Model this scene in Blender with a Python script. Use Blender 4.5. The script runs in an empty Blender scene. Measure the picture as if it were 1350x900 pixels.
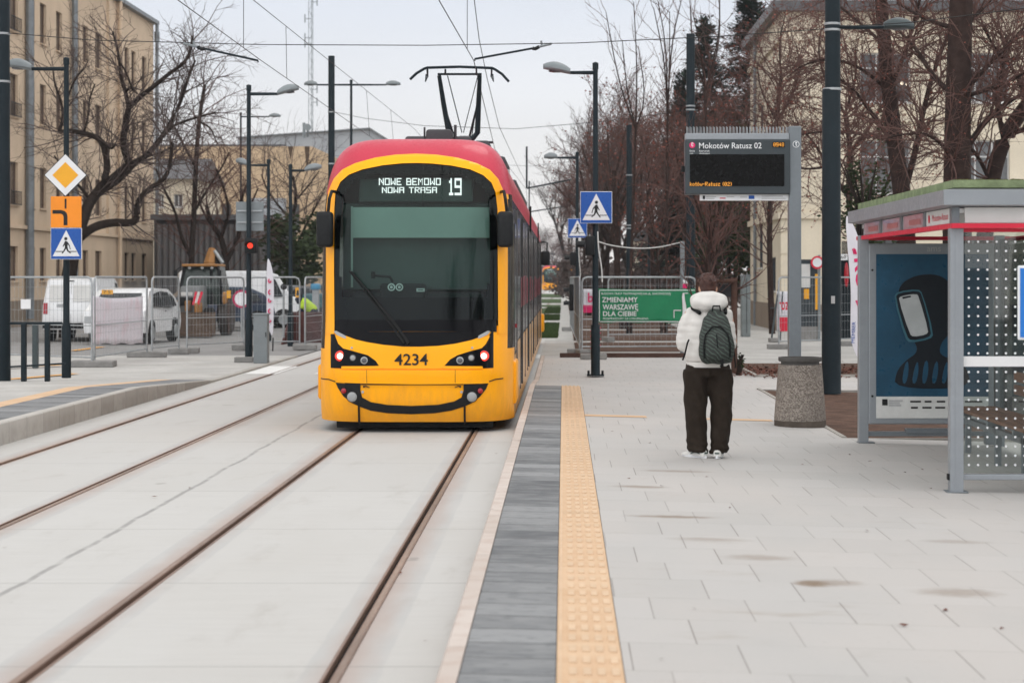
import bpy, bmesh, math, random
from mathutils import Vector, Matrix
R = math.radians
PI = math.pi
SC = bpy.context.scene
COL = SC.collection

# ------------------------------------------------------------------ camera, sky, sun, exposure
F_PX, VX, VY, CAM_H = 2625.0, 743.0, 366.0, 1.87
cd = bpy.data.cameras.new('camera')
cam = bpy.data.objects.new('camera', cd); COL.objects.link(cam)
cam.location = (0, 0, CAM_H); cam.rotation_euler = (R(90), 0, 0)
cd.sensor_width = 36; cd.sensor_fit = 'HORIZONTAL'; cd.lens = 70
cd.shift_x = -(VX - 675) / 1350; cd.shift_y = -(450 - VY) / 1350
cd.clip_start = .1; cd.clip_end = 4000
cd.dof.use_dof = True; cd.dof.focus_distance = 23.5; cd.dof.aperture_fstop = 3.2
SC.camera = cam

w = bpy.data.worlds.new('World'); SC.world = w; w.use_nodes = True
nt = w.node_tree; nt.nodes.clear()
def wn(t): return nt.nodes.new(t)
tc = wn('ShaderNodeTexCoord'); sx = wn('ShaderNodeSeparateXYZ'); nt.links.new(tc.outputs['Generated'], sx.inputs[0])
sky = wn('ShaderNodeTexSky'); sky.sky_type = 'NISHITA'; sky.sun_disc = False
SUN_EL, SUN_AZ = 58, 25
sky.sun_elevation = R(SUN_EL); sky.sun_rotation = R(SUN_AZ)
ramp = wn('ShaderNodeValToRGB'); nt.links.new(sx.outputs[2], ramp.inputs[0])
els = ramp.color_ramp.elements
els[0].position = 0.0; els[0].color = (1.02, .975, .945, 1)
els[1].position = .14; els[1].color = (.80, .84, .92, 1)
e = els.new(.06); e.color = (.965, .955, .955, 1)
e = els.new(.45); e.color = (.99, .985, .985, 1)
e = els.new(1.0); e.color = (1.08, 1.07, 1.05, 1)
cn = wn('ShaderNodeTexNoise'); cn.inputs['Scale'].default_value = 3.2; cn.inputs['Detail'].default_value = 5
mp = wn('ShaderNodeMapping'); mp.inputs['Scale'].default_value = (1, 1, 4.5)
nt.links.new(tc.outputs['Generated'], mp.inputs[0]); nt.links.new(mp.outputs[0], cn.inputs['Vector'])
mr = wn('ShaderNodeMapRange'); nt.links.new(cn.outputs[0], mr.inputs[0])
mr.inputs[1].default_value = .3; mr.inputs[2].default_value = .7; mr.inputs[3].default_value = 9.6; mr.inputs[4].default_value = 10.6
# the cloud cover is brighter towards the south, behind the camera
ys = wn('ShaderNodeMapRange'); nt.links.new(sx.outputs[1], ys.inputs[0]); ys.interpolation_type = 'SMOOTHSTEP'
ys.inputs[1].default_value = .6; ys.inputs[2].default_value = -.75; ys.inputs[3].default_value = .97; ys.inputs[4].default_value = 2.0
mm_ = wn('ShaderNodeMath'); mm_.operation = 'MULTIPLY'; nt.links.new(mr.outputs[0], mm_.inputs[0]); nt.links.new(ys.outputs[0], mm_.inputs[1])
vm = wn('ShaderNodeVectorMath'); vm.operation = 'SCALE'
nt.links.new(ramp.outputs[0], vm.inputs[0]); nt.links.new(mm_.outputs[0], vm.inputs['Scale'])
mx = wn('ShaderNodeMix'); mx.data_type = 'RGBA'; mx.inputs[0].default_value = .93
nt.links.new(sky.outputs[0], mx.inputs[6]); nt.links.new(vm.outputs[0], mx.inputs[7])
bg = wn('ShaderNodeBackground'); bg.inputs['Strength'].default_value = .1
nt.links.new(mx.outputs[2], bg.inputs[0])
wo = wn('ShaderNodeOutputWorld'); nt.links.new(bg.outputs[0], wo.inputs[0])

sl = bpy.data.lights.new('sun', 'SUN'); sl.energy = 0.5; sl.angle = R(25); sl.color = (1, .97, .93)
so = bpy.data.objects.new('sun', sl); COL.objects.link(so)
so.rotation_euler = (R(90 - SUN_EL), 0, R(180 - SUN_AZ))
SC.view_settings.view_transform = 'Standard'; SC.view_settings.look = 'None'
SC.view_settings.exposure = 0.0; SC.view_settings.gamma = 1

HAZE = .0003
# ------------------------------------------------------------------ helpers
def PX(px, Y): return (px - VX) * Y / F_PX
def PZ(py, Y): return CAM_H - (py - VY) * Y / F_PX
def P(px, py, Y): return Vector((PX(px, Y), Y, PZ(py, Y)))
def G(px, py, z=0.0):
    Y = (CAM_H - z) * F_PX / (py - VY)
    return Vector((PX(px, Y), Y, z))

def thing(name, label, cat, loc=(0, 0, 0), group=None):
    o = bpy.data.objects.new(name, None); COL.objects.link(o)
    o.location = loc; o.empty_display_size = .2
    return tag(o, label, cat, group)
def tag(o, label, cat, group=None):
    o['label'] = label; o['category'] = cat
    if group: o['group'] = group
    return o
def struct(o, kind='structure'):
    o['kind'] = kind
    return o
def wloc(o):
    v = Vector((0, 0, 0))
    while o is not None:
        v = v + o.location; o = o.parent
    return v
def link_mesh(name, me, parent=None, origin=None):
    """vertices come in world coordinates; the object's origin goes to its parent's (or `origin`)"""
    o = bpy.data.objects.new(name, me); COL.objects.link(o)
    off = Vector((0, 0, 0))
    if parent is not None:
        o.parent = parent; off = wloc(parent)
    elif origin is not None:
        off = Vector(origin); o.location = off
    if off.length > 0: me.transform(Matrix.Translation(-off))
    return o
def copy_tree(o, parent=None):
    c = o.copy(); COL.objects.link(c)
    if parent is not None: c.parent = parent
    for ch in list(o.children): copy_tree(ch, c)
    return c
def dup(o, loc, label=None, group=None, rz=None, sc=None):
    c = copy_tree(o); c.location = loc
    if label: c['label'] = label
    if group: c['group'] = group
    if rz is not None: c.rotation_euler = (0, 0, rz)
    if sc is not None: c.scale = sc if isinstance(sc, tuple) else (sc, sc, sc)
    return c

def frame(d):
    d = d.normalized()
    a = Vector((0, 0, 1)) if abs(d.z) < .9 else Vector((1, 0, 0))
    u = d.cross(a).normalized(); v = d.cross(u).normalized()
    return u, v

class MB:
    def __init__(s): s.bm = bmesh.new()
    def box(s, x0, x1, y0, y1, z0, z1, M=None):
        vs = [s.bm.verts.new((x, y, z)) for x in (x0, x1) for y in (y0, y1) for z in (z0, z1)]
        if M is not None:
            for v in vs: v.co = M @ v.co
        for f in ((0,1,3,2),(4,6,7,5),(0,4,5,1),(2,3,7,6),(0,2,6,4),(1,5,7,3)): s.bm.faces.new([vs[i] for i in f])
        return s
    def rbox(s, x0, x1, y0, y1, z0, z1, r=.02, seg=2, M=None):
        b = MB(); b.box(x0, x1, y0, y1, z0, z1)
        bmesh.ops.bevel(b.bm, geom=list(b.bm.edges), offset=r, segments=seg, affect='EDGES', profile=.5)
        return s.add(b, M)
    def add(s, b, M=None):
        me = bpy.data.meshes.new('t'); b.bm.to_mesh(me); b.bm.free()
        if M is not None: me.transform(M)
        s.bm.from_mesh(me); bpy.data.meshes.remove(me)
        return s
    def tube(s, pts, r, n=8, cap=True, flat=None):
        pts = [Vector(p) for p in pts]
        rs = r if isinstance(r, (list, tuple)) else [r] * len(pts)
        rings = []; pu = None
        for i, p in enumerate(pts):
            d = (pts[min(i+1, len(pts)-1)] - pts[max(i-1, 0)])
            if d.length < 1e-9: d = Vector((0, 0, 1))
            d.normalize()
            if pu is None: u, v = frame(d)
            else:
                u = pu - d * pu.dot(d)
                if u.length < 1e-6: u, v = frame(d)
                u.normalize(); v = d.cross(u)
            pu = u
            rings.append([s.bm.verts.new(p + (u * math.cos(2*PI*k/n) + v * math.sin(2*PI*k/n)) * rs[i]) for k in range(n)])
        for a, b in zip(rings, rings[1:]):
            for k in range(n): s.bm.faces.new((a[k], a[(k+1) % n], b[(k+1) % n], b[k]))
        if cap and n > 2:
            s.bm.faces.new(rings[0][::-1]); s.bm.faces.new(rings[-1])
        return s
    def lathe(s, prof, c=(0, 0, 0), n=24, axis='Z'):
        """prof: (r, h) pairs along the axis"""
        c = Vector(c); rings = []
        for r, h in prof:
            ring = []
            for k in range(n):
                a = 2*PI*k/n; x, y = r*math.cos(a), r*math.sin(a)
                q = (x, y, h) if axis == 'Z' else ((x, h, y) if axis == 'Y' else (h, x, y))
                ring.append(s.bm.verts.new(c + Vector(q)))
            rings.append(ring)
        for a, b in zip(rings, rings[1:]):
            for k in range(n): s.bm.faces.new((a[k], a[(k+1) % n], b[(k+1) % n], b[k]))
        s.bm.faces.new(rings[0][::-1]); s.bm.faces.new(rings[-1])
        return s
    def prism(s, poly, a, b, axis='Y', M=None):
        """poly 2D extruded along axis from a to b.  Y: (x,z)  X: (y,z)  Z: (x,y)"""
        def q(p, t): return {'Y': (p[0], t, p[1]), 'X': (t, p[0], p[1]), 'Z': (p[0], p[1], t)}[axis]
        v0 = [s.bm.verts.new(q(p, a)) for p in poly]; v1 = [s.bm.verts.new(q(p, b)) for p in poly]
        if M is not None:
            for v in v0 + v1: v.co = M @ v.co
        n = len(poly); s.bm.faces.new(v0); s.bm.faces.new(v1[::-1])
        for i in range(n): s.bm.faces.new((v0[i], v1[i], v1[(i+1) % n], v0[(i+1) % n]))
        return s
    def loft(s, rings, cap=True, closed=True):
        vr = [[s.bm.verts.new(p) for p in r] for r in rings]; n = len(vr[0])
        for a, b in zip(vr, vr[1:]):
            for k in range(n if closed else n-1): s.bm.faces.new((a[k], a[(k+1) % n], b[(k+1) % n], b[k]))
        if cap: s.bm.faces.new(vr[0][::-1]); s.bm.faces.new(vr[-1])
        return s
    def quad(s, *pts):
        s.bm.faces.new([s.bm.verts.new(p) for p in pts]); return s
    def ball(s, c, r, u=12, v=8):
        r = r if isinstance(r, (tuple, list)) else (r, r, r)
        M = Matrix.Translation(c) @ Matrix.Diagonal((r[0], r[1], r[2], 1))
        bmesh.ops.create_uvsphere(s.bm, u_segments=u, v_segments=v, radius=1, matrix=M)
        return s
    def cap(s, p0, p1, r0, r1, n=12):
        p0, p1 = Vector(p0), Vector(p1)
        s.ball(p0, r0, n, 8); s.ball(p1, r1, n, 8)
        s.tube([p0, p1], [r0, r1], n)
        return s
    def mesh(s, name, m=None, smooth=False, bevel=0, recalc=True):
        if bevel:
            bmesh.ops.bevel(s.bm, geom=[e for e in s.bm.edges if len(e.link_faces) == 2 and e.calc_face_angle(0) > .6], offset=bevel, segments=2, affect='EDGES')
        if recalc: bmesh.ops.recalc_face_normals(s.bm, faces=list(s.bm.faces))
        me = bpy.data.meshes.new(name); s.bm.to_mesh(me); s.bm.free()
        for mm in (m if isinstance(m, (list, tuple)) else [m]):
            if mm: me.materials.append(mm)
        if smooth:
            for p in me.polygons: p.use_smooth = True
            if smooth != 'all':
                try: me.set_sharp_from_angle(angle=R(smooth if smooth is not True else 40))
                except Exception: pass
        return me
    def done(s, name, m=None, parent=None, smooth=False, bevel=0, origin=None, recalc=True):
        return link_mesh(name, s.mesh(name, m, smooth, bevel, recalc), parent, origin)

def remesh(mb, voxel, smooth_it=6, factor=.5):
    me = mb.mesh('tmp')
    o = bpy.data.objects.new('tmp', me); COL.objects.link(o)
    a = o.modifiers.new('r', 'REMESH'); a.mode = 'VOXEL'; a.voxel_size = voxel; a.use_smooth_shade = True
    b = o.modifiers.new('s', 'SMOOTH'); b.iterations = smooth_it; b.factor = factor
    dg = bpy.context.evaluated_depsgraph_get(); dg.update()
    out = bpy.data.meshes.new_from_object(o.evaluated_get(dg))
    bpy.data.objects.remove(o); bpy.data.meshes.remove(me)
    for p in out.polygons: p.use_smooth = True
    return out
def finish(me, name, m, parent=None, fn=None, origin=None):
    me.name = name; me.materials.clear(); me.materials.append(m)
    if fn:
        ns = [v.normal.copy() for v in me.vertices]
        for v, nn in zip(me.vertices, ns): v.co = fn(v.co.copy(), nn)
    return link_mesh(name, me, parent, origin)

def text(s, m, parent, p0, width=None, height=None, d=(1, 0, 0), up=(0, 0, 1), name='lettering', ext=.0015, align='L', bold=0, spacing=1.0, kind=None):
    """flat letters: p0 is the lower left (or middle) of the line, size by width and / or cap height"""
    c = bpy.data.curves.new('t', 'FONT'); c.body = s; c.size = 1; c.extrude = .0; c.offset = bold; c.space_character = spacing
    c.resolution_u = 3
    o = bpy.data.objects.new('t', c); COL.objects.link(o)
    dg = bpy.context.evaluated_depsgraph_get(); dg.update()
    me = bpy.data.meshes.new_from_object(o.evaluated_get(dg))
    bpy.data.objects.remove(o); bpy.data.curves.remove(c)
    xs = [v.co.x for v in me.vertices]; ys = [v.co.y for v in me.vertices]
    x0, x1, y0, y1 = min(xs), max(xs), min(0, min(ys)), max(ys)
    sy = (height / y1) if height else None
    sx_ = (width / (x1 - x0)) if width else None
    if sx_ is None: sx_ = sy
    if sy is None: sy = sx_
    d = Vector(d).normalized(); up = Vector(up).normalized(); n = d.cross(up)
    p0 = Vector(p0)
    sh = {'L': 0, 'C': .5, 'R': 1}[align] * (x1 - x0)
    for v in me.vertices:
        q = v.co.copy(); v.co = p0 + d * ((q.x - x0 - sh) * sx_) + up * (q.y * sy) + n * ext
    me.materials.clear(); me.materials.append(m); me.name = name
    return link_mesh(name, me, parent)

GLYPH = {
 'N':'10001 11001 10101 10101 10011 10001 10001','O':'11111 10001 10001 10001 10001 10001 11111','W':'10001 10001 10001 10101 10101 11011 10001',
 'E':'11111 10000 10000 11110 10000 10000 11111','B':'11110 10001 10001 11111 10001 10001 11111','M':'10001 11011 10101 10101 10001 10001 10001',
 'A':'11111 10001 10001 11111 10001 10001 10001','T':'11111 00100 00100 00100 00100 00100 00100','R':'11111 10001 10001 11110 10100 10010 10001',
 'S':'11111 10000 10000 11111 00001 00001 11111',' ':'000 000 000 000 000 000 000','1':'010 110 010 010 010 010 111','9':'11111 10001 10001 11111 00001 00001 11111',
 '0':'01110 10001 10011 10101 11001 10001 01110','4':'00010 00110 01010 10010 11111 00010 00010','8':'01110 10001 10001 01110 10001 10001 01110','2':'01110 10001 00001 00110 01000 10000 11111',
 'k':'1000 1000 1001 1010 1100 1010 1001','o':'0000 0000 0110 1001 1001 1001 0110','t':'010 010 111 010 010 010 011','ó':'0010 0100 0110 1001 1001 1001 0110',
 'w':'00000 00000 10001 10001 10101 10101 01010','-':'000 000 000 111 000 000 000','a':'0000 0000 0110 0001 0111 1001 0111','u':'0000 0000 1001 1001 1001 1001 0111',
 's':'0000 0000 0111 1000 0110 0001 1110','z':'0000 0000 1111 0010 0100 1000 1111','(':'01 10 10 10 10 10 01',')':'10 01 01 01 01 01 10'}
def led(s, m, parent, x0, x1, z0, z1, Y, name='lettering', dx=None):
    cols = sum(len(GLYPH[c].split()[0]) + 1 for c in s) - 1
    cw = (x1 - x0) / cols; ch = (z1 - z0) / 7; b = MB(); cx = 0
    for c in s:
        rows = GLYPH[c].split()
        for j, rw in enumerate(rows):
            for i, q in enumerate(rw):
                if q == '1':
                    X = x0 + (cx + i) * cw; Z = z1 - (j + 1) * ch
                    b.quad((X, Y, Z), (X + cw*1.02, Y, Z), (X + cw*1.02, Y, Z + ch*1.02), (X, Y, Z + ch*1.02))
        cx += len(rows[0]) + 1
    return b.done(name, m, parent)

# ------------------------------------------------------------------ materials
class N:
    def __init__(s, name):
        s.m = bpy.data.materials.new(name); s.m.use_nodes = True; s.t = s.m.node_tree; s.t.nodes.clear()
        s.out = s.t.nodes.new('ShaderNodeOutputMaterial'); s.b = s.t.nodes.new('ShaderNodeBsdfPrincipled')
        s.t.links.new(s.b.outputs[0], s.out.inputs[0])
        s.tc = s.t.nodes.new('ShaderNodeTexCoord'); s.co = s.tc.outputs['Object']
        s._xyz = None
    def n(s, t): return s.t.nodes.new(t)
    def put(s, sock, v):
        if isinstance(v, bpy.types.NodeSocket): s.t.links.new(v, sock)
        else:
            if isinstance(v, (tuple, list)) and len(v) == 3 and sock.type == 'RGBA': v = (*v, 1)
            sock.default_value = v
    def m_(s, op, a, b=0.0, c=0.0):
        q = s.n('ShaderNodeMath'); q.operation = op
        s.put(q.inputs[0], a); s.put(q.inputs[1], b)
        if op in ('MULTIPLY_ADD', 'SMOOTH_MIN', 'COMPARE'): s.put(q.inputs[2], c)
        return q.outputs[0]
    @property
    def xyz(s):
        if s._xyz is None:
            q = s.n('ShaderNodeSeparateXYZ'); s.t.links.new(s.co, q.inputs[0]); s._xyz = q.outputs
        return s._xyz
    def vec(s, x, y, z=0.0):
        q = s.n('ShaderNodeCombineXYZ'); s.put(q.inputs[0], x); s.put(q.inputs[1], y); s.put(q.inputs[2], z); return q.outputs[0]
    def noise(s, scale, detail=4, vec=None, stretch=None, rough=.55):
        q = s.n('ShaderNodeTexNoise'); q.inputs['Scale'].default_value = scale; q.inputs['Detail'].default_value = detail; q.inputs['Roughness'].default_value = rough
        v = vec or s.co
        if stretch:
            mp = s.n('ShaderNodeMapping'); mp.inputs['Scale'].default_value = stretch; s.t.links.new(v, mp.inputs[0]); v = mp.outputs[0]
        s.t.links.new(v, q.inputs['Vector']); return q.outputs[0]
    def white(s, x, y=0.0):
        q = s.n('ShaderNodeTexWhiteNoise'); q.noise_dimensions = '2D'; s.t.links.new(s.vec(x, y), q.inputs['Vector']); return q.outputs[0]
    def step(s, v, a, b, lo=0.0, hi=1.0):
        q = s.n('ShaderNodeMapRange'); q.interpolation_type = 'SMOOTHSTEP'; s.put(q.inputs[0], v)
        for i, k in zip((1, 2, 3, 4), (a, b, lo, hi)): q.inputs[i].default_value = k
        return q.outputs[0]
    def mix(s, f, a, b, mode='MIX'):
        q = s.n('ShaderNodeMix'); q.data_type = 'RGBA'; q.blend_type = mode
        s.put(q.inputs[0], f); s.put(q.inputs[6], a); s.put(q.inputs[7], b); return q.outputs[2]
    def scale(s, c, f):
        q = s.n('ShaderNodeVectorMath'); q.operation = 'SCALE'; s.put(q.inputs[0], c); s.put(q.inputs['Scale'], f); return q.outputs[0]
    def bump(s, h, dist=.01, strength=.6):
        q = s.n('ShaderNodeBump'); q.inputs['Distance'].default_value = dist; q.inputs['Strength'].default_value = strength
        s.t.links.new(h, q.inputs['Height']); s.t.links.new(q.outputs[0], s.b.inputs['Normal'])
    def set(s, **k):
        names = dict(col='Base Color', rough='Roughness', metal='Metallic', spec='Specular IOR Level', coat='Coat Weight', coatr='Coat Roughness',
                     emit='Emission Color', es='Emission Strength', trans='Transmission Weight', ior='IOR', alpha='Alpha')
        for a, v in k.items(): s.put(s.b.inputs[names[a]], v)
        return s

def mat(name, col, rough=.6, metal=0.0, var=.12, sc=3.0, bump=0, bsc=40, coat=0.0, spec=None, dirt=None, dirt_amt=.3, stretch=None, rvar=.12):
    q = N(name)
    if spec is None: spec = .12 if rough > .6 else .3
    f = q.noise(sc, 5, stretch=stretch)
    lo = tuple(c * (1 - var) for c in col); hi = tuple(min(1, c * (1 + var)) for c in col)
    c = q.mix(q.step(f, .28, .72), lo, hi)
    f2 = q.noise(sc * 9, 3, stretch=stretch)
    c = q.mix(q.step(f2, .3, .7, 0, .5 if var else 0), c, tuple(k * (1 - var * .7) for k in col))
    if dirt:
        c = q.mix(q.step(q.noise(sc * .6, 6, rough=.7), .5, .72, 0, dirt_amt), c, dirt)
    q.set(col=c, rough=q.step(f2, .2, .8, max(.03, rough - rvar), min(1, rough + rvar)), metal=metal, coat=coat, spec=spec)
    if coat: q.set(coatr=.06)
    if bump: q.bump(q.noise(bsc, 3), .01, bump)
    return q.m
def emit(name, col, s):
    q = N(name); q.set(col=(.02, .02, .02), spec=0.0, emit=col, es=s); return q.m
def glass(name, tint, refl=1.0, rough=.02):
    q = N(name); t = q.t
    tr = q.n('ShaderNodeBsdfTransparent'); tr.inputs[0].default_value = (*tint, 1)
    gl = q.n('ShaderNodeBsdfGlossy'); gl.inputs['Roughness'].default_value = rough
    fr = q.n('ShaderNodeFresnel'); fr.inputs[0].default_value = 1.52
    f = q.m_('MULTIPLY', fr.outputs[0], refl)
    ms = q.n('ShaderNodeMixShader'); t.links.new(f, ms.inputs[0]); t.links.new(tr.outputs[0], ms.inputs[1]); t.links.new(gl.outputs[0], ms.inputs[2])
    t.links.new(ms.outputs[0], q.out.inputs[0]); return q.m

M = {}
M['yellow'] = mat('yellow_paint', (1.0, .41, .001), .36, var=.03, coat=.08, spec=.16, dirt=(.55, .22, .02), dirt_amt=.2, sc=1.4)
def m_yellow():
    q = N('yellow_paint'); X, Y, Z = q.xyz
    c = q.mix(q.step(q.noise(1.2, 4), .3, .7), (.97, .395, .001), (1.0, .42, .003))
    # road film: denser towards the skirt's lower edge, with streaks
    g = q.m_('ADD', q.m_('MULTIPLY', q.noise(4.5, 6, stretch=(2.2, 2.2, .5), rough=.7), .55), q.m_('MULTIPLY', Z, -.38))
    c = q.mix(q.step(g, .0, .26, 0, .34), c, (.48, .24, .07))
    c = q.mix(q.step(q.noise(42, 3, rough=.7), .66, .74, 0, .45), c, (.30, .15, .04))
    q.set(col=c, rough=q.step(g, -.05, .25, .3, .6), spec=.18, coat=.06, coatr=.1); return q.m
M['yellow'] = m_yellow()
M['red'] = mat('red_paint', (.50, .022, .055), .4, var=.06, coat=.2)
M['red_trim'] = mat('red_trim', (.62, .02, .05), .4, var=.05)
M['black'] = mat('black_gloss', (.003, .003, .004), .14, var=.1, spec=.10)
M['black_matt'] = mat('black_plastic', (.009, .010, .011), .55, var=.2, spec=.25)
M['rubber'] = mat('rubber', (.02, .02, .02), .8, var=.2)
M['mast'] = mat('mast_paint', (.012, .020, .025), .5, var=.12, spec=.14, dirt=(.022, .028, .031), dirt_amt=.4)
M['mastg'] = mat('grey_green_paint', (.05, .066, .07), .45, var=.12)
M['lampg'] = mat('lamp_housing', (.20, .225, .235), .45, var=.1)
M['steel'] = mat('galvanised_steel', (.36, .38, .39), .48, .55, var=.15, sc=8)
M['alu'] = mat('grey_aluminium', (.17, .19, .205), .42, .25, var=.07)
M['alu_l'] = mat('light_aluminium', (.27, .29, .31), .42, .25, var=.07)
M['board'] = mat('board_grey', (.040, .050, .056), .45, var=.1, spec=.3)
M['board_l'] = mat('board_frame_grey', (.115, .135, .15), .45, var=.08)
M['screen'] = mat('screen_black', (.002, .002, .002), .3, var=.1, spec=.12)
M['white'] = mat('white_paint', (.74, .745, .75), .4, var=.05)
M['offwhite'] = mat('off_white', (.62, .62, .60), .55, var=.08)
M['carwhite'] = mat('white_car_paint', (.80, .81, .82), .28, var=.05, coat=.6, dirt=(.35, .33, .30), dirt_amt=.45)
M['carblue'] = mat('dark_car_paint', (.03, .05, .08), .28, var=.1, coat=.6)
M['carglass'] = mat('dark_window', (.018, .022, .024), .08, var=.1)
M['blue'] = mat('sign_blue', (.012, .085, .36), .35, var=.06)
M['bluelt'] = mat('sign_bright_blue', (.02, .17, .55), .35, var=.05)
M['orange'] = mat('sign_orange', (.86, .27, .015), .38, var=.05)
M['signyel'] = mat('sign_yellow', (.80, .38, .02), .38, var=.05)
M['signwhite'] = mat('sign_white', (.72, .73, .74), .38, var=.05)
M['ink'] = mat('black_ink', (.012, .012, .012), .5, var=.1)
M['grey_ink'] = mat('grey_ink', (.42, .42, .42), .5, var=.1)
M['pink'] = mat('pink_ink', (.66, .018, .13), .5, var=.05)
M['green_banner'] = mat('green_banner', (.012, .20, .085), .55, var=.10, sc=1.5)
M['banner_white'] = mat('banner_white', (.70, .70, .70), .6, var=.05)
M['flag'] = mat('flag_fabric', (.68, .67, .71), .7, var=.06)
M['led_white'] = emit('led_white', (1, .93, .95), 1.9)
M['led_amber'] = emit('led_amber', (1, .42, .06), 1.1)
M['lamp_red'] = emit('tail_lamp_red', (1, .05, .03), 2.5)
M['lamp_core'] = emit('tail_lamp_core', (1, .62, .55), 3.0)
M['signal_red'] = emit('signal_red', (1, .06, .03), 1.4)
M['lamp_warm'] = emit('lit_lamp_warm', (1, .85, .65), 1.6)
M['lens'] = mat('lens_grey', (.32, .33, .33), .15, var=.1, coat=.5)
M['lensdark'] = mat('lens_dark', (.09, .09, .10), .12, var=.1, coat=.5)
M['reflector'] = mat('red_reflector', (.35, .01, .02), .2, var=.1, coat=.5)
M['windscreen'] = glass('windscreen_glass', (.50, .64, .60), .42)
M['glass'] = glass('shelter_glass', (.84, .88, .87), .9)
M['concrete'] = mat('concrete_block', (.25, .245, .235), .85, var=.18, sc=6, bump=.3)
M['bark'] = mat('bark', (.028, .020, .016), .9, var=.35, sc=6, bump=.8, bsc=22)
M['bark_red'] = mat('reddish_bark', (.038, .024, .020), .9, var=.35, sc=6, bump=.8, bsc=22)
M['twig'] = mat('twig', (.060, .040, .034), .9, var=.3, sc=2)
M['twig_red'] = mat('reddish_twig', (.115, .065, .055), .9, var=.35, sc=1.2)
M['twig_grey'] = mat('grey_twig', (.10, .075, .068), .9, var=.3, sc=1.2)
M['leaf_red'] = mat('dry_red_leaf', (.19, .062, .045), .8, var=.4, sc=2)
M['needle'] = mat('needles', (.020, .034, .022), .8, var=.45, sc=1.5)
M['shrub'] = mat('evergreen_shrub', (.035, .05, .02), .8, var=.45, sc=2)
M['wood'] = mat('wood_slats', (.19, .085, .045), .55, var=.25, sc=3, stretch=(6, .6, 6))
M['stake'] = mat('brown_stake', (.075, .042, .032), .85, var=.25)
M['hazmat'] = mat('dark_fabric', (.03, .03, .032), .9, var=.2)
# ================================================================== setting: ground materials
def m_pavers():
    q = N('concrete_pavers'); X, Y, Z = q.xyz
    row = q.m_('FLOOR', q.m_('DIVIDE', Y, .66)); fy = q.m_('FRACT', q.m_('DIVIDE', Y, .66))
    u = q.m_('ADD', q.m_('DIVIDE', X, .505), q.m_('ADD', q.m_('MULTIPLY', row, .335), q.m_('MULTIPLY', q.white(row, 7.0), .12)))
    col = q.m_('FLOOR', u); fu = q.m_('FRACT', u)
    ju = q.m_('LESS_THAN', fu, .012); jy = q.m_('LESS_THAN', fy, .009)
    tone = q.white(row, col)
    c = q.mix(tone, (.40, .388, .373), (.432, .42, .406))
    c = q.mix(q.step(q.noise(.7, 5, stretch=(1, .5, 1)), .35, .7, 0, .5), c, (.49, .45, .42))
    c = q.mix(q.step(q.noise(26, 4, stretch=(.35, 1, 1)), .3, .75, 0, .35), c, (.44, .425, .41))
    c = q.mix(q.step(q.noise(90, 2), .62, .75, 0, .35), c, (.33, .31, .30))
    d = q.noise(.9, 5, stretch=(.55, 1.5, 1), rough=.65)
    c = q.mix(q.step(d, .60, .76, 0, .6), c, (.27, .215, .165))
    c = q.mix(q.step(q.noise(38, 3, rough=.7), .66, .72, 0, .5), c, (.24, .215, .195))
    c = q.mix(q.step(q.noise(3.2, 5, rough=.7, stretch=(.6, 1.3, 1)), .6, .78, 0, .35), c, (.33, .285, .24))
    for sx_, sy_, a, b, k in ((1.40, 11.2, .10, .12, 1.0), (1.52, 11.25, .16, .12, .5), (.78, 14.2, .30, .08, .75), (.62, 16.2, .22, .1, .6), (2.18, 11.0, .22, .16, .5), (1.2, 12.2, .2, .12, .45), (1.0, 17.6, .3, .1, .5), (.95, 13.0, .25, .1, .4), (2.6, 13.2, .2, .1, .35)):
        dd = q.m_('ADD', q.m_('POWER', q.m_('DIVIDE', q.m_('ADD', X, -sx_), a), 2.0), q.m_('POWER', q.m_('DIVIDE', q.m_('ADD', Y, -sy_), b), 2.0))
        dd = q.m_('ADD', dd, q.m_('MULTIPLY', q.noise(14, 3), 1.6))
        c = q.mix(q.step(dd, .6, 2.6, k, 0), c, (.20, .145, .10))
    c = q.mix(q.m_('MULTIPLY', jy, q.step(q.noise(1.5, 3), .35, .65, .15, .75)), c, (.22, .20, .18))
    c = q.mix(q.m_('MULTIPLY', ju, q.step(q.white(col, row), .0, 1, .45, .9)), c, (.16, .14, .125))
    q.set(col=c, rough=.78, spec=.3); q.bump(q.m_('SUBTRACT', q.noise(60, 3), q.m_('MAXIMUM', ju, jy)), .004, .35); return q.m
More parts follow.
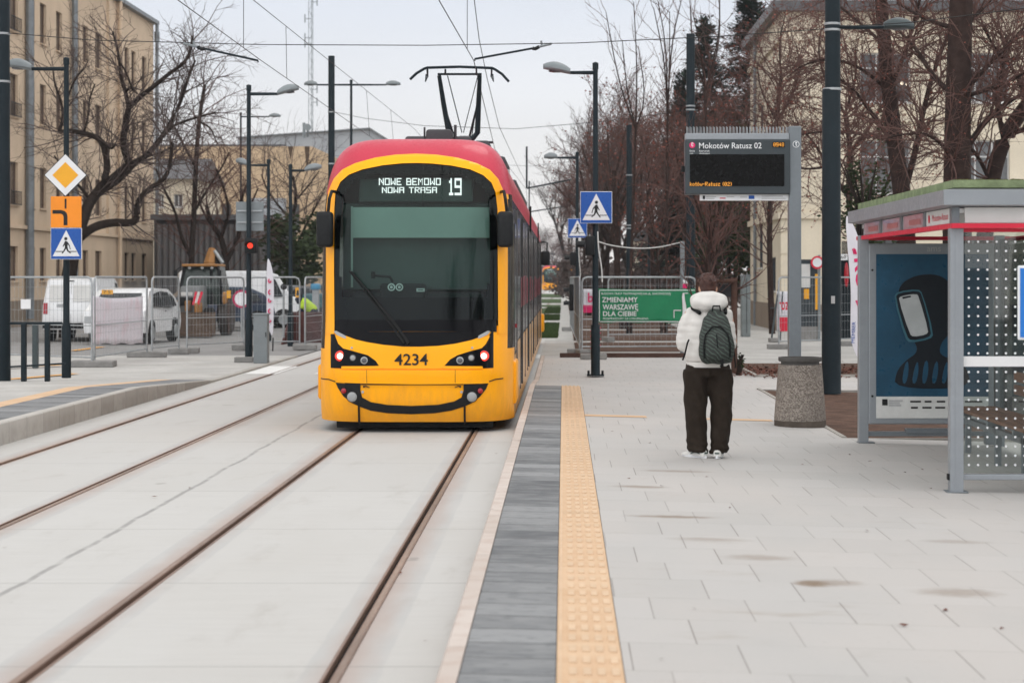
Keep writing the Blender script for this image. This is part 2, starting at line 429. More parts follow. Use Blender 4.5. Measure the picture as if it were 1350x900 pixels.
def m_track():
    q = N('track_concrete'); X, Y, Z = q.xyz
    fy = q.m_('FRACT', q.m_('DIVIDE', q.m_('ADD', Y, .9), 2.62)); cell = q.m_('FLOOR', q.m_('DIVIDE', q.m_('ADD', Y, .9), 2.62))
    c = q.mix(q.white(cell, 3.0), (.455, .446, .43), (.505, .497, .48))
    c = q.mix(q.step(q.noise(.55, 6, stretch=(1.6, .5, 1)), .35, .7, 0, .6), c, (.46, .445, .42))
    c = q.mix(q.step(q.noise(7, 5, stretch=(.25, 2.2, 1)), .35, .75, 0, .4), c, (.43, .42, .405))
    c = q.mix(q.step(q.noise(70, 2), .6, .78, 0, .35), c, (.33, .32, .31))
    for rc in (-1.05, -2.55, -4.19, -5.69):           # mortar bands and rust dust beside the rails
        dx = q.m_('ABSOLUTE', q.m_('ADD', X, -rc))
        wob = q.m_('ADD', dx, q.m_('MULTIPLY', q.noise(3, 3), .03))
        c = q.mix(q.m_('MULTIPLY', q.step(wob, .195, .21, .55, 0), q.step(q.noise(1.2, 3), .3, .6, .4, 1)), c, (.40, .40, .395))
        c = q.mix(q.step(q.m_('ADD', dx, q.m_('MULTIPLY', q.noise(8, 4, stretch=(1, .2, 1)), .13)), .07, .26, .5, 0), c, (.36, .25, .205))
    wx = q.m_('ADD', X, q.m_('MULTIPLY', q.noise(.8, 4, stretch=(0, 1, 0)), .12))
    cr = q.m_('ABSOLUTE', q.m_('ADD', wx, 3.25))
    c = q.mix(q.m_('MULTIPLY', q.step(cr, .012, .03, .6, 0), q.step(q.noise(5, 3), .3, .55, .3, 1)), c, (.17, .165, .16))
    jj = q.m_('LESS_THAN', fy, .0055)
    c = q.mix(q.m_('MULTIPLY', jj, .6), c, (.17, .165, .155))
    c = q.mix(q.step(q.noise(2.3, 2), .73, .76, 0, .6), c, (.25, .23, .21))
    c = q.mix(q.step(q.noise(1.7, 6, rough=.75, stretch=(1.5, .45, 1)), .52, .74, 0, .45), c, (.36, .34, .315))
    c = q.mix(q.step(q.noise(24, 3, rough=.7), .68, .73, 0, .5), c, (.27, .255, .24))
    q.set(col=c, rough=.8, spec=.3); q.bump(q.noise(45, 4), .004, .3); return q.m
def m_tactile():
    q = N('tactile_orange'); X, Y, Z = q.xyz
    cell = q.m_('FLOOR', q.m_('DIVIDE', Y, .4)); fy = q.m_('FRACT', q.m_('DIVIDE', Y, .4))
    c = q.mix(q.white(cell, 1.0), (.56, .37, .225), (.61, .42, .27))
    c = q.mix(q.step(q.noise(9, 5), .35, .7, 0, .55), c, (.63, .46, .30))
    c = q.mix(q.m_('MULTIPLY', q.m_('LESS_THAN', fy, .012), .4), c, (.30, .19, .1))
    c = q.mix(q.step(q.noise(1.1, 5), .6, .75, 0, .5), c, (.40, .28, .18))
    q.set(col=c, rough=.75, spec=.3); q.bump(q.noise(80, 3), .003, .3); return q.m
def m_greyband():
    q = N('dark_grey_slabs'); X, Y, Z = q.xyz
    row = q.m_('FLOOR', q.m_('DIVIDE', Y, .366)); fy = q.m_('FRACT', q.m_('DIVIDE', Y, .366))
    c = q.mix(q.white(row, 2.0), (.085, .09, .097), (.25, .255, .26))
    c = q.mix(q.step(q.noise(6, 5, stretch=(.6, 1.4, 1)), .35, .7, 0, .55), c, (.27, .275, .275))
    c = q.mix(q.step(q.noise(16, 5, stretch=(.6, 1.3, 1)), .52, .66, 0, .55), c, (.10, .105, .112))
    c = q.mix(q.m_('MULTIPLY', q.m_('LESS_THAN', fy, .045), .85), c, (.045, .047, .05))
    q.set(col=c, rough=.7, spec=.35); q.bump(q.noise(70, 3, stretch=(.5, 1, 1)), .004, .4); return q.m
def m_kerb():
    q = N('kerb_stone'); X, Y, Z = q.xyz
    fy = q.m_('FRACT', q.m_('DIVIDE', Y, 1.0)); cell = q.m_('FLOOR', Y)
    c = q.mix(q.white(cell, 5.0), (.46, .395, .35), (.55, .485, .44))
    c = q.mix(q.step(q.noise(6, 5), .4, .7, 0, .5), c, (.42, .32, .27))
    c = q.mix(q.m_('MULTIPLY', q.m_('LESS_THAN', fy, .008), .6), c, (.2, .17, .15))
    c = q.mix(q.step(q.noise(3.1, 2), .68, .74, 0, .6), c, (.24, .18, .14))
    q.set(col=c, rough=.8, spec=.3); q.bump(q.noise(60, 3), .004, .4); return q.m
M['pavers'] = m_pavers(); M['track'] = m_track(); M['tactile'] = m_tactile(); M['greyband'] = m_greyband(); M['kerb'] = m_kerb()
M['kerb_face'] = mat('kerb_face', (.36, .34, .31), .85, var=.16, sc=2.5, dirt=(.2, .18, .15), dirt_amt=.5)
M['tactile_pad'] = mat('tactile_pads', (.62, .455, .31), .75, var=.10, sc=4)
M['rail'] = mat('rail_steel', (.30, .215, .17), .5, .35, var=.3, sc=5, stretch=(1, .1, 1))
M['rail_top'] = mat('rail_top', (.26, .17, .13), .45, .3, var=.25, sc=5, stretch=(1, .1, 1))
M['groove'] = mat('rail_groove', (.035, .026, .022), .9, var=.3)
M['soil'] = mat('soil', (.105, .062, .045), .95, var=.4, sc=5, bump=1, bsc=25, dirt=(.05, .035, .028), dirt_amt=.6)
M['asphalt'] = mat('asphalt', (.25, .245, .24), .85, var=.12, sc=1.2, bump=.2)
M['paving_far'] = mat('far_paving', (.44, .43, .41), .85, var=.14, sc=.9, dirt=(.3, .28, .25), dirt_amt=.5)
M['lawn'] = mat('lawn', (.055, .085, .030), .95, var=.35, sc=7, bump=.6, bsc=60)
M['roadline'] = mat('orange_road_line', (.70, .36, .10), .7, var=.1)
M['zebra'] = mat('white_road_paint', (.72, .72, .70), .7, var=.08)
M['earth'] = mat('earth', (.24, .225, .205), .95, var=.2, sc=.3)

# ------------------------------------------------------------------ ground, track bed, rails
XE = -.535                      # platform edge
def zplat(x, y=0):
    t = max(0, min(1, (y - 31) / 5.0))
    return (.2 - .025 * (x - XE)) * (1 - t) + .03 * t
b = MB(); b.quad((-1500, -60, -.06), (1500, -60, -.06), (1500, 3000, -.06), (-1500, 3000, -.06))
struct(b.done('ground', M['earth']))
TC = (-1.80, -4.94)
slots = []
for c in TC: slots += [(c - .762, c - .666), (c + .666, c + .762)]
slots.sort()
b = MB(); x = -6.27
for a, d in slots + [(XE, None)]:
    b.box(x, a, -15, 420, -.055, 0); x = d
struct(b.done('track_bed', M['track']))
for c in TC:
    for s in (-1, 1):
        b = MB()
        def q(a, d, z0, z1):
            xs = sorted((c + s * a, c + s * d)); b.box(xs[0], xs[1], -15, 420, z0, z1)
        q(.7175, .760, -.05, .005); q(.668, .682, -.05, .002)
        fl = MB(); xs = sorted((c + s * .682, c + s * .7175)); fl.box(xs[0], xs[1], -15, 420, -.052, -.03)
        o = struct(b.done('tram_rail', M['rail_top']))
        # rusty sides: a thin worn strip on the head
        r2 = MB(); xs = sorted((c + s * .724, c + s * .753)); r2.box(xs[0], xs[1], -15, 420, .0052, .007)
        r2.done('rail_head', M['rail'], o)
        fl.done('rail_groove', M['groove'], o)

# ------------------------------------------------------------------ platform the camera stands on
def sheet(name, m, x0, x1, ys, off=0.0, nx=1, z=zplat, side=False, kind='structure'):
    b = MB(); xs = [x0 + (x1 - x0) * i / nx for i in range(nx + 1)]
    g = [[b.bm.verts.new((xx, y, z(xx, y) + off)) for xx in xs] for y in ys]
    for r0, r1 in zip(g, g[1:]):
        for i in range(nx): b.bm.faces.new((r0[i], r0[i+1], r1[i+1], r1[i]))
    return struct(b.done(name, m), kind)
PY = [-15, 10, 20, 31, 32, 33, 34, 35, 36, 47]
sheet('pavement', M['pavers'], .262, 3.07, PY)
sheet('pavement', M['pavers'], 3.07, 30, [-15, 21.9])
sheet('pavement', M['pavers'], 3.07, 30, [31.6, 32, 33, 34, 35, 36, 37])
sheet('pavement', M['pavers'], 3.07, 3.6, [37, 42.5]); 
sheet('pavement', M['paving_far'], 3.07, 30, [42.5, 47])
sheet('pavement_band', M['greyband'], -.44, -.034, PY[:4])
sheet('pavement', M['pavers'], -.44, .262, PY[3:])
sheet('tactile_strip', M['tactile'], -.03, .258, PY[:4], .001)
b = MB(); y = 5.0
while y < 31:
    for k in range(4):
        xx = .023 + k * .0615; zz = zplat(xx, y) + .001
        M4 = None
        b.box(xx, xx + .034, y, y + .15, zz, zz + .005)
    b.box(-.02, -.008, y, y + .262, zplat(0) + .001, zplat(0) + .004)
    y += .265
struct(b.done('tactile_strip_pads', M['tactile_pad']))
b = MB()
for xx in (-.036, .2585):
    b.quad((xx, -15, zplat(xx) - .003), (xx + .006, -15, zplat(xx) - .003), (xx + .006, 31, zplat(xx) - .003), (xx, 31, zplat(xx) - .003))
struct(b.done('paving_joint', M['groove']))
b = MB()
rings = []
for yy in (-15, 31, 36, 47):
    z = zplat(XE, yy)
    rings.append([(XE, yy, -.05), (XE, yy, z - .012), (XE + .012, yy, z + .004), (-.444, yy, z + .004), (-.444, yy, -.05)])
b.loft(rings); struct(b.done('kerb', M['kerb']))
# cross guidance strips at the stop sign
sheet('tactile_strip', M['tactile'], .262, 1.02, [24.3, 24.62], .004)
sheet('tactile_strip', M['tactile'], 1.72, 2.55, [24.2, 24.5], .004)
# soil bed behind the stop sign and shelter, with a kerb
bz = lambda x, y: zplat(x, y) - .012
sheet('soil_bed', M['soil'], 3.11, 30, [21.98, 26, 31.5], 0, 6, bz)
b = MB()
for a, d in (((3.07, 21.9), (3.07, 31.6)),):
    b.box(3.065, 3.115, 21.9, 31.6, 0, zplat(3.07) + .012)
b.box(3.115, 30, 21.9, 21.95, -.3, .105); b.box(3.115, 30, 31.52, 31.58, -.3, .09)
struct(b.done('kerb', M['kerb_face']))
sheet('soil_bed', M['soil'], 3.6, 9.5, [37, 42.5], 0.0, 4, lambda x, y: .045)
b = MB(); b.box(3.54, 9.6, 36.93, 36.99, -.1, .075); b.box(3.54, 3.60, 36.99, 42.5, -.1, .075)
struct(b.done('kerb', M['kerb_face']))

# ------------------------------------------------------------------ far right: sidewalk, soil strips, lawns in the track
sheet('sidewalk', M['paving_far'], 4.2, 40, [47, 420], 0, 1, lambda x, y: .03)
sheet('path', M['paving_far'], -.17, .22, [47, 420], 0, 1, lambda x, y: .012)
sheet('path', M['paving_far'], XE - .02, -.17, [47, 420], 0, 1, lambda x, y: .003)
y0 = 49
for y0, y1 in ((50, 57), (58.6, 70), (72, 88), (90.5, 110), (113, 150)):
    sheet('soil_strip', M['soil'], .30, 4.2, [y0, y1], 0, 1, lambda x, y: .02)
sheet('path', M['paving_far'], .22, 4.2, [47, 420], 0, 1, lambda x, y: .008)
for y0, y1 in ((61.5, 80), (87, 98), (103.5, 122), (127, 137), (146, 175), (186, 230)):
    o = sheet('lawn', M['lawn'], -3.35, -.19, [y0, y1], 0, 1, lambda x, y: .0085)
# grass standing on the lawn patches
b = MB(); rnd = random.Random(5)
for y0, y1 in ((61.5, 80), (87, 98), (103.5, 122)):
    for i in range(int((y1 - y0) * 220)):
        xx, yy = rnd.uniform(-1.0, -.2), rnd.uniform(y0, y1); h = rnd.uniform(.04, .1); d = rnd.uniform(-.03, .03)
        b.quad((xx, yy, .004), (xx + .03, yy + .01, .004), (xx + .03 + d, yy, h), (xx + d, yy, h))
struct(b.done('grass', M['lawn']), 'stuff')
# fallen leaves in the far bed
b = MB()
for i in range(1500):
    xx, yy = rnd.uniform(2.9, 9.4), rnd.gauss(38.2, 1.1)
    if rnd.random() < .75: xx = rnd.uniform(2.8, 6.5)
    z = (.06 if yy > 37 and xx > 3.6 else zplat(xx, yy) + .01); r = rnd.uniform(.025, .06); a = rnd.uniform(0, 6.28)
    if xx < 3.6 and abs(yy - 38) > 1.2: continue
    pts = [(xx + r * math.cos(a + k * PI/2) * (1 if k % 2 else .6), yy + r * math.sin(a + k * PI/2) * (1 if k % 2 else .6), z + rnd.uniform(0, .05)) for k in range(4)]
    b.quad(*pts)
for i in range(46):
    xx, yy = rnd.uniform(.4, 3.6), rnd.uniform(8.6, 22); r = rnd.uniform(.012, .03); a = rnd.uniform(0, 6.28); z = zplat(xx, yy) + .004
    if i % 3 == 0: xx = rnd.uniform(-5.5, -.7); z = .006
    b.quad(*[(xx + r * math.cos(a + k * PI/2) * (1 if k % 2 else .55), yy + r * math.sin(a + k * PI/2) * (1 if k % 2 else .55), z + rnd.uniform(0, .012)) for k in range(4)])
struct(b.done('fallen_leaves', mat('dead_leaf', (.13, .055, .04), .9, var=.4, sc=9)), 'stuff')

# ------------------------------------------------------------------ left: opposite platform, crossing, road
def zleft(x, y=0):
    t = max(0, min(1, (y - 29.5) / 6.5)); return .25 * (1 - t) + .03 * t
LY = [-15, 29.5, 31, 32.5, 34, 36, 47]
sheet('pavement', M['paving_far'], -60, -7.35, LY, 0, 1, zleft)
sheet('tactile_strip', M['tactile'], -7.35, -7.06, LY[:6], .001, 1, zleft)
sheet('pavement_band', M['greyband'], -7.06, -6.40, LY[:6], 0, 1, zleft)
sheet('pavement_band', M['paving_far'], -7.35, -6.40, [36, 47], 0, 1, zleft)
b = MB(); rings = []
for yy in LY:
    z = zleft(0, yy); rings.append([(-6.40, yy, -.05), (-6.40, yy, z + .003), (-6.28, yy, z + .003), (-6.268, yy, z - .01), (-6.268, yy, -.05)])
b.loft(rings)
def m_kf():
    q = N('kerb_stone_face'); X, Y, Z = q.xyz
    fy = q.m_('FRACT', q.m_('DIVIDE', Y, .75)); cell = q.m_('FLOOR', q.m_('DIVIDE', Y, .75))
    c = q.mix(q.white(cell, 5.0), (.33, .31, .28), (.41, .39, .36))
    c = q.mix(q.step(q.noise(5, 5), .4, .7, 0, .5), c, (.28, .26, .235))
    c = q.mix(q.step(Z, .1, .26, 0, .5), c, (.50, .48, .45))
    c = q.mix(q.m_('MULTIPLY', q.m_('LESS_THAN', fy, .02), .6), c, (.15, .14, .13))
    q.set(col=c, rough=.85, spec=.3); return q.m
struct(b.done('kerb', m_kf()))
sheet('road', M['asphalt'], -60, -6.3, [47, 75, 420], 0, 1, lambda x, y: .01)
b = MB()
def strip(p0, p1, wd, z=.04):
    p0, p1 = G(*p0, z), G(*p1, z); d = (p1 - p0).normalized(); n = Vector((-d.y, d.x, 0)) * wd / 2
    b.quad(p0 - n, p1 - n, p1 + n, p0 + n)
strip((-40, 486), (80, 481), .25, .265 - .2); strip((-40, 504), (100, 492), .2, .05); strip((95, 462), (135, 457), .2, .03)
struct(b.done('road_marking', M['roadline']))
b = MB()
for k in range(4):
    x0 = -6.0 + 1.35 * k - .2
    b.quad((x0, 38.6, .005), (x0 + .62, 38.6, .005), (x0 + .62, 42.0, .005), (x0, 42.0, .005))
b.quad((-.9, 46.2, .005), (-.56, 46.2, .005), (-.56, 48.5, .005), (-.9, 48.5, .005))
struct(b.done('zebra_marking', M['zebra']))
# ================================================================== the tram
TX, TY, TL = -1.816, 23.95, 33.0
ZT, ZB, ZK, WH = 3.62, .13, 1.2, 1.2
def rho(u, z):
    a = abs(u) / WH
    if z <= ZK: return a
    return (a ** 5.5 + ((z - ZK) / (ZT - ZK)) ** 5.5) ** (1 / 5.5)
def lerp(a, b, t): return a + (b - a) * max(0, min(1, t))
def FR(u, z):
    p = lerp(4.8, 3.2, (z - .75) / .6)
    r = min(1.0, rho(u, z))
    k = .9 * (1 - math.sqrt(max(0, 1 - r ** p)))
    rk = .13 * max(0, z - 1.0) - .03 * max(0, 1 - abs(z - .7) / .5) + .10 * max(0, (.42 - z) / .3) ** 2
    return k + rk
def fp(px, py):
    Y = TY
    for i in range(12):
        u, z = PX(px, Y) - TX, PZ(py, Y)
        Y = TY + FR(max(-1.195, min(1.195, u)), min(z, 3.6))
    return (u, z)
def z6(x, y): return fp(400 + x / 4.5, 400 + y / 4.5)
def smooth_poly(pts, it=2, closed=True):
    for _ in range(it):
        o = []; n = len(pts)
        for i in range(n if closed else n - 1):
            a, b = pts[i], pts[(i + 1) % n]
            o += [(a[0]*.75 + b[0]*.25, a[1]*.75 + b[1]*.25), (a[0]*.25 + b[0]*.75, a[1]*.25 + b[1]*.75)]
        pts = ([pts[0]] + o + [pts[-1]]) if not closed else o
    return pts
def inside(pt, poly):
    x, y = pt; r = False; n = len(poly)
    for i in range(n):
        (x1, y1), (x2, y2) = poly[i], poly[(i + 1) % n]
        if (y1 > y) != (y2 > y) and x < (x2 - x1) * (y - y1) / (y2 - y1) + x1: r = not r
    return r
tram = thing('tram', 'large yellow and red tram numbered 4234 with red tail lamps lit', 'tram', (TX, TY, 0))
def patch(poly, off, m, name, parent=tram, thick=.02, step=.05, fn=FR):
    bm = bmesh.new()
    bm.faces.new([bm.verts.new((p[0], 0, p[1])) for p in poly])
    xs = [p[0] for p in poly]; zs = [p[1] for p in poly]
    for k in range(int((max(xs) - min(xs)) / step)):
        bmesh.ops.bisect_plane(bm, geom=list(bm.verts) + list(bm.edges) + list(bm.faces), plane_co=(min(xs) + step * (k + .503), 0, 0), plane_no=(1, 0, 0))
    for k in range(int((max(zs) - min(zs)) / step)):
        bmesh.ops.bisect_plane(bm, geom=list(bm.verts) + list(bm.edges) + list(bm.faces), plane_co=(0, 0, min(zs) + step * (k + .503)), plane_no=(0, 0, 1))
    bmesh.ops.triangulate(bm, faces=[f for f in bm.faces if len(f.verts) > 4])
    for v in bm.verts:
        u = max(-1.197, min(1.197, v.co.x)); v.co = Vector((TX + v.co.x, TY + fn(u, v.co.z) - off, v.co.z))
    if thick:
        ed = [e for e in bm.edges if e.is_boundary]
        r = bmesh.ops.extrude_edge_only(bm, edges=ed)
        for v in [g for g in r['geom'] if isinstance(g, bmesh.types.BMVert)]: v.co.y += thick
    bmesh.ops.recalc_face_normals(bm, faces=list(bm.faces))
    me = bpy.data.meshes.new(name); bm.to_mesh(me); bm.free(); me.materials.append(m)
    # front faces must look at -Y
    if sum(p.normal.y * p.area for p in me.polygons if abs(p.normal.y) > .3) > 0: me.flip_normals()
    for p in me.polygons: p.use_smooth = True
    try: me.set_sharp_from_angle(angle=R(50))
    except Exception: pass
    return link_mesh(name, me, parent)

# windscreen outline from the photograph's proportions
arch_in = [(441,440),(440.5,360),(441,275),(442.5,254),(449,240),(460,230.5),(478,223.5),(505,218),(530,215.5),(549,215),(570,215.8),(596,218.5),(620,223.5),(637,231),(648,241),(653.5,254),(656,276),(656.5,360),(657,440)]
arch_out = [(668,440),(667,360),(666.5,272),(664,252),(657,236),(646,224),(629,215.5),(603,208),(575,204),(549,202.8),(522,204),(495,208),(468,215.5),(451,224),(440,236),(433,252),(430.5,272),(430,360),(429,440)]
Win = [fp(*p) for p in arch_in]; Wout = [fp(*p) for p in arch_out]
hole = [(u * .93, min(3.17, 1.62 + (z - 1.62) * .965)) for u, z in Win if z > 1.62]
lo = 1.60
hole = [(-.90, lo)] + hole[0:] + [(.90, lo)]

zr = [ZB + (ZK - ZB) * i / 22 for i in range(23)] + [ZK + (ZT - ZK) * math.sin(k / 44 * PI / 2) for k in range(1, 45)]
NT = 72
def shell_rows():
    rows = []
    for z in zr:
        um = WH if z <= ZK else WH * max(0, 1 - ((z - ZK) / (ZT - ZK)) ** 5.5) ** (1 / 5.5)
        rows.append([(um * math.sin((j / NT * 2 - 1) * PI / 2), z) for j in range(NT + 1)])
    return rows
rows = shell_rows()
bm = bmesh.new()
SHELLM = [M['yellow'], M['red'], M['black']]
gv = [[bm.verts.new((TX + u, TY + FR(u, z), z)) for u, z in r] for r in rows]
for i in range(len(rows) - 1):
    for j in range(NT):
        q4 = [rows[i][j], rows[i][j+1], rows[i+1][j+1], rows[i+1][j]]
        if all(inside(p, hole) for p in q4): continue
        vs = [gv[i][j], gv[i][j+1], gv[i+1][j+1], gv[i+1][j]]
        try: f = bm.faces.new(vs)
        except ValueError: continue
        zc = (q4[0][1] + q4[2][1]) / 2
        f.material_index = 2 if any(inside(p, Win) for p in q4) and zc > 1.3 else (1 if zc > 2.9 else (0 if zc < 1.02 else (2 if abs(q4[0][0]) > 1.12 and zc < 2.9 else 0)))
        f.smooth = True
bmesh.ops.remove_doubles(bm, verts=list(bm.verts), dist=1e-5)
bmesh.ops.recalc_face_normals(bm, faces=list(bm.faces))
me = bpy.data.meshes.new('cab_shell'); bm.to_mesh(me); bm.free()
for mm in SHELLM: me.materials.append(mm)
if sum(p.normal.y * p.area for p in me.polygons) > 0: me.flip_normals()
cab_shell = link_mesh('cab_shell', me, tram)
# body tube behind the cab
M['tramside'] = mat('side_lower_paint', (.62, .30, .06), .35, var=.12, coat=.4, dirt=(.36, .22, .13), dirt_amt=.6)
ring = [(r[-1][0], r[-1][1]) for r in rows]; ring = ring + [(-u, z) for u, z in ring[::-1][1:]]
bm = bmesh.new()
stations = [TY + .905 + .13 * 1.5 + 0] + [TY + 1.4 + k * (TL - 2.8) / 20 for k in range(21)] + [TY + TL - 1.1]
vr = []
for k, Y in enumerate(stations):
    vr.append([bm.verts.new((TX + u, (TY + FR(u, z)) if k == 0 else Y, z)) for u, z in ring])
for a, d in zip(vr, vr[1:]):
    for i in range(len(ring) - 1):
        f = bm.faces.new((a[i], a[i+1], d[i+1], d[i])); zc = (ring[i][1] + ring[i+1][1]) / 2
        f.material_index = 1 if zc > 2.86 else (2 if zc > 1.0 else 0); f.smooth = True
bmesh.ops.recalc_face_normals(bm, faces=list(bm.faces))
me = bpy.data.meshes.new('body'); bm.to_mesh(me); bm.free()
for mm in (M['tramside'], M['red'], M['black']): me.materials.append(mm)
if sum(p.normal.x * p.area for p in me.polygons if p.center.x > TX) < 0: me.flip_normals()
link_mesh('body', me, tram)
# far end: the same cab shape turned round
me = cab_shell.data.copy(); me.transform(Matrix.Diagonal((-1, -1, 1, 1))); me.transform(Matrix.Translation((0, TL, 0)))
o = bpy.data.objects.new('cab_shell', me); COL.objects.link(o); o.parent = tram
for x_ in (TX + .95, TX - 1.27):
    b = MB(); b.rbox(x_, x_ + .32, TY + TL - 1.3, TY + TL - .3, .35, .85, .05); b.done('bumper_pod', M['yellow'], tram, smooth=True)

# yellow frame round the windscreen
patch(Win[::-1] + Wout[::-1], .020, M['yellow'], 'windscreen_frame', thick=.03)
ws = [(u, z) for u, z in Win if z > 1.38]
ws = [fp(441, 421)] + ws[1:-1] + [fp(657, 421)]
patch(ws, .013, M['windscreen'], 'windscreen', thick=0)
patch([z6(161, 92), z6(161, 168), z6(400, 166), z6(650, 165), z6(900, 166), z6(1147, 168), z6(1149, 92)][::-1], .009, M['black'], 'windscreen_apron')
visor = [(163,163),(185,163),(252,192),(310,213),(380,229),(480,245),(590,255),(690,256),(800,251),(900,238),(1000,216),(1042,202),(1115,163),(1147,163)]
patch([z6(*p) for p in visor], .014, M['black'], 'visor_panel')
# lower front: yellow nose, lamps, bumper
nose = [(255,192),(310,213),(380,229),(480,245),(590,255),(690,256),(800,251),(900,238),(1000,216),(1042,200),(1108,192),(1082,240),(1058,264),(1000,278),(915,306),(872,330),(822,385),(645,387),(460,385),(430,340),(385,306),(290,279),(236,265),(208,238),(190,190)]
patch([z6(*p) for p in nose], .016, M['yellow'], 'nose_panel', thick=.03)
cl = [(162,152),(186,185),(196,212),(208,240),(236,266),(290,281),(380,306),(420,332),(456,368),(232,370),(226,384),(162,381)]
def mir(p): return (1290 - p[0], p[1])
for side in (0, 1):
    f = (lambda p: p) if side == 0 else mir
    pc = [z6(*f(p)) for p in cl]
    hp = patch(pc, .009, M['black'], 'headlight_cluster')
    def lens(x, y, r, m, name, parent=hp, off=.014, dome=.012):
        u, z = z6(*f((x, y))); rr = r / 4.5 / 108.0
        Y0 = TY + FR(u, z) - off
        bq = MB(); bq.lathe([(rr * 1.0, .02), (rr, 0), (rr * .92, -dome * .5), (rr * .6, -dome * .9), (rr * .2, -dome)], (TX + u, Y0, z), 28, 'Y')
        return bq.done(name, m, parent, smooth=True)
    lens(219, 311, 33, M['reflector'], 'lamp_bezel', off=.012)
    lens(219, 311, 28, M['lamp_red'], 'tail_lamp', off=.019)
    lens(219, 311, 19, M['lamp_core'], 'tail_lamp', off=.026)
    lens(294, 322, 20, M['lensdark'], 'lamp_bezel', off=.013); lens(294, 322, 15, M['lens'], 'indicator_lamp', off=.02)
    lens(361, 337, 22, M['lens'], 'lamp_bezel', off=.013); lens(361, 337, 15, M['lensdark'], 'headlight', off=.022)
    st = [(180, 164), (196, 161), (250, 190), (256, 208), (240, 205), (196, 184)]
    patch([z6(*f(p)) for p in st], .022, M['lens'], 'corner_reflector')
    u, z = z6(*f((288, 262)))
    bq = MB(); bq.lathe([(.014, .02), (.014, -.006)], (TX + u, TY + FR(u, z) - .02, z), 12, 'Y'); bq.done('bolt', M['grey_ink'], tram)
bump = [(178,391),(1118,391),(1100,472),(640,478),(330,472),(192,466)]
patch([z6(*p) for p in bump], .028, M['yellow'], 'bumper_beam', thick=.05)
patch([z6(*p) for p in ((226, 372), (460, 370), (460, 386), (226, 386))], .018, M['yellow'], 'lamp_sill')
patch([z6(*mir(p)) for p in ((226, 372), (460, 370), (460, 386), (226, 386))], .018, M['yellow'], 'lamp_sill')
smile_o = [(192,469),(205,500),(238,550),(288,590),(340,613),(400,635),(500,650),(640,656),(780,650),(880,634),(950,612),(1000,590),(1050,550),(1085,505),(1098,472)]
smile_i = [(950,482),(950,515),(938,556),(895,580),(800,600),(640,607),(500,601),(400,584),(348,556),(338,515),(338,482)]
patch([z6(*p) for p in smile_o + smile_i], .010, M['black_matt'], 'lower_grille')
for x0, x1, y0, y1 in ((338, 950, 476, 482),):
    patch([z6(x0, y0), z6(x1, y0), z6(x1, y1), z6(x0, y1)], .012, M['black_matt'], 'panel_seam')
for side in (0, 1):
    f = (lambda p: p) if side == 0 else mir
    for poly, off in (([(326,474),(338,474),(338,714),(326,714)], .016), ([(244,466),(334,470),(334,506),(262,502)], .016), ([(104,440),(150,446),(190,460),(190,466),(150,452),(104,446)], .012), ([(354,488),(372,487),(392,496),(392,500),(370,492),(356,500)], .014)):
        pp = [z6(*f(p)) for p in poly]
        patch(pp, off, M['black_matt'], 'panel_seam', step=.04)
    def lens2(x, y, r, m, name):
        u, z = z6(*f((x, y))); rr = r / 4.5 / 108.0
        bq = MB(); bq.lathe([(rr, .03), (rr, 0), (rr * .9, -.008), (rr * .5, -.014), (rr * .15, -.016)], (TX + u, TY + FR(u, z) - (.014 if 'bezel' in name else .026), z), 28, 'Y')
        return bq.done(name, m, tram, smooth=True)
    lens2(290, 553, 33, M['black_matt'], 'lamp_bezel'); lens2(290, 553, 29, M['lens'], 'fog_lamp'); lens2(240, 517, 16, M['reflector'], 'reflector')
    u, z = z6(*f((352, 524)))
    bq = MB(); bq.lathe([(.016, .02), (.016, -.006)], (TX + u, TY + FR(u, z) - .014, z), 12, 'Y'); bq.done('bolt', M['grey_ink'], tram)
for sx_ in (330, 900 - 0):
    pass
for x in (376, 900):
    patch([z6(x, 393), z6(x + 2.5, 393), z6(x + 2.5, 470), z6(x, 470)], .030, M['ink'], 'panel_seam', thick=0)
for x in (645,):
    pass
# seams across the side pillars and the middle of the screen
patch([z6(134, 92), z6(163, 92), z6(163, 97), z6(134, 97)], .014, M['ink'], 'panel_seam', thick=.01)
patch([z6(1147, 94), z6(1178, 94), z6(1178, 99), z6(1147, 99)], .014, M['ink'], 'panel_seam', thick=.01)
patch([fp(557.4, 216), fp(558.2, 216), fp(558.2, 272), fp(557.4, 272)], .010, M['ink'], 'panel_seam', thick=0)
# side bumper pods
b = MB(); b.rbox(TX - 1.235, TX - 1.0, TY + .75, TY + 1.7, .36, .80, .04); b.done('bumper_pod', M['yellow'], tram, smooth=True)
b = MB(); b.rbox(TX + 1.0, TX + 1.235, TY + .75, TY + 1.7, .30, .84, .04); b.done('bumper_pod', M['yellow'], tram, smooth=True)
# number
nu, nz = z6(541, 364)
text('4234', M['ink'], tram, (TX + nu, TY + FR(0, nz) - .022, nz), width=.402, height=.135, name='number', bold=.012)
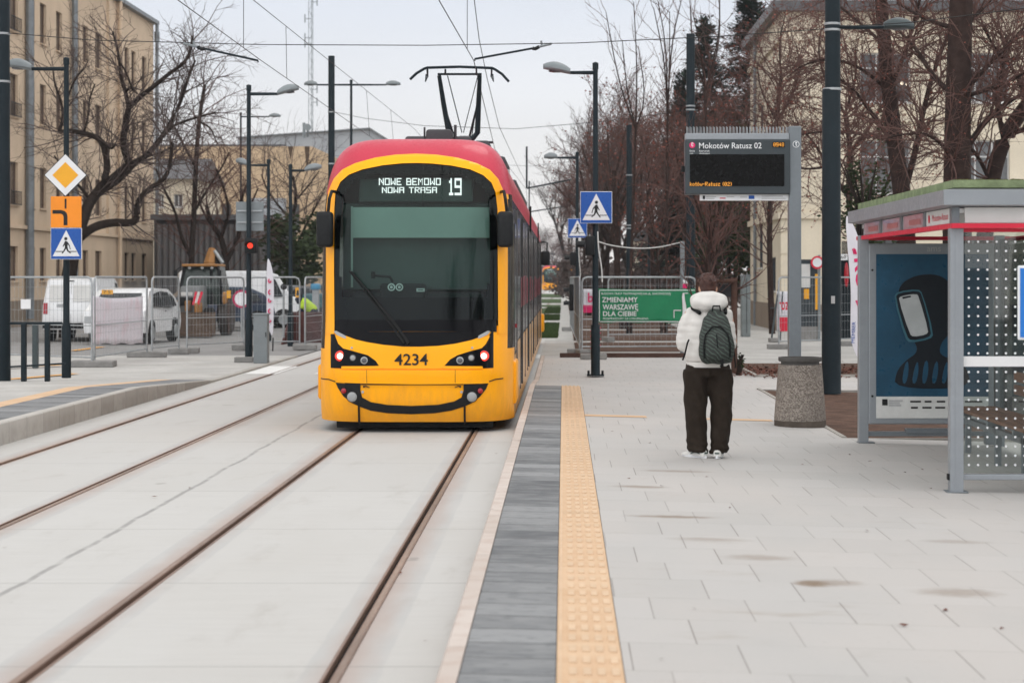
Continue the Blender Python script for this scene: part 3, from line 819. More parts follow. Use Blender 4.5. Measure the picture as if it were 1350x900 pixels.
# interior behind the screen
M['cabwall'] = mat('cab_interior', (.45, .55, .52), .8, var=.08)
M['blind'] = mat('sun_blind', (.40, .48, .455), .8, var=.03)
M['dash'] = mat('dashboard', (.02, .022, .024), .6, var=.2)
b = MB(); b.box(TX - 1.1, TX + 1.1, TY + 2.4, TY + 2.45, .8, 3.3)
b.done('cab_wall', M['cabwall'], tram)
b = MB(); b.rbox(TX - .84, TX + .84, TY + .80, TY + 1.4, 1.2, 1.70, .06); b.rbox(TX - .45, TX + .1, TY + .62, TY + .85, 1.6, 1.80, .03); b.done('dashboard', M['dash'], tram)
b = MB(); b.rbox(TX - .80, TX + .90, TY + .66, TY + .68, 2.36, 2.74, .008)
for x in (-.80, .93): b.box(TX + x - .012, TX + x + .012, TY + .65, TY + .67, 1.75, 2.75)
b.done('sun_blind', M['blind'], tram)
b = MB(); b.rbox(TX - .93, TX + .95, TY + .84, TY + .86, 1.72, 2.80, .01); b.done('cab_screen', mat('cab_screen', (.085, .11, .108), .5, var=.1, sc=1.5), tram)
b = MB(); b.rbox(TX - .72, TX + .70, TY + .67, TY + .75, 2.80, 3.10, .02); b.done('destination_display', mat('display_panel', (.055, .07, .068), .4, var=.1), tram)
yl = TY + .655
def lx(px): return PX(px, yl)
def lz(py): return PZ(py, yl)
led('NOWE BEMOWO', M['led_white'], tram, lx(499.5), lx(581), lz(244.2), lz(234.9), yl)
led('NOWA TRASA', M['led_white'], tram, lx(503.5), lx(576), lz(254.6), lz(246.8), yl)
led('19', M['led_white'], tram, lx(592), lx(608.5), lz(257.5), lz(235), yl)
b = MB(); b.ball((lx(533), TY + 2.2, PZ(327, TY + 2.2)), .035, 12, 8); b.done('cab_lamp', M['lamp_warm'], tram, smooth=True)
for px in (516, 526.5):
    yy = TY + .40; c = (PX(px, yy), yy, PZ(378.5, yy))
    b = MB(); b.lathe([(.047, .01), (.047, 0)], c, 20, 'Y'); e_ = b.done('eye_sticker', M['white'], tram)
    b = MB(); b.lathe([(.030, .002), (.030, -.002)], c, 20, 'Y'); b.done('eye_ring', M['ink'], e_)
    b = MB(); b.lathe([(.018, 0), (.018, -.004)], c, 20, 'Y'); b.done('eye_centre', M['signwhite'], e_)
yy = TY + .45
b = MB(); b.tube([P(492, 360, yy), P(493, 363, yy), P(514, 365, yy), P(518, 372, yy)], .018, 6); b.tube([P(492, 358, yy), P(492, 367, yy)], .03, 6)
b.done('inner_mirror', M['black_matt'], tram)
b = MB(); b.quad(*[P(x, y, TY + .38) for x, y in ((549, 380), (560, 380), (560, 384.5), (549, 384.5))]); b.done('notice_card', M['white'], tram)
b = MB(); b.quad(*[P(x, y, TY + .376) for x, y in ((551, 381.5), (558, 381.5), (558, 382.5), (551, 382.5))]); b.done('notice_print', M['ink'], tram)
# wiper
b = MB()
def fs(px, py, off):
    u, z = fp(px, py); return (TX + u, TY + FR(u, z) - off, z)
b.tube([fs(539, 452, .05), fs(520, 425, .06), fs(490, 388, .07), fs(464, 358, .06)], [.022, .016, .013, .011], 6)
b.tube([fs(533, 452, .045), fs(514, 425, .05), fs(485, 388, .055), fs(461, 357, .045)], [.018, .012, .01, .009], 6)
b.rbox(TX + fp(536, 450)[0] - .06, TX + fp(536, 450)[0] + .06, TY + .1, TY + .16, 1.07, 1.13, .015)
b.done('wiper', M['rubber'], tram, smooth=True)
# mirrors
for s, cx in ((-1, 428.5), (1, 666.5)):
    Y = TY + .42; b = MB(); x0, x1 = PX(cx - 10.5, Y), PX(cx + 10.5, Y)
    b.rbox(x0, x1, Y - .12, Y + .10, PZ(326, Y), PZ(279, Y), .045, 3)
    mo = b.done('mirror_housing', M['black_matt'], tram, smooth=True)
    b = MB(); xi = PX(cx + (4 if s < 0 else 2), Y)
    b.tube([(xi, Y, PZ(281, Y)), (xi - .02 * s, Y - .03, PZ(262, Y)), (xi - .04 * s, Y + .05, PZ(252, Y)), (xi - .09 * s, Y + .3, PZ(252, Y))], .02, 8)
    b.done('mirror_arm', M['black_matt'], mo, smooth=True)
# far mirror and its arm
Y = TY + TL - .45; b = MB(); b.rbox(PX(713.5, Y), PX(725, Y), Y - .1, Y + .12, PZ(350, Y), PZ(331, Y), .04)
b.done('mirror_housing', M['black_matt'], tram, smooth=True)
b = MB(); b.tube([P(721, 332, Y), P(721.5, 320, Y), P(716, 319, Y), P(708, 320, Y)], .025, 8); b.done('mirror_arm', M['black_matt'], tram, smooth=True)
# side: windows, doors, lettering along the right-hand wall (and the same on the left)
M['sideglass'] = mat('side_window', (.07, .075, .08), .10, var=.25, coat=.5)
M['side_red'] = mat('side_print_red', (.33, .03, .055), .4)
M['sidepost'] = mat('side_post', (.10, .10, .105), .35, var=.15)
M['sidegrey'] = mat('side_door', (.30, .26, .23), .4, var=.15, coat=.3)
for s in (1, -1):
    XS = TX + s * 1.2
    def sb(y0, y1, z0, z1, t, name, m):
        b = MB(); xs = sorted((XS - s * .02, XS + s * t)); b.box(xs[0], xs[1], y0, y1, z0, z1); return b.done(name, m, tram)
    sb(TY + 1.12, TY + 2.0, .96, 2.55, .006, 'cab_window', M['sideglass'])
    sb(TY + 1.14, TY + 1.24, 1.24, 1.29, .03, 'side_marker_lamp', M['reflector'])
    sb(TY + 1.2, TY + 1.9, .90, .945, .004, 'panel_seam', M['ink'])
    y = TY + 2.15; k = 0
    while y < TY + TL - 3:
        L = 1.35 if k % 3 == 1 else 2.05
        if k % 3 == 1:
            for j in (0, 1): sb(y + j * L/2 + .02, y + (j + 1) * L/2 - .02, .34, 2.72, .010, 'door_leaf', M['sideglass'])
            sb(y + L/2 - .012, y + L/2 + .012, .34, 2.72, .022, 'door_seal', M['ink'])
        else:
            sb(y + .03, y + L - .03, 1.06, 2.70, .007, 'side_window', M['sideglass'])
            sb(y + .03, y + L - .03, .36, 1.02, .006, 'side_panel', M['tramside'])
        sb(y - .03, y + .02, .3, 2.75, .014, 'side_post', M['sidepost'])
        if k % 6 == 5: sb(y + L - .02, y + L + .25, .35, 3.2, .012, 'gangway_bellows', M['rubber'])
        y += L + (.3 if k % 6 == 5 else .04); k += 1
    r = random.Random(3)
    yy = TY + 4.3
    while yy < TY + TL - 4:
        L = r.uniform(.22, .4); xs = sorted((XS + s * .011, XS + s * .0135)); z0 = 1.45; b = MB()
        b.box(xs[0], xs[1], yy, yy + L, z0, z0 + r.uniform(.38, .46)); b.done('side_letter', M['side_red'], tram); yy += L + r.uniform(.8, 1.3)
# underside shadow gap: chassis box set low, its dark strip standing in for shade; wheels
b = MB(); b.box(TX - .95, TX + .95, TY + .32, TY + TL - .9, .045, .5)
b.done('underframe_shade', M['rubber'], tram)
b = MB()
for yy in (TY + 2.6, TY + 4.4, TY + 14.5, TY + 16.3, TY + 28, TY + 30):
    for s in (-1, 1): b.lathe([(.30, -.05), (.30, .05)], (TX + s * .74, yy, .30), 24, 'X')
b.done('wheels', M['rubber'], tram)
# roof gear
M['roofbox'] = mat('roof_box', (.05, .05, .055), .5, var=.15)
b = MB(); b.rbox(TX - .35, TX + .55, TY + 3.2, TY + 5.6, 3.60, 3.80, .04); b.rbox(TX - .05, TX + .30, TY + 3.0, TY + 4.0, 3.6, 3.88, .04)
b.rbox(TX - .55, TX - .3, TY + 3.4, TY + 4.4, 3.6, 3.72, .03); b.rbox(TX + .6, TX + .8, TY + 3.2, TY + 4.2, 3.6, 3.74, .03)
b.tube([(TX - .75, TY + 3.3, 3.72), (TX + .85, TY + 3.3, 3.72)], .02, 6); b.tube([(TX - .08, TY + 3.2, 3.75), (TX - .08, TY + 3.2, 3.92)], .015, 6); b.tube([(TX + .34, TY + 3.2, 3.75), (TX + .34, TY + 3.2, 3.95)], .022, 6)
b.done('roof_equipment', M['roofbox'], tram, smooth=True)
for a_, d_ in ((7.5, 10), (15, 26)):
    b = MB(); b.rbox(TX - .9, TX + .9, TY + a_, TY + d_, 3.6, 3.79, .05); b.done('roof_equipment', M['roofbox'], tram, smooth=True)
# pantograph
YP = 35.0
pg = MB()
pg.tube([P(579, 100, YP), P(585, 138, YP + .2), P(592, 177, YP + .4), P(599, 183, YP + .4), P(609, 184.5, YP + .4)], [.035, .045, .05, .05, .06], 8)
pg.tube([P(632.5, 100, YP), P(631, 134, YP + .2), P(629.5, 175, YP + .4), P(624, 182, YP + .4), P(611, 184.5, YP + .4)], [.035, .045, .05, .05, .06], 8)
pg.tube([P(577, 98, YP), P(635, 98, YP)], .022, 6)
pg.rbox(PX(603, YP), PX(618, YP), YP + .2, YP + .6, PZ(190, YP), PZ(178, YP), .03)
pg.tube([P(579, 104, YP), P(585, 138, YP + .9), P(600, 184, YP + 1.6)], .02, 6); pg.tube([P(632, 104, YP), P(629, 140, YP + .9), P(618, 184, YP + 1.6)], .02, 6)
pg.tube([P(590, 100, YP), P(609, 175, YP + .4)], .009, 4); pg.tube([P(630, 100, YP), P(611, 175, YP + .4)], .009, 4); pg.tube([P(631, 120, YP), P(622, 180, YP + .5)], .009, 4)
pan = pg.done('pantograph', M['mast'], tram, smooth=True)
pg = MB()
for dy in (-.2, .2):
    pg.tube([P(540.5, 105, YP + dy), P(549, 97, YP + dy), P(559, 91, YP + dy), P(563, 89.5, YP + dy), P(606, 88.3, YP + dy), P(649, 90, YP + dy), P(653, 92, YP + dy), P(662, 98, YP + dy), P(671, 108, YP + dy)], .026, 6)
for x in (563.5, 587, 628, 648): pg.tube([P(x, 92, YP - .2), P(x, 98, YP), P(x, 92, YP + .2)], .018, 5); 
for x, q_ in ((563, -1), (648.5, 1)): pg.tube([P(x, 92, YP), P(x - 1 * q_, 101, YP), P(x + 2 * q_, 108, YP), P(x + 1 * q_, 98, YP)], .014, 5)
pg.done('collector_head', M['mast'], pan, smooth=True)
# the far tram: same make, seen small at the end of the avenue
far = dup(tram, (PX(725.5, 290), 290, 0), 'small yellow tram far away at the end of the avenue beside the lawns')
far['category'] = 'tram'
# ================================================================== masts, lamps, signs
def mast(label, px, Y, width_px, top_py, zb=.1, group='catenary masts', rings=((.5,),)):
    X = PX(px, Y); zt = PZ(top_py, Y); r = width_px * Y / F_PX / 2
    t = thing('catenary_mast', label, 'mast', (X, Y, zb), group)
    b = MB(); b.lathe([(r * 1.04, 0), (r, .4), (r * .92, 6.2), (r * .92, zt - zb)] if zt - zb > 6.4 else [(r, 0), (r * .95, zt - zb)], (X, Y, zb), 20)
    b.done('pole', M['mast'], t, smooth=True)
    return t, X, zt
def clamp(t, X, Y, z, r, m='steel'):
    b = MB(); b.lathe([(r, -.02), (r + .006, -.015), (r + .006, .015), (r, .02)], (X, Y, z), 20); b.done('clamp_band', M[m], t, smooth=True)
# the near right mast has a wider lower tube, a step and a lamp arm
Y = 30.8; X = PX(1096, Y)
t = thing('catenary_mast', 'thick dark mast behind the concrete planter with a lamp arm near its top', 'mast', (X, Y, .08), 'catenary masts')
z0 = .08; zs = PZ(118, Y)
b = MB(); b.lathe([(.155, 0), (.150, .02), (.148, 1.5), (.142, zs - z0 - .02), (.136, zs - z0)], (X + 0, Y, z0), 28); b.done('lower_tube', M['mast'], t, smooth=True)
b = MB(); b.lathe([(.120, 0), (.113, 4.2)], (X + .02, Y, zs), 28); b.done('upper_tube', M['mast'], t, smooth=True)
for py in (118, 32, 40): clamp(t, X + .015, Y, PZ(py, Y), .120 if py < 100 else .138)
b = MB(); b.rbox(PX(1094, Y), PX(1099, Y), Y - .158, Y - .145, PZ(400, Y), PZ(390, Y), .004); b.done('sticker', M['grey_ink'], t)
def lamp_head(x0, x1, py, Y, t, tilt=0.0, m='lampg'):
    """cobra-head lamp; x0 is the arm end, x1 the tip"""
    X0, X1, Z = PX(x0, Y), PX(x1, Y), PZ(py, Y); L = X1 - X0; rings = []
    for k in range(9):
        s = k / 8; x = X0 + L * s
        wdt = .16 * math.sin(PI * (s * .82 + .15)) ** .7; h = .14 * math.sin(PI * (s * .8 + .12)) ** .8
        zc = Z + L * 0 + tilt * s
        rings.append([(x, Y + wdt * math.cos(a), zc + (h if math.sin(a) > 0 else .045) * math.sin(a)) for a in [2 * PI * i / 14 for i in range(14)]])
    b = MB(); b.loft(rings); h_ = b.done('lamp_head', M[m], t, smooth=True)
    b = MB(); b.ball((X0 + L * .5, Y, Z - .035 + tilt * .5), (abs(L) * .32, .10, .03), 14, 6); b.done('lamp_glass', M['lensdark'], h_, smooth=True)
b = MB(); b.tube([P(1104, 36, Y), P(1140, 36.5, Y), P(1168, 36, Y)], [.03, .03, .024], 8); b.done('lamp_arm', M['mast'], t, smooth=True)
lamp_head(1165, 1205, 35, Y, t, 0.0, 'mastg')
# other masts
t, X, zt = mast('dark mast at the left edge beside the bicycle railings', 1.5, 34.5, 24, -30, .05)
clamp(t, X, 34.5, PZ(45, 34.5), .148); clamp(t, X, 34.5, PZ(108, 34.5), .15)
t, X, zt = mast('dark mast standing free between the lamps left of the tram roof', 437, 62, 9.3, 74, 0)
clamp(t, X, 62, PZ(148, 62), .108); clamp(t, X, 62, PZ(216, 62), .11)
t, X, zt = mast('dark mast rising behind the dark display board', 910.5, 52, 12.4, 45, .03)
clamp(t, X, 52, PZ(145, 52), .116); clamp(t, X, 52, PZ(140, 52), .116)
t, X, zt = mast('farther dark mast behind the green banner', 829.5, 65, 8.0, 165, .03)
for py in (231, 297, 301): clamp(t, X, 65, PZ(py, 65), .10)

def street_lamp(label, px, base_py, top_py, arms, Y=None, zb=.05, wpx=None, group='street lamps', r=.062):
    Y = Y or (CAM_H - zb) * F_PX / (base_py - VY); X = PX(px, Y); zt = PZ(top_py, Y)
    t = thing('street_lamp', label, 'street lamp', (X, Y, zb), group)
    b = MB(); b.lathe([(r * 1.35, 0), (r * 1.35, .9), (r * .95, .95), (r * .72, zt - zb), (r * .9, zt - zb + .01), (r * .9, zt - zb + .12), (r * .3, zt - zb + .14)], (X, Y, zb), 14); b.done('pole', M['mast'], t, smooth=True)
    for x0, x1, py0, py1 in arms:
        b = MB(); b.tube([(X, Y, PZ(py0 + 2, Y)), P(x0, py0 + 2, Y)], [r * .6, r * .5], 8); b.done('lamp_arm', M['mast'], t, smooth=True)
        lamp_head(x0, x1, py0 + 1, Y, t, (py0 - py1) * Y / F_PX)
    return t, X, Y
sgn_t, SX, SY = street_lamp('lamp post on the right carrying the near blue crossing sign', 785, 495, 92, [(752, 716, 94, 87)], zb=.06, group='street lamps')
street_lamp('lamp post carrying the yellow diamond priority sign', 87.5, 498, 86, [(42, 9, 89, 84)], zb=.1)
tl_t, LX, LY_ = street_lamp('lamp post left of the tram with the red traffic light', 328, 477, 120, [(366, 394, 122, 115)], zb=.03)
street_lamp('double armed lamp standing right of the dark mast', 463, 0, 110, [(418, 401, 110, 110), (509, 528, 110, 110)], Y=75, zb=0)
street_lamp('distant thin lamp with one arm above the left trees', 317.5, 0, 152, [(355, 370, 152, 152)], Y=95, zb=0)
street_lamp('lamp behind the feather flag with its arm to the left', 354, 0, 216, [(328, 311, 216, 211)], Y=58, zb=0)
street_lamp('lamp behind the feather flag with its arm to the right', 383, 0, 223, [(402, 424, 223, 219)], Y=54, zb=0)
l2, L2X, L2Y = street_lamp('second lamp post on the right carrying the farther blue crossing sign', 761, 447, 206, [(735, 717, 206, 206)], zb=.03)
street_lamp('small distant lamp against the red trees on the right', 855.5, 0, 254, [(874, 887, 255, 255)], Y=88, zb=0)

def sign_plate(name, label, x0, x1, y0, y1, Y, m, post=None, r=.03, border='signwhite'):
    X0, X1, Z0, Z1 = PX(x0, Y), PX(x1, Y), PZ(y1, Y), PZ(y0, Y)
    t = thing(name, label, 'road sign', ((X0 + X1) / 2, Y, (Z0 + Z1) / 2))
    b = MB(); b.rbox(X0, X1, Y - .012, Y + .012, Z0, Z1, .005, 1); b.done('plate', M[border], t)
    b = MB(); g = .009; b.box(X0 + g, X1 - g, Y - .016, Y - .0125, Z0 + g, Z1 - g); b.done('face', M[m], t)
    b = MB(); b.box((X0 + X1)/2 - .12, (X0 + X1)/2 + .12, Y + .012, Y + .05, (Z0 + Z1)/2 - .03, (Z0 + Z1)/2 + .03); b.done('bracket', M['steel'], t)
    return t, X0, X1, Z0, Z1
WALK = {'body': [(-.05,.62),(.06,.64),(.12,.50),(.20,.36),(.17,.33),(.08,.44),(.07,.30),(.15,.14),(.26,.0),(.20,-.01),(.09,.11),(.0,.24),(-.08,.10),(-.24,.0),(-.28,.03),(-.13,.16),(-.08,.34),(-.10,.47),(-.18,.36),(-.22,.20),(-.26,.22),(-.20,.44)]}
def crossing_sign(label, x0, x1, y0, y1, Y, flip=1):
    t, X0, X1, Z0, Z1 = sign_plate('crossing_sign', label, x0, x1, y0, y1, Y, 'blue'); S = X1 - X0; H = Z1 - Z0; cx = (X0 + X1) / 2
    b = MB(); b.prism([(cx - S * .43, Z0 + H * .10), (cx + S * .43, Z0 + H * .10), (cx, Z0 + H * .93)], Y - .0195, Y - .0165); b.done('triangle', M['signwhite'], t)
    b = MB(); k = H * .78
    b.prism([(cx + flip * p[0] * k * .72, Z0 + H * .19 + p[1] * k * .80) for p in WALK['body']], Y - .0225, Y - .020)
    b.lathe([(k * .065, .0), (k * .065, .003)], (cx + flip * .01 * k, Y - .0228, Z0 + H * .19 + .60 * k), 14, 'Y')
    b.box(cx - S * .34, cx - S * .1, Y - .0222, Y - .0205, Z0 + H * .24, Z0 + H * .265); b.box(cx + S * .1, cx + S * .34, Y - .0222, Y - .0205, Z0 + H * .24, Z0 + H * .265)
    b.done('pedestrian_symbol', M['ink'], t)
crossing_sign('blue pedestrian crossing sign on the nearer right lamp post', 765, 807, 252.5, 294.5, SY - .12)
crossing_sign('smaller looking blue crossing sign on the farther right lamp post', 748.5, 774, 288, 313.5, L2Y - .12)
YS = 34.9 - .1
crossing_sign('blue crossing sign below the orange plate on the left post', 67, 108, 300.5, 342, YS, -1)
# diamond
c = P(86.5, 231, YS); d = 28.6 * YS / F_PX
t = thing('priority_sign', 'diamond sign, orange with a white border, on the left post', 'road sign', c)
b = MB(); b.prism([(c.x - d, c.z), (c.x, c.z - d), (c.x + d, c.z), (c.x, c.z + d)], YS - .012, YS + .012); b.done('plate', M['ink'], t)
d1 = d * .955; b = MB(); b.prism([(c.x - d1, c.z), (c.x, c.z - d1), (c.x + d1, c.z), (c.x, c.z + d1)], YS - .016, YS - .0125); b.done('face', M['signwhite'], t)
d1 = d * .60; b = MB(); b.prism([(c.x - d1, c.z), (c.x, c.z - d1), (c.x + d1, c.z), (c.x, c.z + d1)], YS - .020, YS - .0165); b.done('diamond', M['signyel'], t)
# orange plate with the priority route
t, X0, X1, Z0, Z1 = sign_plate('route_plate', 'orange plate with a black right-angled route line on the left post', 67, 107.5, 259, 300, YS, 'orange', border='orange')
b = MB(); bx = lambda x0, x1, y0, y1, k=0: b.box(PX(x0, YS), PX(x1, YS), YS - .020 - k, YS - .0165, PZ(y1, YS), PZ(y0, YS))
b.prism([(PX(x, YS), PZ(y, YS)) for x, y in ((69.5, 277), (81, 277), (85.5, 278.3), (88.3, 281), (89.3, 285), (89.3, 297), (84.2, 297), (84.2, 285.5), (83, 283), (80.5, 281.8), (69.5, 281.8))], YS - .020, YS - .0165)
bx(85.6, 88, 262, 275)
b.done('route_line', M['ink'], t)

# back of a sign panel on the left lamp post + traffic signals
YB = LY_ + .1
t = thing('sign_panel', 'grey back of a large square sign on the post with the red traffic light', 'road sign', P(328, 285, YB))
b = MB(); b.rbox(PX(311, YB), PX(347.5, YB), YB, YB + .03, PZ(304.5, YB), PZ(266, YB), .008); b.done('plate', M['lampg'], t)
b = MB(); b.box(PX(313, YB), PX(346, YB), YB - .03, YB - .001, PZ(279, YB), PZ(277, YB)); b.box(PX(313, YB), PX(346, YB), YB - .03, YB - .001, PZ(294, YB), PZ(292, YB)); b.done('rails', M['steel'], t)
def signal(label, px, py, Y, lit=None, face=1, h=.62, w=.22, n=2, side=0):
    """face +1: lenses look left/right along X"""
    c = P(px, py, Y); t = thing('traffic_signal', label, 'traffic light', c)
    b = MB(); b.rbox(c.x - w/2, c.x + w/2, c.y - w/2, c.y + w/2, c.z - h/2, c.z + h/2, .03); b.done('housing', M['black_matt'], t, smooth=True)
    for k in range(n):
        zc = c.z + h/2 - h / n * (k + .5)
        b = MB()
        if side:      # visor pointing sideways
            rings = []
            for s in (0, 1):
                rings.append([(c.x + side * (w/2 + s * .17), c.y + .10 * math.cos(a), zc + .10 * math.sin(a) - s * .01) for a in [PI * i / 8 - .2 for i in range(9)]])
            b.loft(rings, cap=False, closed=False); b.done('visor', M['black_matt'], t, smooth=True, recalc=False)
            b = MB(); b.ball((c.x + side * (w/2), c.y, zc), (.03, .085, .085), 12, 8); b.done('signal_lens', M['signal_red'] if lit == k else M['lensdark'], t, smooth=True)
        else:
            rings = []
            for s in (0, 1): rings.append([(c.x + .10 * math.cos(a), c.y - w/2 - s * .15, zc + .10 * math.sin(a)) for a in [PI * i / 8 for i in range(9)]])
            b.loft(rings, cap=False, closed=False); b.done('visor', M['black_matt'], t, smooth=True, recalc=False)
            b = MB(); b.ball((c.x, c.y - w/2, zc), (.062, .03, .062), 12, 8); b.done('signal_lens', M['signal_red'] if lit == k else M['lensdark'], t, smooth=True)
    return t
Ys = LY_ - .02
t = signal('traffic light showing red on the lamp post left of the tram', 331, 324, LY_ - .2, lit=0, n=1, h=.33, w=.26)
signal('dark traffic light on the nearer right lamp post', 778, 324, SY, n=1, h=.36, w=.18, side=-1)
signal('dark traffic light on the farther right lamp post', 756, 341, L2Y, n=1, h=.4, w=.2, side=-1)
signal('unlit traffic light lying wrapped low on the farther right post', 757, 392, L2Y - .2, n=2, h=.8, w=.3, side=-1)
# cabinet and buttons by the left lamp
Yc = 42.8; t = thing('control_cabinet', 'light grey control cabinet beside the lamp post with the red light', 'cabinet', (PX(342, Yc), Yc, .03))
b = MB(); b.rbox(PX(334, Yc), PX(352.5, Yc), Yc, Yc + .3, .03, PZ(414, Yc), .015); cb = b.done('body', M['lampg'], t)
b = MB(); b.rbox(PX(333, Yc), PX(353.5, Yc), Yc - .02, Yc + .32, PZ(415, Yc), PZ(413, Yc), .01); b.done('lid', M['lampg'], t)
b = MB(); b.box(PX(350, Yc), PX(351, Yc), Yc - .015, Yc, PZ(444, Yc), PZ(438, Yc)); b.done('handle', M['black_matt'], t)
t = thing('base_block', 'concrete block lying at the foot of the lamp post with the red light', 'block', (LX, LY_ - .3, .03))
b = MB(); b.rbox(PX(312, LY_), PX(337, LY_), LY_ - .35, LY_ - .12, .03, .15, .02); b.done('block', M['concrete'], t)
# bolts at the post feet
for tt, px, py in ((sgn_t, 785, 495),):
    b = MB(); c = G(px, py, .05); b.rbox(c.x - .16, c.x + .16, c.y - .16, c.y + .16, .05, .075, .005)
    b.done('base_plate', M['mast'], tt)
    for sx_ in (-1, 1):
        b = MB(); b.lathe([(.022, 0), (.022, .08)], (c.x + sx_ * .13, c.y - .1, .07), 8); b.done('bolt', M['black_matt'], tt)
    b = MB(); b.lathe([(.087, 0), (.087, .62)], (c.x, c.y, PZ(472, c.y)), 14); 
    wrap = b.done('wrap', M['ink'], tt, smooth=True)
    for py2 in (434, 441, 449, 457):
        b = MB(); b.tube([(c.x + .09 * math.cos(a), c.y + .09 * math.sin(a), PZ(py2, c.y) + .03 * math.cos(a)) for a in [PI + PI * i / 6 for i in range(7)]], .009, 5); b.done('tape', M['pink'], wrap)
# bicycle railings on the left
for px in (46,):
    Yr = 34.0; t = thing('railing', 'low dark tubular railing beside the left edge mast', 'railing', (PX(46, Yr), Yr, .1))
    for p_ in (31.5, 62.5):
        b = MB(); b.rbox(PX(p_ - 3.2, Yr), PX(p_ + 3.2, Yr), Yr - .05, Yr + .05, .1, PZ(426, Yr), .012); b.done('post', M['mast'], t)
    b = MB(); b.tube([P(13, 426, Yr), P(82, 426, Yr)], .022, 8); b.done('rail', M['mast'], t)
    b = MB(); b.tube([P(13, 483.5, Yr), P(86, 479, Yr)], .016, 8); b.done('rail', M['mast'], t)
Yr = 40; t = thing('bollard', 'short grey post behind the low dark railing', 'bollard', (PX(46.5, Yr), Yr, .05))
b = MB(); b.rbox(PX(43, Yr), PX(50.5, Yr), Yr - .06, Yr + .06, .05, PZ(428, Yr), .02); b.done('post', M['mastg'], t)
t = thing('notice_card', 'small white paper notice hung above the bollard', 'notice', P(34, 400, 40.4))
b = MB(); b.box(PX(27.5, 40.4), PX(40.5, 40.4), 40.39, 40.40, PZ(407, 40.4), PZ(394.5, 40.4)); b.done('sheet', M['white'], t)

# ------------------------------------------------------------------ stop display on its post, planter
YD = 24.3; XD = PX(1047, YD)
t = thing('stop_display', 'grey stop post with a dark display board reading Mokotów Ratusz 02', 'display board', (XD, YD, .09))
b = MB(); b.rbox(PX(1039.2, YD), PX(1055.3, YD), YD - .09, YD + .09, .09, PZ(167, YD), .012); b.done('post', M['alu'], t)
b = MB(); b.rbox(PX(903, YD), PX(1039, YD), YD - .10, YD + .10, PZ(184.8, YD), PZ(176.5, YD), .006); b.done('top_bar', M['alu_l'], t)
b = MB(); b.rbox(PX(902.5, YD), PX(1040.5, YD), YD - .12, YD + .12, PZ(256.5, YD), PZ(184.9, YD), .012); bd = b.done('board', M['board'], t)
fy = YD - .122
def rect(x0, x1, y0, y1, Y, name, m, parent, k=0.0):
    b = MB(); b.box(PX(x0, Y), PX(x1, Y), Y - .004 - k, Y, PZ(y1, Y), PZ(y0, Y)); return b.done(name, m, parent)
rect(909.5, 1034, 203.5, 245.5, fy, 'screen', M['screen'], bd)
text('Mokotów Ratusz 02', M['signwhite'], bd, (PX(921.5, fy), fy - .003, PZ(195.8, fy)), width=82.5 * fy / F_PX, height=7.6 * fy / F_PX, name='stop_name', bold=.006)
led('0948', M['led_amber'], bd, PX(1019.5, fy), PX(1033.5, fy), PZ(193.3, fy), PZ(188.3, fy), fy - .006, 'clock')
rect(1018.5, 1034.5, 187.4, 194.4, fy, 'clock_window', M['screen'], bd)
led('kotów-Ratusz (02)', M['led_amber'], bd, PX(909.5, fy), PX(964.5, fy), PZ(245.3, fy), PZ(240.2, fy), fy - .007, 'running_text')
c = P(912.6, 191.5, fy); b = MB(); b.lathe([(.036, 0), (.036, -.004)], c, 20, 'Y'); b.done('line_symbol', M['pink'], bd)
text('e', M['signwhite'], bd, (c.x - .013, fy - .006, c.z - .016), height=.05, width=.026, name='line_symbol')
text('linia', M['signwhite'], bd, P(909.3, 200.2, fy - .003), width=.062, height=.023); text('cel', M['signwhite'], bd, P(909.3, 203.1, fy - .003), width=.04, height=.017)
text('kierunek', M['signwhite'], bd, P(922, 200.2, fy - .003), width=.125, height=.022); text('destination', M['signwhite'], bd, P(922, 203.2, fy - .003), width=.125, height=.018)
b = MB()
for i in range(62):
    x = PX(905 + i * 2.18, YD); h = .085
    b.tube([(x, YD + (.03 if i % 2 else -.03), PZ(176.6, YD)), (x, YD + (.05 if i % 2 else -.05), PZ(176.6, YD) + h)], .0045, 4)
sp = b.done('bird_spikes', M['steel'], t)
fy2 = YD - .05
b = MB(); b.box(PX(922.5, YD), PX(1039, YD), YD - .05, YD + .05, PZ(264.5, YD), PZ(256.6, YD)); st = b.done('funding_strip', M['signwhite'], t)
rect(926.5, 929.5, 258, 262.6, fy2 - .001, 'emblem', M['ink'], st); rect(949, 956.5, 260.8, 262, fy2 - .001, 'flag_red', M['red_trim'], st); rect(987, 994.5, 257.8, 262.4, fy2 - .001, 'flag_blue', M['blue'], st)
for x0, x1, y in ((931, 944, 259), (931, 942, 261.3), (958, 968, 259.2), (976, 985, 259.5), (1004, 1032, 258.4), (1004, 1036, 261.2)):
    rect(x0, x1, y, y + .9, fy2 - .001, 'small_print', M['grey_ink'], st)
c = P(1049.5, 190.3, YD - .092); b = MB(); b.lathe([(.041, 0), (.041, -.003)], c, 24, 'Y'); bdg = b.done('badge', M['signwhite'], t)
b = MB(); b.lathe([(.033, 0), (.033, -.005)], c, 24, 'Y'); b.done('badge_inner', M['board_l'], bdg)
text('t', M['signwhite'], bdg, (c.x - .012, c.y - .007, c.z - .018), height=.05, width=.026, bold=.03)
b = MB(); b.rbox(PX(898, YD), PX(903, YD), YD - .03, YD + .03, PZ(227, YD), PZ(219, YD), .008); b.done('button', M['black_matt'], t)
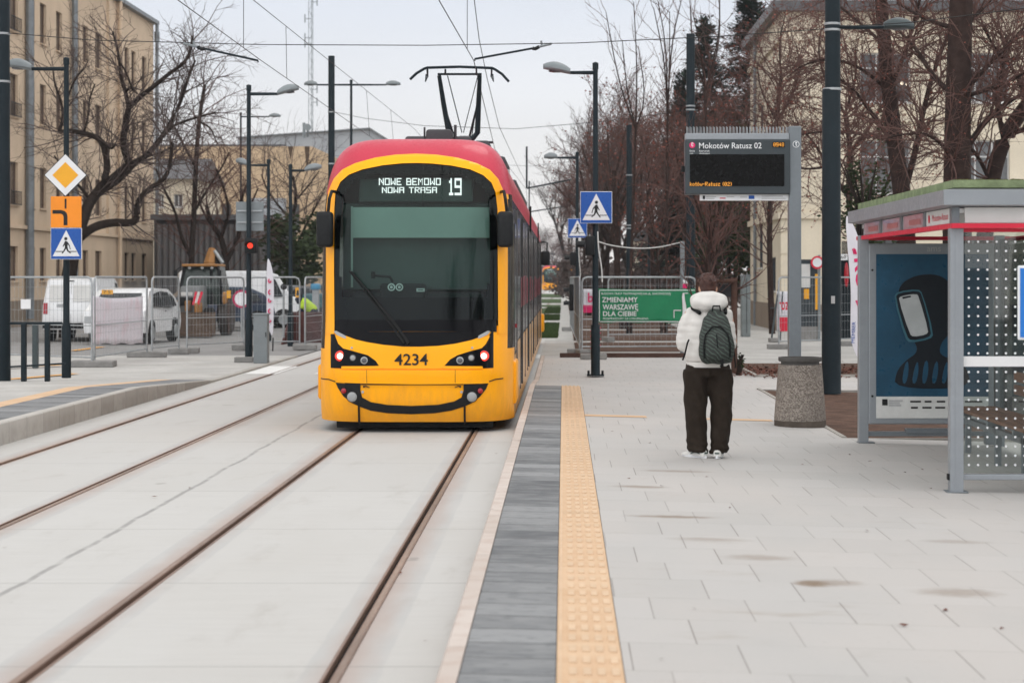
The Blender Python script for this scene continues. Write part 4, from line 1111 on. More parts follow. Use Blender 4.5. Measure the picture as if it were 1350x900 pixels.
# planter
Yp = 23.55; c = Vector((PX(1054.7, Yp), Yp, .105)); s = Yp / F_PX
t = thing('planter', 'tapered exposed-aggregate concrete planter in front of the stop post', 'planter', c)
def m_agg():
    q = N('exposed_aggregate')
    v = q.n('ShaderNodeTexVoronoi'); v.inputs['Scale'].default_value = 75; q.t.links.new(q.co, v.inputs['Vector'])
    sep = q.n('ShaderNodeSeparateColor'); q.t.links.new(v.outputs['Color'], sep.inputs[0])
    cc = q.mix(sep.outputs[0], (.12, .10, .085), (.34, .30, .26)); cc = q.mix(q.step(q.noise(3, 5), .4, .7, 0, .5), cc, (.15, .13, .115))
    q.set(col=cc, rough=.9, spec=.25); q.bump(v.outputs['Distance'], .01, .6); return q.m
zt = PZ(470.5, Yp) - c.z
b = MB(); b.lathe([(33.4 * s, 0), (34.0 * s, .03), (34.1 * s, .085)], c, 32); b.done('foot', mat('planter_foot', (.10, .082, .068), .9, var=.25), t, smooth=True)
prof = [(34.0, .0855), (34.0, .12), (33.9, .13), (28.6, zt - .09), (27.8, zt - .05), (28.6, zt - .04), (28.6, zt), (25.5, zt), (25.0, zt - .1), (2, zt - .1)]
b = MB(); b.lathe([(r * s, h) for r, h in prof[:4]] + [(26 * s, zt - .088)], c, 32); b.done('body', m_agg(), t, smooth=True)
b = MB(); b.lathe([(r * s, h) for r, h in prof[4:]], c, 32); b.done('rim', mat('planter_rim', (.10, .095, .09), .8, var=.2), t, smooth=True)
b = MB(); b.lathe([(25 * s, 0), (20 * s, .015), (.02, .03)], c + Vector((0, 0, zt - .1)), 24); b.done('soil_fill', M['soil'], t, smooth=True)

# ------------------------------------------------------------------ bus shelter
YN, YF_, XF, XB = 16.4, 21.3, 3.23, 4.66
zg = lambda x: zplat(x)
sh = thing('tram_shelter', 'grey framed glass tram shelter with a green planted roof and red trim', 'shelter', (XF, YN, zg(XF)))
b = MB(); b.rbox(XF - .055, XF + .055, YN - .055, YN + .055, zg(XF) - .02, 2.28, .006); b.box(XF - .012, XF + .012, YN - .058, YN - .054, zg(XF), 2.28)
b.done('post', M['alu_l'], sh)
b = MB(); b.rbox(PX(1131.5, YF_), PX(1144, YF_), YF_ - .06, YF_ + .06, zg(XF) - .02, 2.32, .006); b.done('post', M['alu_l'], sh)
for yy in (YN, YF_):
    b = MB(); b.rbox(XF - .085, XF + .09, yy - .085, yy + .085, zg(XF), zg(XF) + .012, .003, 1); b.done('foot_plate', M['alu'], sh)
for yy in (YN + .02, YN + 1.63, YN + 3.26, YF_):
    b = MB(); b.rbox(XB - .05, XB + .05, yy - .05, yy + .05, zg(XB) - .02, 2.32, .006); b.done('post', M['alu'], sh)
def band(z0, z1, out, name, m, inner=.06, yn=0, near_only=False):
    """a ring of fascia round the roof"""
    x0, x1, y0, y1 = XF - out, XB + .25, YN - .06 - out, YF_ + .3
    b = MB()
    b.box(x0, x0 + inner, y0, y1, z0, z1); b.box(x0 + inner, x1, y0, y0 + inner, z0, z1); b.box(x0 + inner, x1, y1 - inner, y1, z0, z1); b.box(x1 - inner, x1, y0 + inner, y1 - inner, z0, z1)
    return b.done(name, m, sh)
band(2.275, 2.315, .055, 'red_trim', M['red_trim'], .05)
b = MB(); b.box(XF - .0, XB + .2, YN - .05, YF_ + .25, 2.40, 2.44); b.done('ceiling', M['offwhite'], sh)
b = MB(); b.box(XF + .1, XB + .1, YN + .05, YF_ + .1, 2.44, 2.66); b.done('roof_deck', M['alu'], sh)
# light fascia with a leaning face
x0, x1, y0, y1 = XF - .06, XB + .25, YN - .12, YF_ + .3
b = MB(); o_ = .075
lo_, hi_ = 2.452, 2.585
r0 = [(x0, y0, lo_), (x1, y0, lo_), (x1, y1, lo_), (x0, y1, lo_)]; r1 = [(x0 - o_, y0 - o_, lo_ + .01), (x1 + o_, y0 - o_, lo_ + .01), (x1 + o_, y1 + o_, lo_ + .01), (x0 - o_, y1 + o_, lo_ + .01)]
r2 = [(x0 - o_, y0 - o_, hi_), (x1 + o_, y0 - o_, hi_), (x1 + o_, y1 + o_, hi_), (x0 - o_, y1 + o_, hi_)]; r3 = [(x0 + .1, y0 + .1, hi_ + .02), (x1 - .1, y0 + .1, hi_ + .02), (x1 - .1, y1 - .1, hi_ + .02), (x0 + .1, y1 - .1, hi_ + .02)]
b.loft([r0, r1, r2, r3]); b.done('roof_fascia', M['alu_l'], sh)
# sedum roof
M['sedum'] = mat('sedum_edge', (.22, .27, .15), .9, var=.3, sc=9, bump=.8, bsc=60)
b = MB(); b.box(x0 + .02, x1 - .02, y0 + .02, y1 - .02, hi_ + .021, hi_ + .085); b.done('green_roof', M['sedum'], sh)
b = MB(); rr = random.Random(8)
for i in range(700):
    xx = rr.uniform(x0 + .05, x1 - .05); yy = rr.uniform(y0 + .05, y1 - .05)
    if rr.random() < .5: yy = y0 + .06 + rr.random() * .2
    elif rr.random() < .6: xx = x0 + .06 + rr.random() * .15
    h = rr.uniform(.002, .014); d = rr.uniform(-.02, .02)
    b.quad((xx, yy, hi_ + .085), (xx + .02, yy + .01, hi_ + .085), (xx + .02 + d, yy, hi_ + .085 + h), (xx + d, yy, hi_ + .085 + h))
gr = b.done('roof_plants', mat('sedum', (.10, .085, .035), .9, var=.5, sc=6), sh); gr['kind'] = 'stuff'
# sign windows along the track side: framed panels in the frieze
n = 4; L = (YF_ - YN) / n
M['frieze'] = mat('frieze_glass', (.42, .40, .41), .15, var=.1, coat=.5)
for k in range(n):
    a, d = YN + k * L + .06, YN + (k + 1) * L - .06
    b = MB(); b.box(XF - .03, XF - .02, a, d, 2.32, 2.445); fp_ = b.done('frieze_panel', M['frieze'] if k else M['offwhite'], sh)
    if k == 0:
        text('Mokotów-Ratusz', M['red_trim'], fp_, (XF - .032, YN + L - .35, 2.355), width=.72, height=.055, d=(0, -1, 0), name='stop_name')
        b = MB(); b.lathe([(.036, 0), (.036, -.004)], (XF - .03, YN + L - .2, 2.38), 16, 'X'); b.done('tram_symbol', M['red_trim'], fp_)
    else:
        b = MB(); b.box(XF - .033, XF - .031, a + .15, a + .75, 2.35, 2.40); b.done('print', mat('faded_red', (.42, .15, .15), .5), fp_)
    b = MB(); b.box(XF - .04, XF + .02, a - .12, a, 2.316, 2.45); b.done('frieze_post', M['alu'], sh)
b = MB(); b.box(XF + .06, XB + .15, YN - .075, YN - .06, 2.32, 2.445); b.done('frieze_panel', M['offwhite'], sh)
# near side glass
def dots(x0, x1, z0, z1, Y, parent, dx=.0765, r=.0125, axis='Y'):
    b = MB(); z = z0
    while z < z1:
        x = x0
        while x < x1:
            if axis == 'Y': b.lathe([(r, 0), (r, -.001)], (x, Y - .006, z), 8, 'Y')
            else: b.lathe([(r, 0), (r, -.001)], (Y - .006, x, z), 8, 'X')
            x += dx
        z += .0765
    return b.done('white_dots', M['signwhite'], parent)
b = MB(); b.box(XF + .06, XB - .05, YN - .005, YN + .005, .262, 2.27); gp = b.done('glass_pane', M['glass'], sh)
dots(PX(1277, YN), XB - .1, .33, 2.22, YN, gp, r=.0098)
b = MB(); b.box(XF + .06, XB - .05, YN - .009, YN - .006, PZ(483, YN), PZ(469.5, YN)); b.done('white_band', M['banner_white'], gp)
b = MB(); b.rbox(XF + .04, XB - .03, YN - .03, YN + .03, PZ(632, YN), PZ(624.5, YN), .006); b.done('bottom_rail', M['alu_l'], sh)
b = MB(); b.rbox(XF - .07, XF - .05, YN - .03, YN + .03, PZ(632, YN), PZ(624, YN), .004); b.done('rail_cap', M['black_matt'], sh)
b = MB(); b.box(XF + .05, XB, YN - .03, YN + .03, 2.245, 2.275); b.done('top_rail', M['red_trim'], sh)
for k in range(3):
    a = YN + .07 + k * 1.63; b = MB(); b.box(XB - .005, XB + .005, a, a + 1.52, .35, 2.28); gq = b.done('glass_pane', M['glass'], sh)
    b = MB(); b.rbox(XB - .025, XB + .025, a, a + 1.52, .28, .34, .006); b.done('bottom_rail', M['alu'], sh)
# poster case across the far end
Y = YF_ - .07
t = thing('poster_case', 'poster case with a dark blue poster of a head and phone inside the shelter', 'poster case', (PX(1225, Y), Y, .1))
X0, X1 = PX(1145, Y), PX(1311, Y); Z0, Z1 = PZ(559, Y), PZ(321, Y)
b = MB(); b.rbox(X0, X1, Y, Y + .14, Z0, Z1, .015); case = b.done('case', M['alu_l'], t)
b = MB(); b.rbox(X0 + .4, X1 - .3, Y + .02, Y + .12, PZ(572, Y), PZ(565, Y), .01); b.box(X0, X1, Y + .03, Y + .1, PZ(575, Y), PZ(569, Y)); b.done('lower_rail', M['alu'], t)
b = MB(); b.rbox(PX(1300, Y), PX(1318, Y), Y + .02, Y + .14, zg(4), Z0 + .05, .01); b.done('leg', M['alu'], t)
yp = Y - .003
M['poster'] = mat('poster_blue', (.013, .065, .118), .35, var=.3, sc=1.2)
M['poster_dk'] = mat('poster_black', (.006, .009, .014), .4, var=.2)
rect(1155, 1303, 335, 522.5, yp, 'poster', M['poster'], case)
rect(1155, 1303, 522.5, 551, yp, 'poster_footer', M['offwhite'], case, .001)
def ppoly(pts, k, name, m, it=2):
    b = MB(); q = smooth_poly(pts, it) if it else pts
    b.prism([(PX(x, yp), PZ(y, yp)) for x, y in q], yp - .006 - k, yp - .004); return b.done(name, m, case)
ppoly([(1183,385),(1190,372),(1205,364),(1222,361),(1240,363),(1254,374),(1259,395),(1258,425),(1252,440),(1240,452),(1238,468),(1260,474),(1275,484),(1280,512),(1178,512),(1182,488),(1195,474),(1208,466),(1209,455),(1196,440),(1186,420)], .001, 'silhouette', M['poster_dk'])
for x in range(1192, 1270, 13): ppoly([(x, 478 + (x % 3) * 4), (x + 5, 474), (x + 6, 490), (x + 2, 506), (x - 3, 504)], .003, 'shirt_pattern', M['poster'], 1)
ppoly([(1178,391),(1184,384),(1210,381),(1216,386),(1231,440),(1226,447),(1200,452),(1193,446)], .003, 'phone_glow', M['bluelt'] if False else mat('poster_teal', (.04, .13, .17), .4), 1)
ppoly([(1180,392),(1185,386),(1210,383),(1215,388),(1228,438),(1224,445),(1201,449),(1195,443)], .005, 'phone_body', M['poster_dk'], 1)
ppoly([(1184,394),(1188,390),(1208,387),(1211,391),(1224,436),(1221,441),(1204,444),(1199,440)], .007, 'phone_screen', mat('poster_pale', (.44, .46, .46), .4), 1)
ppoly([(1189,391.5),(1200,389.5),(1201,391.5),(1190,394)], .009, 'phone_notch', M['poster_dk'], 0)
text('ams', M['grey_ink'], case, P(1222, 331.5, yp), width=.148, height=.045, name='maker_mark')
for x0, x1, y in ((1172, 1190, 527), (1200, 1214, 528), (1219, 1228, 528), (1235, 1246, 528), (1252, 1268, 528), (1201, 1210, 536), (1216, 1228, 536), (1233, 1246, 536), (1250, 1262, 536), (1272, 1295, 528), (1272, 1286, 536), (1172, 1186, 530), (1172, 1188, 533)):
    rect(x0, x1, y, y + 2.2, yp - .006, 'small_print', M['grey_ink'] if x0 < 1190 else M['ink'], case)
rect(1163, 1170, 526, 534, yp - .006, 'emblem', M['ink'], case)
for py in (356, 522):
    b = MB(); b.lathe([(.012, 0), (.012, -.012)], P(1150, py, Y), 10, 'Y'); b.done('lock', M['black_matt'], case)
# bench
zb = zg(4.3); bn = thing('bench', 'wooden slat bench with grey legs inside the shelter', 'bench', (4.3, 19, zb))
for k in range(4):
    b = MB(); b.rbox(4.02 + k * .115, 4.02 + k * .115 + .10, 17.4, 20.6, zb + .43, zb + .465, .01); b.done('seat_slat', M['wood'], bn)
for k in range(2):
    b = MB(); b.rbox(4.52, 4.55, 17.4, 20.0, zb + .62 + k * .13, zb + .72 + k * .13, .01); b.done('back_slat', M['wood'], bn)
for yy in (17.8, 18.9, 20.3):
    b = MB(); b.rbox(4.10, 4.16, yy, yy + .06, zb, zb + .43, .006); b.rbox(4.02, 4.55, yy, yy + .06, zb + .38, zb + .428, .006); b.done('leg', M['alu'], bn)
b = MB(); b.rbox(4.10, 4.15, 17.8, 20.3, zb + .3, zb + .36, .006); b.done('stretcher', M['alu'], bn)
# blue stop sign at the right edge
Yb = 14.6; x0 = PX(1341.5, Yb)
t = thing('stop_sign', 'bright blue sign with a white border in front of the shelter glass', 'road sign', (x0 + .3, Yb, zg(3.5)))
b = MB(); b.rbox(x0, x0 + .6, Yb - .012, Yb + .012, PZ(448, Yb), PZ(350, Yb), .011, 2); b.done('plate', M['signwhite'], t)
b = MB(); b.box(x0 + .016, x0 + .584, Yb - .016, Yb - .0125, PZ(444.5, Yb), PZ(353.5, Yb)); b.done('face', M['bluelt'], t)
b = MB(); b.lathe([(.03, 0), (.03, 2.3)], (x0 + .3, Yb + .05, zg(3.5)), 12); b.done('post', M['steel'], t, smooth=True)
# ================================================================== the waiting person
YPN = 19.05; XPN = PX(934, YPN); ZPN = zplat(XPN)
def person(label, X, Y, Z, rz, jacket, trousers, hairm, shoe, H=1.74, puff=True, hood=True, hips=0.0):
    o = thing('person', label, 'person', (X, Y, Z))
    W_ = lambda x, y, z: Vector((X + x, Y + y, Z + z))
    # +y is the way the body faces
    skin = M['skin']
    b = MB()
    b.ball(W_(-.005, .01, 1.625), (.076, .094, .112), 20, 14); b.ball(W_(-.005, .045, 1.565), (.055, .058, .055), 14, 10)
    b.cap(W_(0, -.01, 1.40), W_(-.003, 0, 1.56), .062, .055); b.ball(W_(-.02, .108, 1.605), (.013, .02, .02), 8, 6)
    for s in (-1, 1): b.ball(W_(s * .079 - .005, 0, 1.61), (.014, .026, .034), 8, 6)
    b.cap(W_(0, 0, .95), W_(0, 0, 1.36), .13, .13)
    for s in (-1, 1):
        b.cap(W_(s * .10, 0, 1.37), W_(s * .17, 0, 1.37), .075, .06)
        b.cap(W_(s * .18, 0, 1.37), W_(s * .235, .02, 1.10), .052, .042); b.cap(W_(s * .235, .02, 1.10), W_(s * .12, .24, 1.09), .042, .028)
        b.cap(W_(s * .085, 0, .92), W_(s * .095, .015, .50), .09, .06); b.cap(W_(s * .095, .015, .50), W_(s * .10, -.01, .09), .055, .038)
        b.cap(W_(s * .10, -.02, .05), W_(s * .115, .11, .035), .032, .028)
        # hand: palm and five fingers curled round a phone held in front
        hx = s * .09; b.cap(W_(hx + s * .03, .24, 1.09), W_(hx, .30, 1.10), .028, .026)
        for k in range(4):
            z = 1.125 - k * .019; b.cap(W_(hx, .31, z), W_(hx - s * .03, .345, z), .0095, .009, 8); b.cap(W_(hx - s * .03, .345, z), W_(hx - s * .055, .335, z), .009, .008, 8)
        b.cap(W_(hx + s * .01, .27, 1.125), W_(hx - s * .02, .29, 1.15), .0105, .009, 8)
    body = finish(remesh(b, .009, 3), 'body', skin, o)
    # face details
    for s in (-1, 1):
        b = MB(); b.ball(W_(s * .028 - .01, .088, 1.635), (.014, .01, .009), 8, 6); b.done('eye', M['signwhite'], body)
    b = MB(); b.cap(W_(-.03, .098, 1.572), W_(.02, .098, 1.572), .007, .007, 8); b.done('mouth', M['lip'], body)
    # hair
    b = MB(); b.ball(W_(-.005, -.012, 1.655), (.088, .100, .098), 20, 14); b.ball(W_(-.005, -.055, 1.605), (.074, .055, .07), 16, 10); b.ball(W_(-.01, .04, 1.725), (.07, .075, .04), 14, 8)
    rr = random.Random(4)
    for i in range(60):
        a, e = rr.uniform(0, 6.28), rr.uniform(.1, 1.4); d = Vector((math.cos(a) * math.cos(e), math.sin(a) * math.cos(e), math.sin(e)))
        p = W_(-.005, -.012, 1.655) + Vector((d.x * .083, d.y * .095, d.z * .093)); b.cap(p, p + Vector((d.x, d.y, d.z + .3)) * .014, .012, .007, 6)
    finish(remesh(b, .007, 2), 'hair', hairm, o)
    # jacket
    b = MB(); NZ = 14; rings = []
    for z, wx, dy, dz in ((.90, .205, .155, .0), (.93, .225, .172, 0), (1.0, .232, .182, 0), (1.1, .228, .182, .0), (1.2, .226, .178, 0), (1.3, .218, .165, 0), (1.38, .19, .142, 0), (1.43, .14, .115, 0), (1.47, .09, .09, 0)):
        rings.append([W_(wx * math.cos(a) , dy * math.sin(a), z) for a in [2*PI*i/24 for i in range(24)]])
    b.loft(rings)
    for s in (-1, 1):
        e_ = .240 if s < 0 else .200; b.cap(W_(s * .155, 0, 1.355), W_(s * (e_ - .035), .0, 1.27), .080, .082); b.cap(W_(s * (e_ - .035), 0, 1.27), W_(s * e_, .01, 1.09), .084, .074); b.cap(W_(s * e_, .01, 1.09), W_(s * .12, .23, 1.07), .070, .050)
    if hood:
        # a padded hood lying round the neck
        for k in range(15):
            a = PI * 2 * k / 15; r = .100
            b.ball(W_(r * 1.12 * math.cos(a), -.02 + r * .95 * math.sin(a), 1.500 + .012 * math.sin(a * 1)), (.070, .064, .068), 14, 8)
        b.ball(W_(0, -.11, 1.475), (.185, .085, .085), 18, 12); b.ball(W_(.0, -.095, 1.535), (.155, .078, .055), 18, 12)
    me = remesh(b, .011, 5)
    rn = random.Random(1)
    def quilt(co, n):
        z = co.z - Z
        if not puff: return co
        ph = math.sin(z * 2 * PI / .125 + .4 * math.sin(co.x * 9)); a = .006 * (abs(ph) ** .5 - .6)
        if z > 1.44: a *= .3
        wr = .005 * math.sin(co.x * 34 + co.z * 17) * math.sin(co.z * 41 - co.x * 13)
        if z < .93: a = -.012 * (0.93 - z) / .03
        return co + n * (a + wr)
    jk = finish(me, 'jacket', jacket, o, quilt)
    b = MB(); 
    b.loft([[W_(w_ * math.cos(a), d_ * math.sin(a), z) for a in [2*PI*i/24 for i in range(24)]] for z, w_, d_ in ((.865, .205, .155), (.90, .214, .163), (.915, .21, .16))])
    b.done('hem', jacket, jk, smooth=True)
    # trousers: wide legs breaking over the shoes
    b = MB()
    b.loft([[W_(w_ * math.cos(a), d_ * math.sin(a), z) for a in [2*PI*i/24 for i in range(24)]] for z, w_, d_ in ((.78, .222, .14), (.86, .218, .145), (.95, .19, .13))])
    legs = {-1: [(.84, -.118, .0, .120, .13), (.70, -.122, .0, .122, .122), (.5, -.128, .01, .110, .115), (.3, -.120, .0, .102, .108), (.15, -.112, -.005, .098, .105), (.075, -.108, -.01, .096, .11), (.045, -.106, .0, .092, .11)],
             1: [(.84, .110, .0, .120, .13), (.70, .114, .0, .118, .122), (.5, .122, .005, .102, .11), (.3, .118, -.01, .093, .104), (.15, .108, -.015, .088, .10), (.075, .100, -.015, .086, .105), (.045, .098, -.01, .083, .105)]}
    for s in (-1, 1): b.loft([[W_(cx + w_ * math.cos(a), cy + d_ * math.sin(a), z) for a in [2*PI*i/20 for i in range(20)]] for z, cx, cy, w_, d_ in legs[s]])
    me = remesh(b, .010, 4)
    def folds(co, n):
        z = co.z - Z
        w1 = .008 * math.sin(z * 26 + co.x * 30) * math.sin(co.x * 40 + co.y * 23 + z * 6)
        w2 = .010 * max(0, (.22 - z) / .22) * math.sin(z * 85 + co.x * 16)
        w3 = .006 * math.sin(math.atan2(co.y - Y, (co.x - X) * 2) * 5 + z * 4)
        return co + n * (w1 + w2 + w3)
    finish(me, 'trousers', trousers, o, folds)
    # shoes
    for s, a in ((-1, .75), (1, -.15)):
        cx = s * .10 if s < 0 else .088; Mx = Matrix.Translation(W_(cx, -.02, 0)) @ Matrix.Rotation(a if s < 0 else a, 4, 'Z')
        b = MB()
        rings = []
        for y, w_, h in ((-.10, .030, .062), (-.085, .040, .078), (-.03, .044, .090), (.04, .044, .085), (.10, .048, .062), (.16, .046, .050), (.195, .030, .038), (.205, .012, .03)):
            rings.append([Mx @ Vector((w_ * math.copysign(abs(math.cos(t_)) ** .7, math.cos(t_)), y, .02 + max(0, math.sin(t_)) ** .8 * (h - .02) if math.sin(t_) > 0 else .02)) for t_ in [2*PI*i/16 for i in range(16)]])
        b.loft(rings); sh_ = b.done('shoe', shoe, o, smooth=True)
        b = MB(); out = [(.034 * math.cos(t_) * (1 if math.sin(t_) < 0 else 1.35), .05 + .16 * math.sin(t_)) for t_ in [2*PI*i/24 for i in range(24)]]
        b.prism([(p[0] * 1.06, p[1]) for p in out], 0.0, .028, 'Z', Mx); b.done('sole', M['signwhite'], sh_, bevel=.006)
        b = MB(); b.tube([Mx @ Vector((-.045, -.06, .045)), Mx @ Vector((-.05, .0, .06)), Mx @ Vector((-.05, .05, .04))], .006, 5); b.tube([Mx @ Vector((.045, -.06, .045)), Mx @ Vector((.05, .0, .06)), Mx @ Vector((.05, .05, .04))], .006, 5)
        b.tube([Mx @ Vector((-.02, -.102, .05)), Mx @ Vector((.02, -.102, .05))], .008, 5); b.done('stripe', M['stripe_green'], sh_)
    return o
M['skin'] = mat('skin', (.52, .29, .20), .5, var=.08)
M['lip'] = mat('lip', (.40, .14, .11), .5)
M['hair'] = mat('auburn_hair', (.055, .022, .016), .55, var=.4, sc=25)
M['puffer'] = mat('white_puffer', (.63, .61, .58), .65, var=.05, sc=6)
M['trouser'] = mat('brown_cord', (.026, .019, .014), .85, var=.2, sc=14, bump=.3, bsc=200)
M['shoe'] = mat('white_shoe', (.62, .61, .58), .5, var=.08)
M['stripe_green'] = mat('shoe_stripe', (.05, .08, .07), .5)
person('person from behind in a white puffer jacket and wide dark brown trousers', XPN, YPN, ZPN, 0, M['puffer'], M['trouser'], M['hair'], M['shoe'])
# backpack
def m_pack():
    q = N('backpack_fabric'); X, Y, Z = q.xyz
    wv = q.m_('ADD', Z, q.m_('ADD', q.m_('MULTIPLY', X, .55), q.m_('MULTIPLY', q.noise(5.5, 3), .13)))
    s = q.m_('SINE', q.m_('MULTIPLY', wv, 175.0))
    c = q.mix(q.step(s, .55, .9, 0, .75), (.017, .022, .019), (.085, .125, .10)); c = q.mix(q.step(q.noise(60, 3), .3, .7, 0, .3), c, (.02, .025, .02))
    q.set(col=c, rough=.75); q.bump(q.noise(120, 2), .002, .3); return q.m
M['pack'] = m_pack(); M['strap'] = mat('black_strap', (.012, .013, .013), .7, var=.2)
W_ = lambda x, y, z: Vector((XPN + x, YPN + y, ZPN + z))
bp = thing('backpack', 'dark green backpack with wavy lighter stripes on the white jacket', 'backpack', W_(.055, -.27, .93))
cx = .057
b = MB(); rings = []
for z, w_, d_, yo in ((.905, .10, .05, -.235), (.925, .140, .085, -.24), (.98, .165, .115, -.25), (1.06, .170, .125, -.25), (1.16, .160, .115, -.24), (1.26, .140, .095, -.225), (1.34, .110, .075, -.21), (1.40, .065, .05, -.195), (1.425, .03, .03, -.19)):
    rings.append([W_(cx - (z - 1.1) * .02 + w_ * math.copysign(abs(math.cos(a)) ** .75, math.cos(a)), yo + d_ * math.copysign(abs(math.sin(a)) ** .8, math.sin(a)), z) for a in [2*PI*i/28 for i in range(28)]])
b.loft(rings)
finish(remesh(b, .009, 4), 'pack_body', M['pack'], bp, lambda co, n: co + n * .004 * math.sin(co.x * 50 + co.z * 33))
b = MB(); rings = []
for z, w_, d_, yo in ((.945, .095, .04, -.335), (1.0, .115, .06, -.345), (1.1, .115, .058, -.345), (1.19, .10, .045, -.325), (1.245, .06, .03, -.30)):
    rings.append([W_(cx + w_ * math.copysign(abs(math.cos(a)) ** .75, math.cos(a)), yo + d_ * math.sin(a), z) for a in [2*PI*i/24 for i in range(24)]])
b.loft(rings)
pk = finish(remesh(b, .008, 4), 'front_pocket', M['pack'], bp)
b = MB(); b.tube([W_(cx - .122, -.345, .96), W_(cx - .128, -.36, 1.08), W_(cx - .112, -.355, 1.18), W_(cx - .05, -.335, 1.255), W_(cx + .03, -.335, 1.26), W_(cx + .10, -.35, 1.19), W_(cx + .122, -.36, 1.08), W_(cx + .122, -.345, .97)], .008, 6)
b.done('zip', M['strap'], pk)
b = MB(); b.tube([W_(cx - .01, -.40, 1.19), W_(cx + .0, -.408, 1.06)], .006, 6); b.done('zip', M['strap'], pk)
b = MB(); b.tube([W_(cx - .04, -.24, 1.40), W_(cx - .03, -.25, 1.45), W_(cx + .03, -.25, 1.45), W_(cx + .04, -.24, 1.40)], .009, 6); b.done('carry_loop', M['strap'], bp)
for s in (-1, 1):
    b = MB(); pts = [W_(s * .12 + cx * .5, -.17, 1.38), W_(s * .155, -.08, 1.425), W_(s * .16, .03, 1.43), W_(s * .15, .14, 1.35), W_(s * .16, .18, 1.2)]
    b.tube(pts, .018, 6); b.done('shoulder_strap', M['strap'], bp)
b = MB(); b.tube([W_(-.195, -.13, 1.13), W_(-.21, -.145, 1.10), W_(-.235, -.14, .99), W_(-.255, -.13, .935)], .009, 6); b.done('loose_strap', M['strap'], bp)
b = MB(); b.tube([W_(.225, -.13, 1.06), W_(.238, -.13, .98), W_(.248, -.12, .88), W_(.246, -.12, .86)], .008, 6); b.done('loose_strap', M['strap'], bp)
b = MB(); b.tube([W_(cx + .04, -.37, .95), W_(cx + .045, -.365, .90), W_(cx + .03, -.35, .885)], [.02, .016, .01], 6); b.done('buckle', M['strap'], bp)
b = MB(); b.box(XPN + cx + .06, XPN + cx + .085, YPN - .372, YPN - .362, ZPN + .985, ZPN + .995); b.done('logo_tag', M['signwhite'], pk)
# ================================================================== buildings
def wall_holes(bm, O, U, V, Nn, w, h, holes, depth=.16):
    """a wall sheet from O along U (w) and V (h) with rectangular holes and reveals; Nn points outwards"""
    xs = sorted({0, w} | {a for q in holes for a in (q[0], q[1])}); zs = sorted({0, h} | {a for q in holes for a in (q[2], q[3])})
    xs = [x for x in xs if 0 <= x <= w]; zs = [z for z in zs if 0 <= z <= h]
    pt = lambda x, z, d=0: O + U * x + V * z - Nn * d
    for i in range(len(xs) - 1):
        for j in range(len(zs) - 1):
            cx, cz = (xs[i] + xs[i+1]) / 2, (zs[j] + zs[j+1]) / 2
            if any(a < cx < b_ and c < cz < d for a, b_, c, d in holes): continue
            bm.faces.new([bm.verts.new(pt(*q)) for q in ((xs[i], zs[j]), (xs[i+1], zs[j]), (xs[i+1], zs[j+1]), (xs[i], zs[j+1]))])
    for a, b_, c, d in holes:
        for q in (((a, c), (b_, c)), ((b_, c), (b_, d)), ((b_, d), (a, d)), ((a, d), (a, c))):
            bm.faces.new([bm.verts.new(p) for p in (pt(*q[0]), pt(*q[1]), pt(*q[1], depth), pt(*q[0], depth))])
def obox(b, O, U, V, Nn, x0, x1, z0, z1, d0, d1):
    """box on a wall: x along U, z along V, d outwards"""
    vs = [b.bm.verts.new(O + U * x + V * z + Nn * d) for x in (x0, x1) for d in (d0, d1) for z in (z0, z1)]
    for f in ((0,1,3,2),(4,6,7,5),(0,4,5,1),(2,3,7,6),(0,2,6,4),(1,5,7,3)): b.bm.faces.new([vs[i] for i in f])
def window(root, O, U, V, Nn, q, frame_m, pane_m, depth=.16, split=2, sill=True, sill_m=None, cross=False):
    a, b_, c, d = q; f = .05; b = MB()
    for x0, x1, z0, z1 in ((a, a + f, c, d), (b_ - f, b_, c, d), (a + f, b_ - f, c, c + f), (a + f, b_ - f, d - f, d)): obox(b, O, U, V, Nn, x0, x1, z0, z1, -depth, -depth + .06)
    for k in range(1, split):
        x = a + (b_ - a) * k / split; obox(b, O, U, V, Nn, x - f / 2, x + f / 2, c + f, d - f, -depth, -depth + .055)
    if cross: obox(b, O, U, V, Nn, a + f, b_ - f, c + (d - c) * .68, c + (d - c) * .68 + f, -depth, -depth + .05)
    w_ = b.done('window', frame_m, root)
    b = MB(); b.quad(*[O + U * x + V * z - Nn * (depth - .02) for x, z in ((a + f, c + f), (b_ - f, c + f), (b_ - f, d - f), (a + f, d - f))]); b.done('pane', pane_m, w_, recalc=False)
    if sill:
        b = MB(); obox(b, O, U, V, Nn, a - .06, b_ + .06, c - .06, c - .003, -.1, .08); b.done('sill', sill_m or M['offwhite'], w_)
    return w_
def plaster(name, col, stain, sc=.35):
    q = N(name); X, Y, Z = q.xyz
    c = q.mix(q.step(q.noise(sc, 6, rough=.65), .3, .7), tuple(k * .88 for k in col), tuple(min(1, k * 1.08) for k in col))
    c = q.mix(q.step(q.noise(1.3, 6, stretch=(1, 1, .16), rough=.7), .52, .75, 0, .55), c, stain)
    c = q.mix(q.step(q.noise(14, 4), .35, .7, 0, .25), c, tuple(k * .8 for k in col))
    q.set(col=c, rough=.9, spec=.2); q.bump(q.noise(25, 4), .01, .3); return q.m
M['plaster_l'] = plaster('beige_plaster', (.60, .465, .335), (.46, .345, .24))
M['plaster_r'] = plaster('cream_plaster', (.68, .605, .475), (.52, .45, .35))
M['plaster_o'] = plaster('ochre_plaster', (.54, .40, .26), (.42, .29, .18))
M['plaster_g'] = plaster('grey_sheet', (.36, .38, .40), (.28, .29, .30))
M['plinth'] = plaster('plinth_plaster', (.24, .19, .145), (.14, .11, .085))
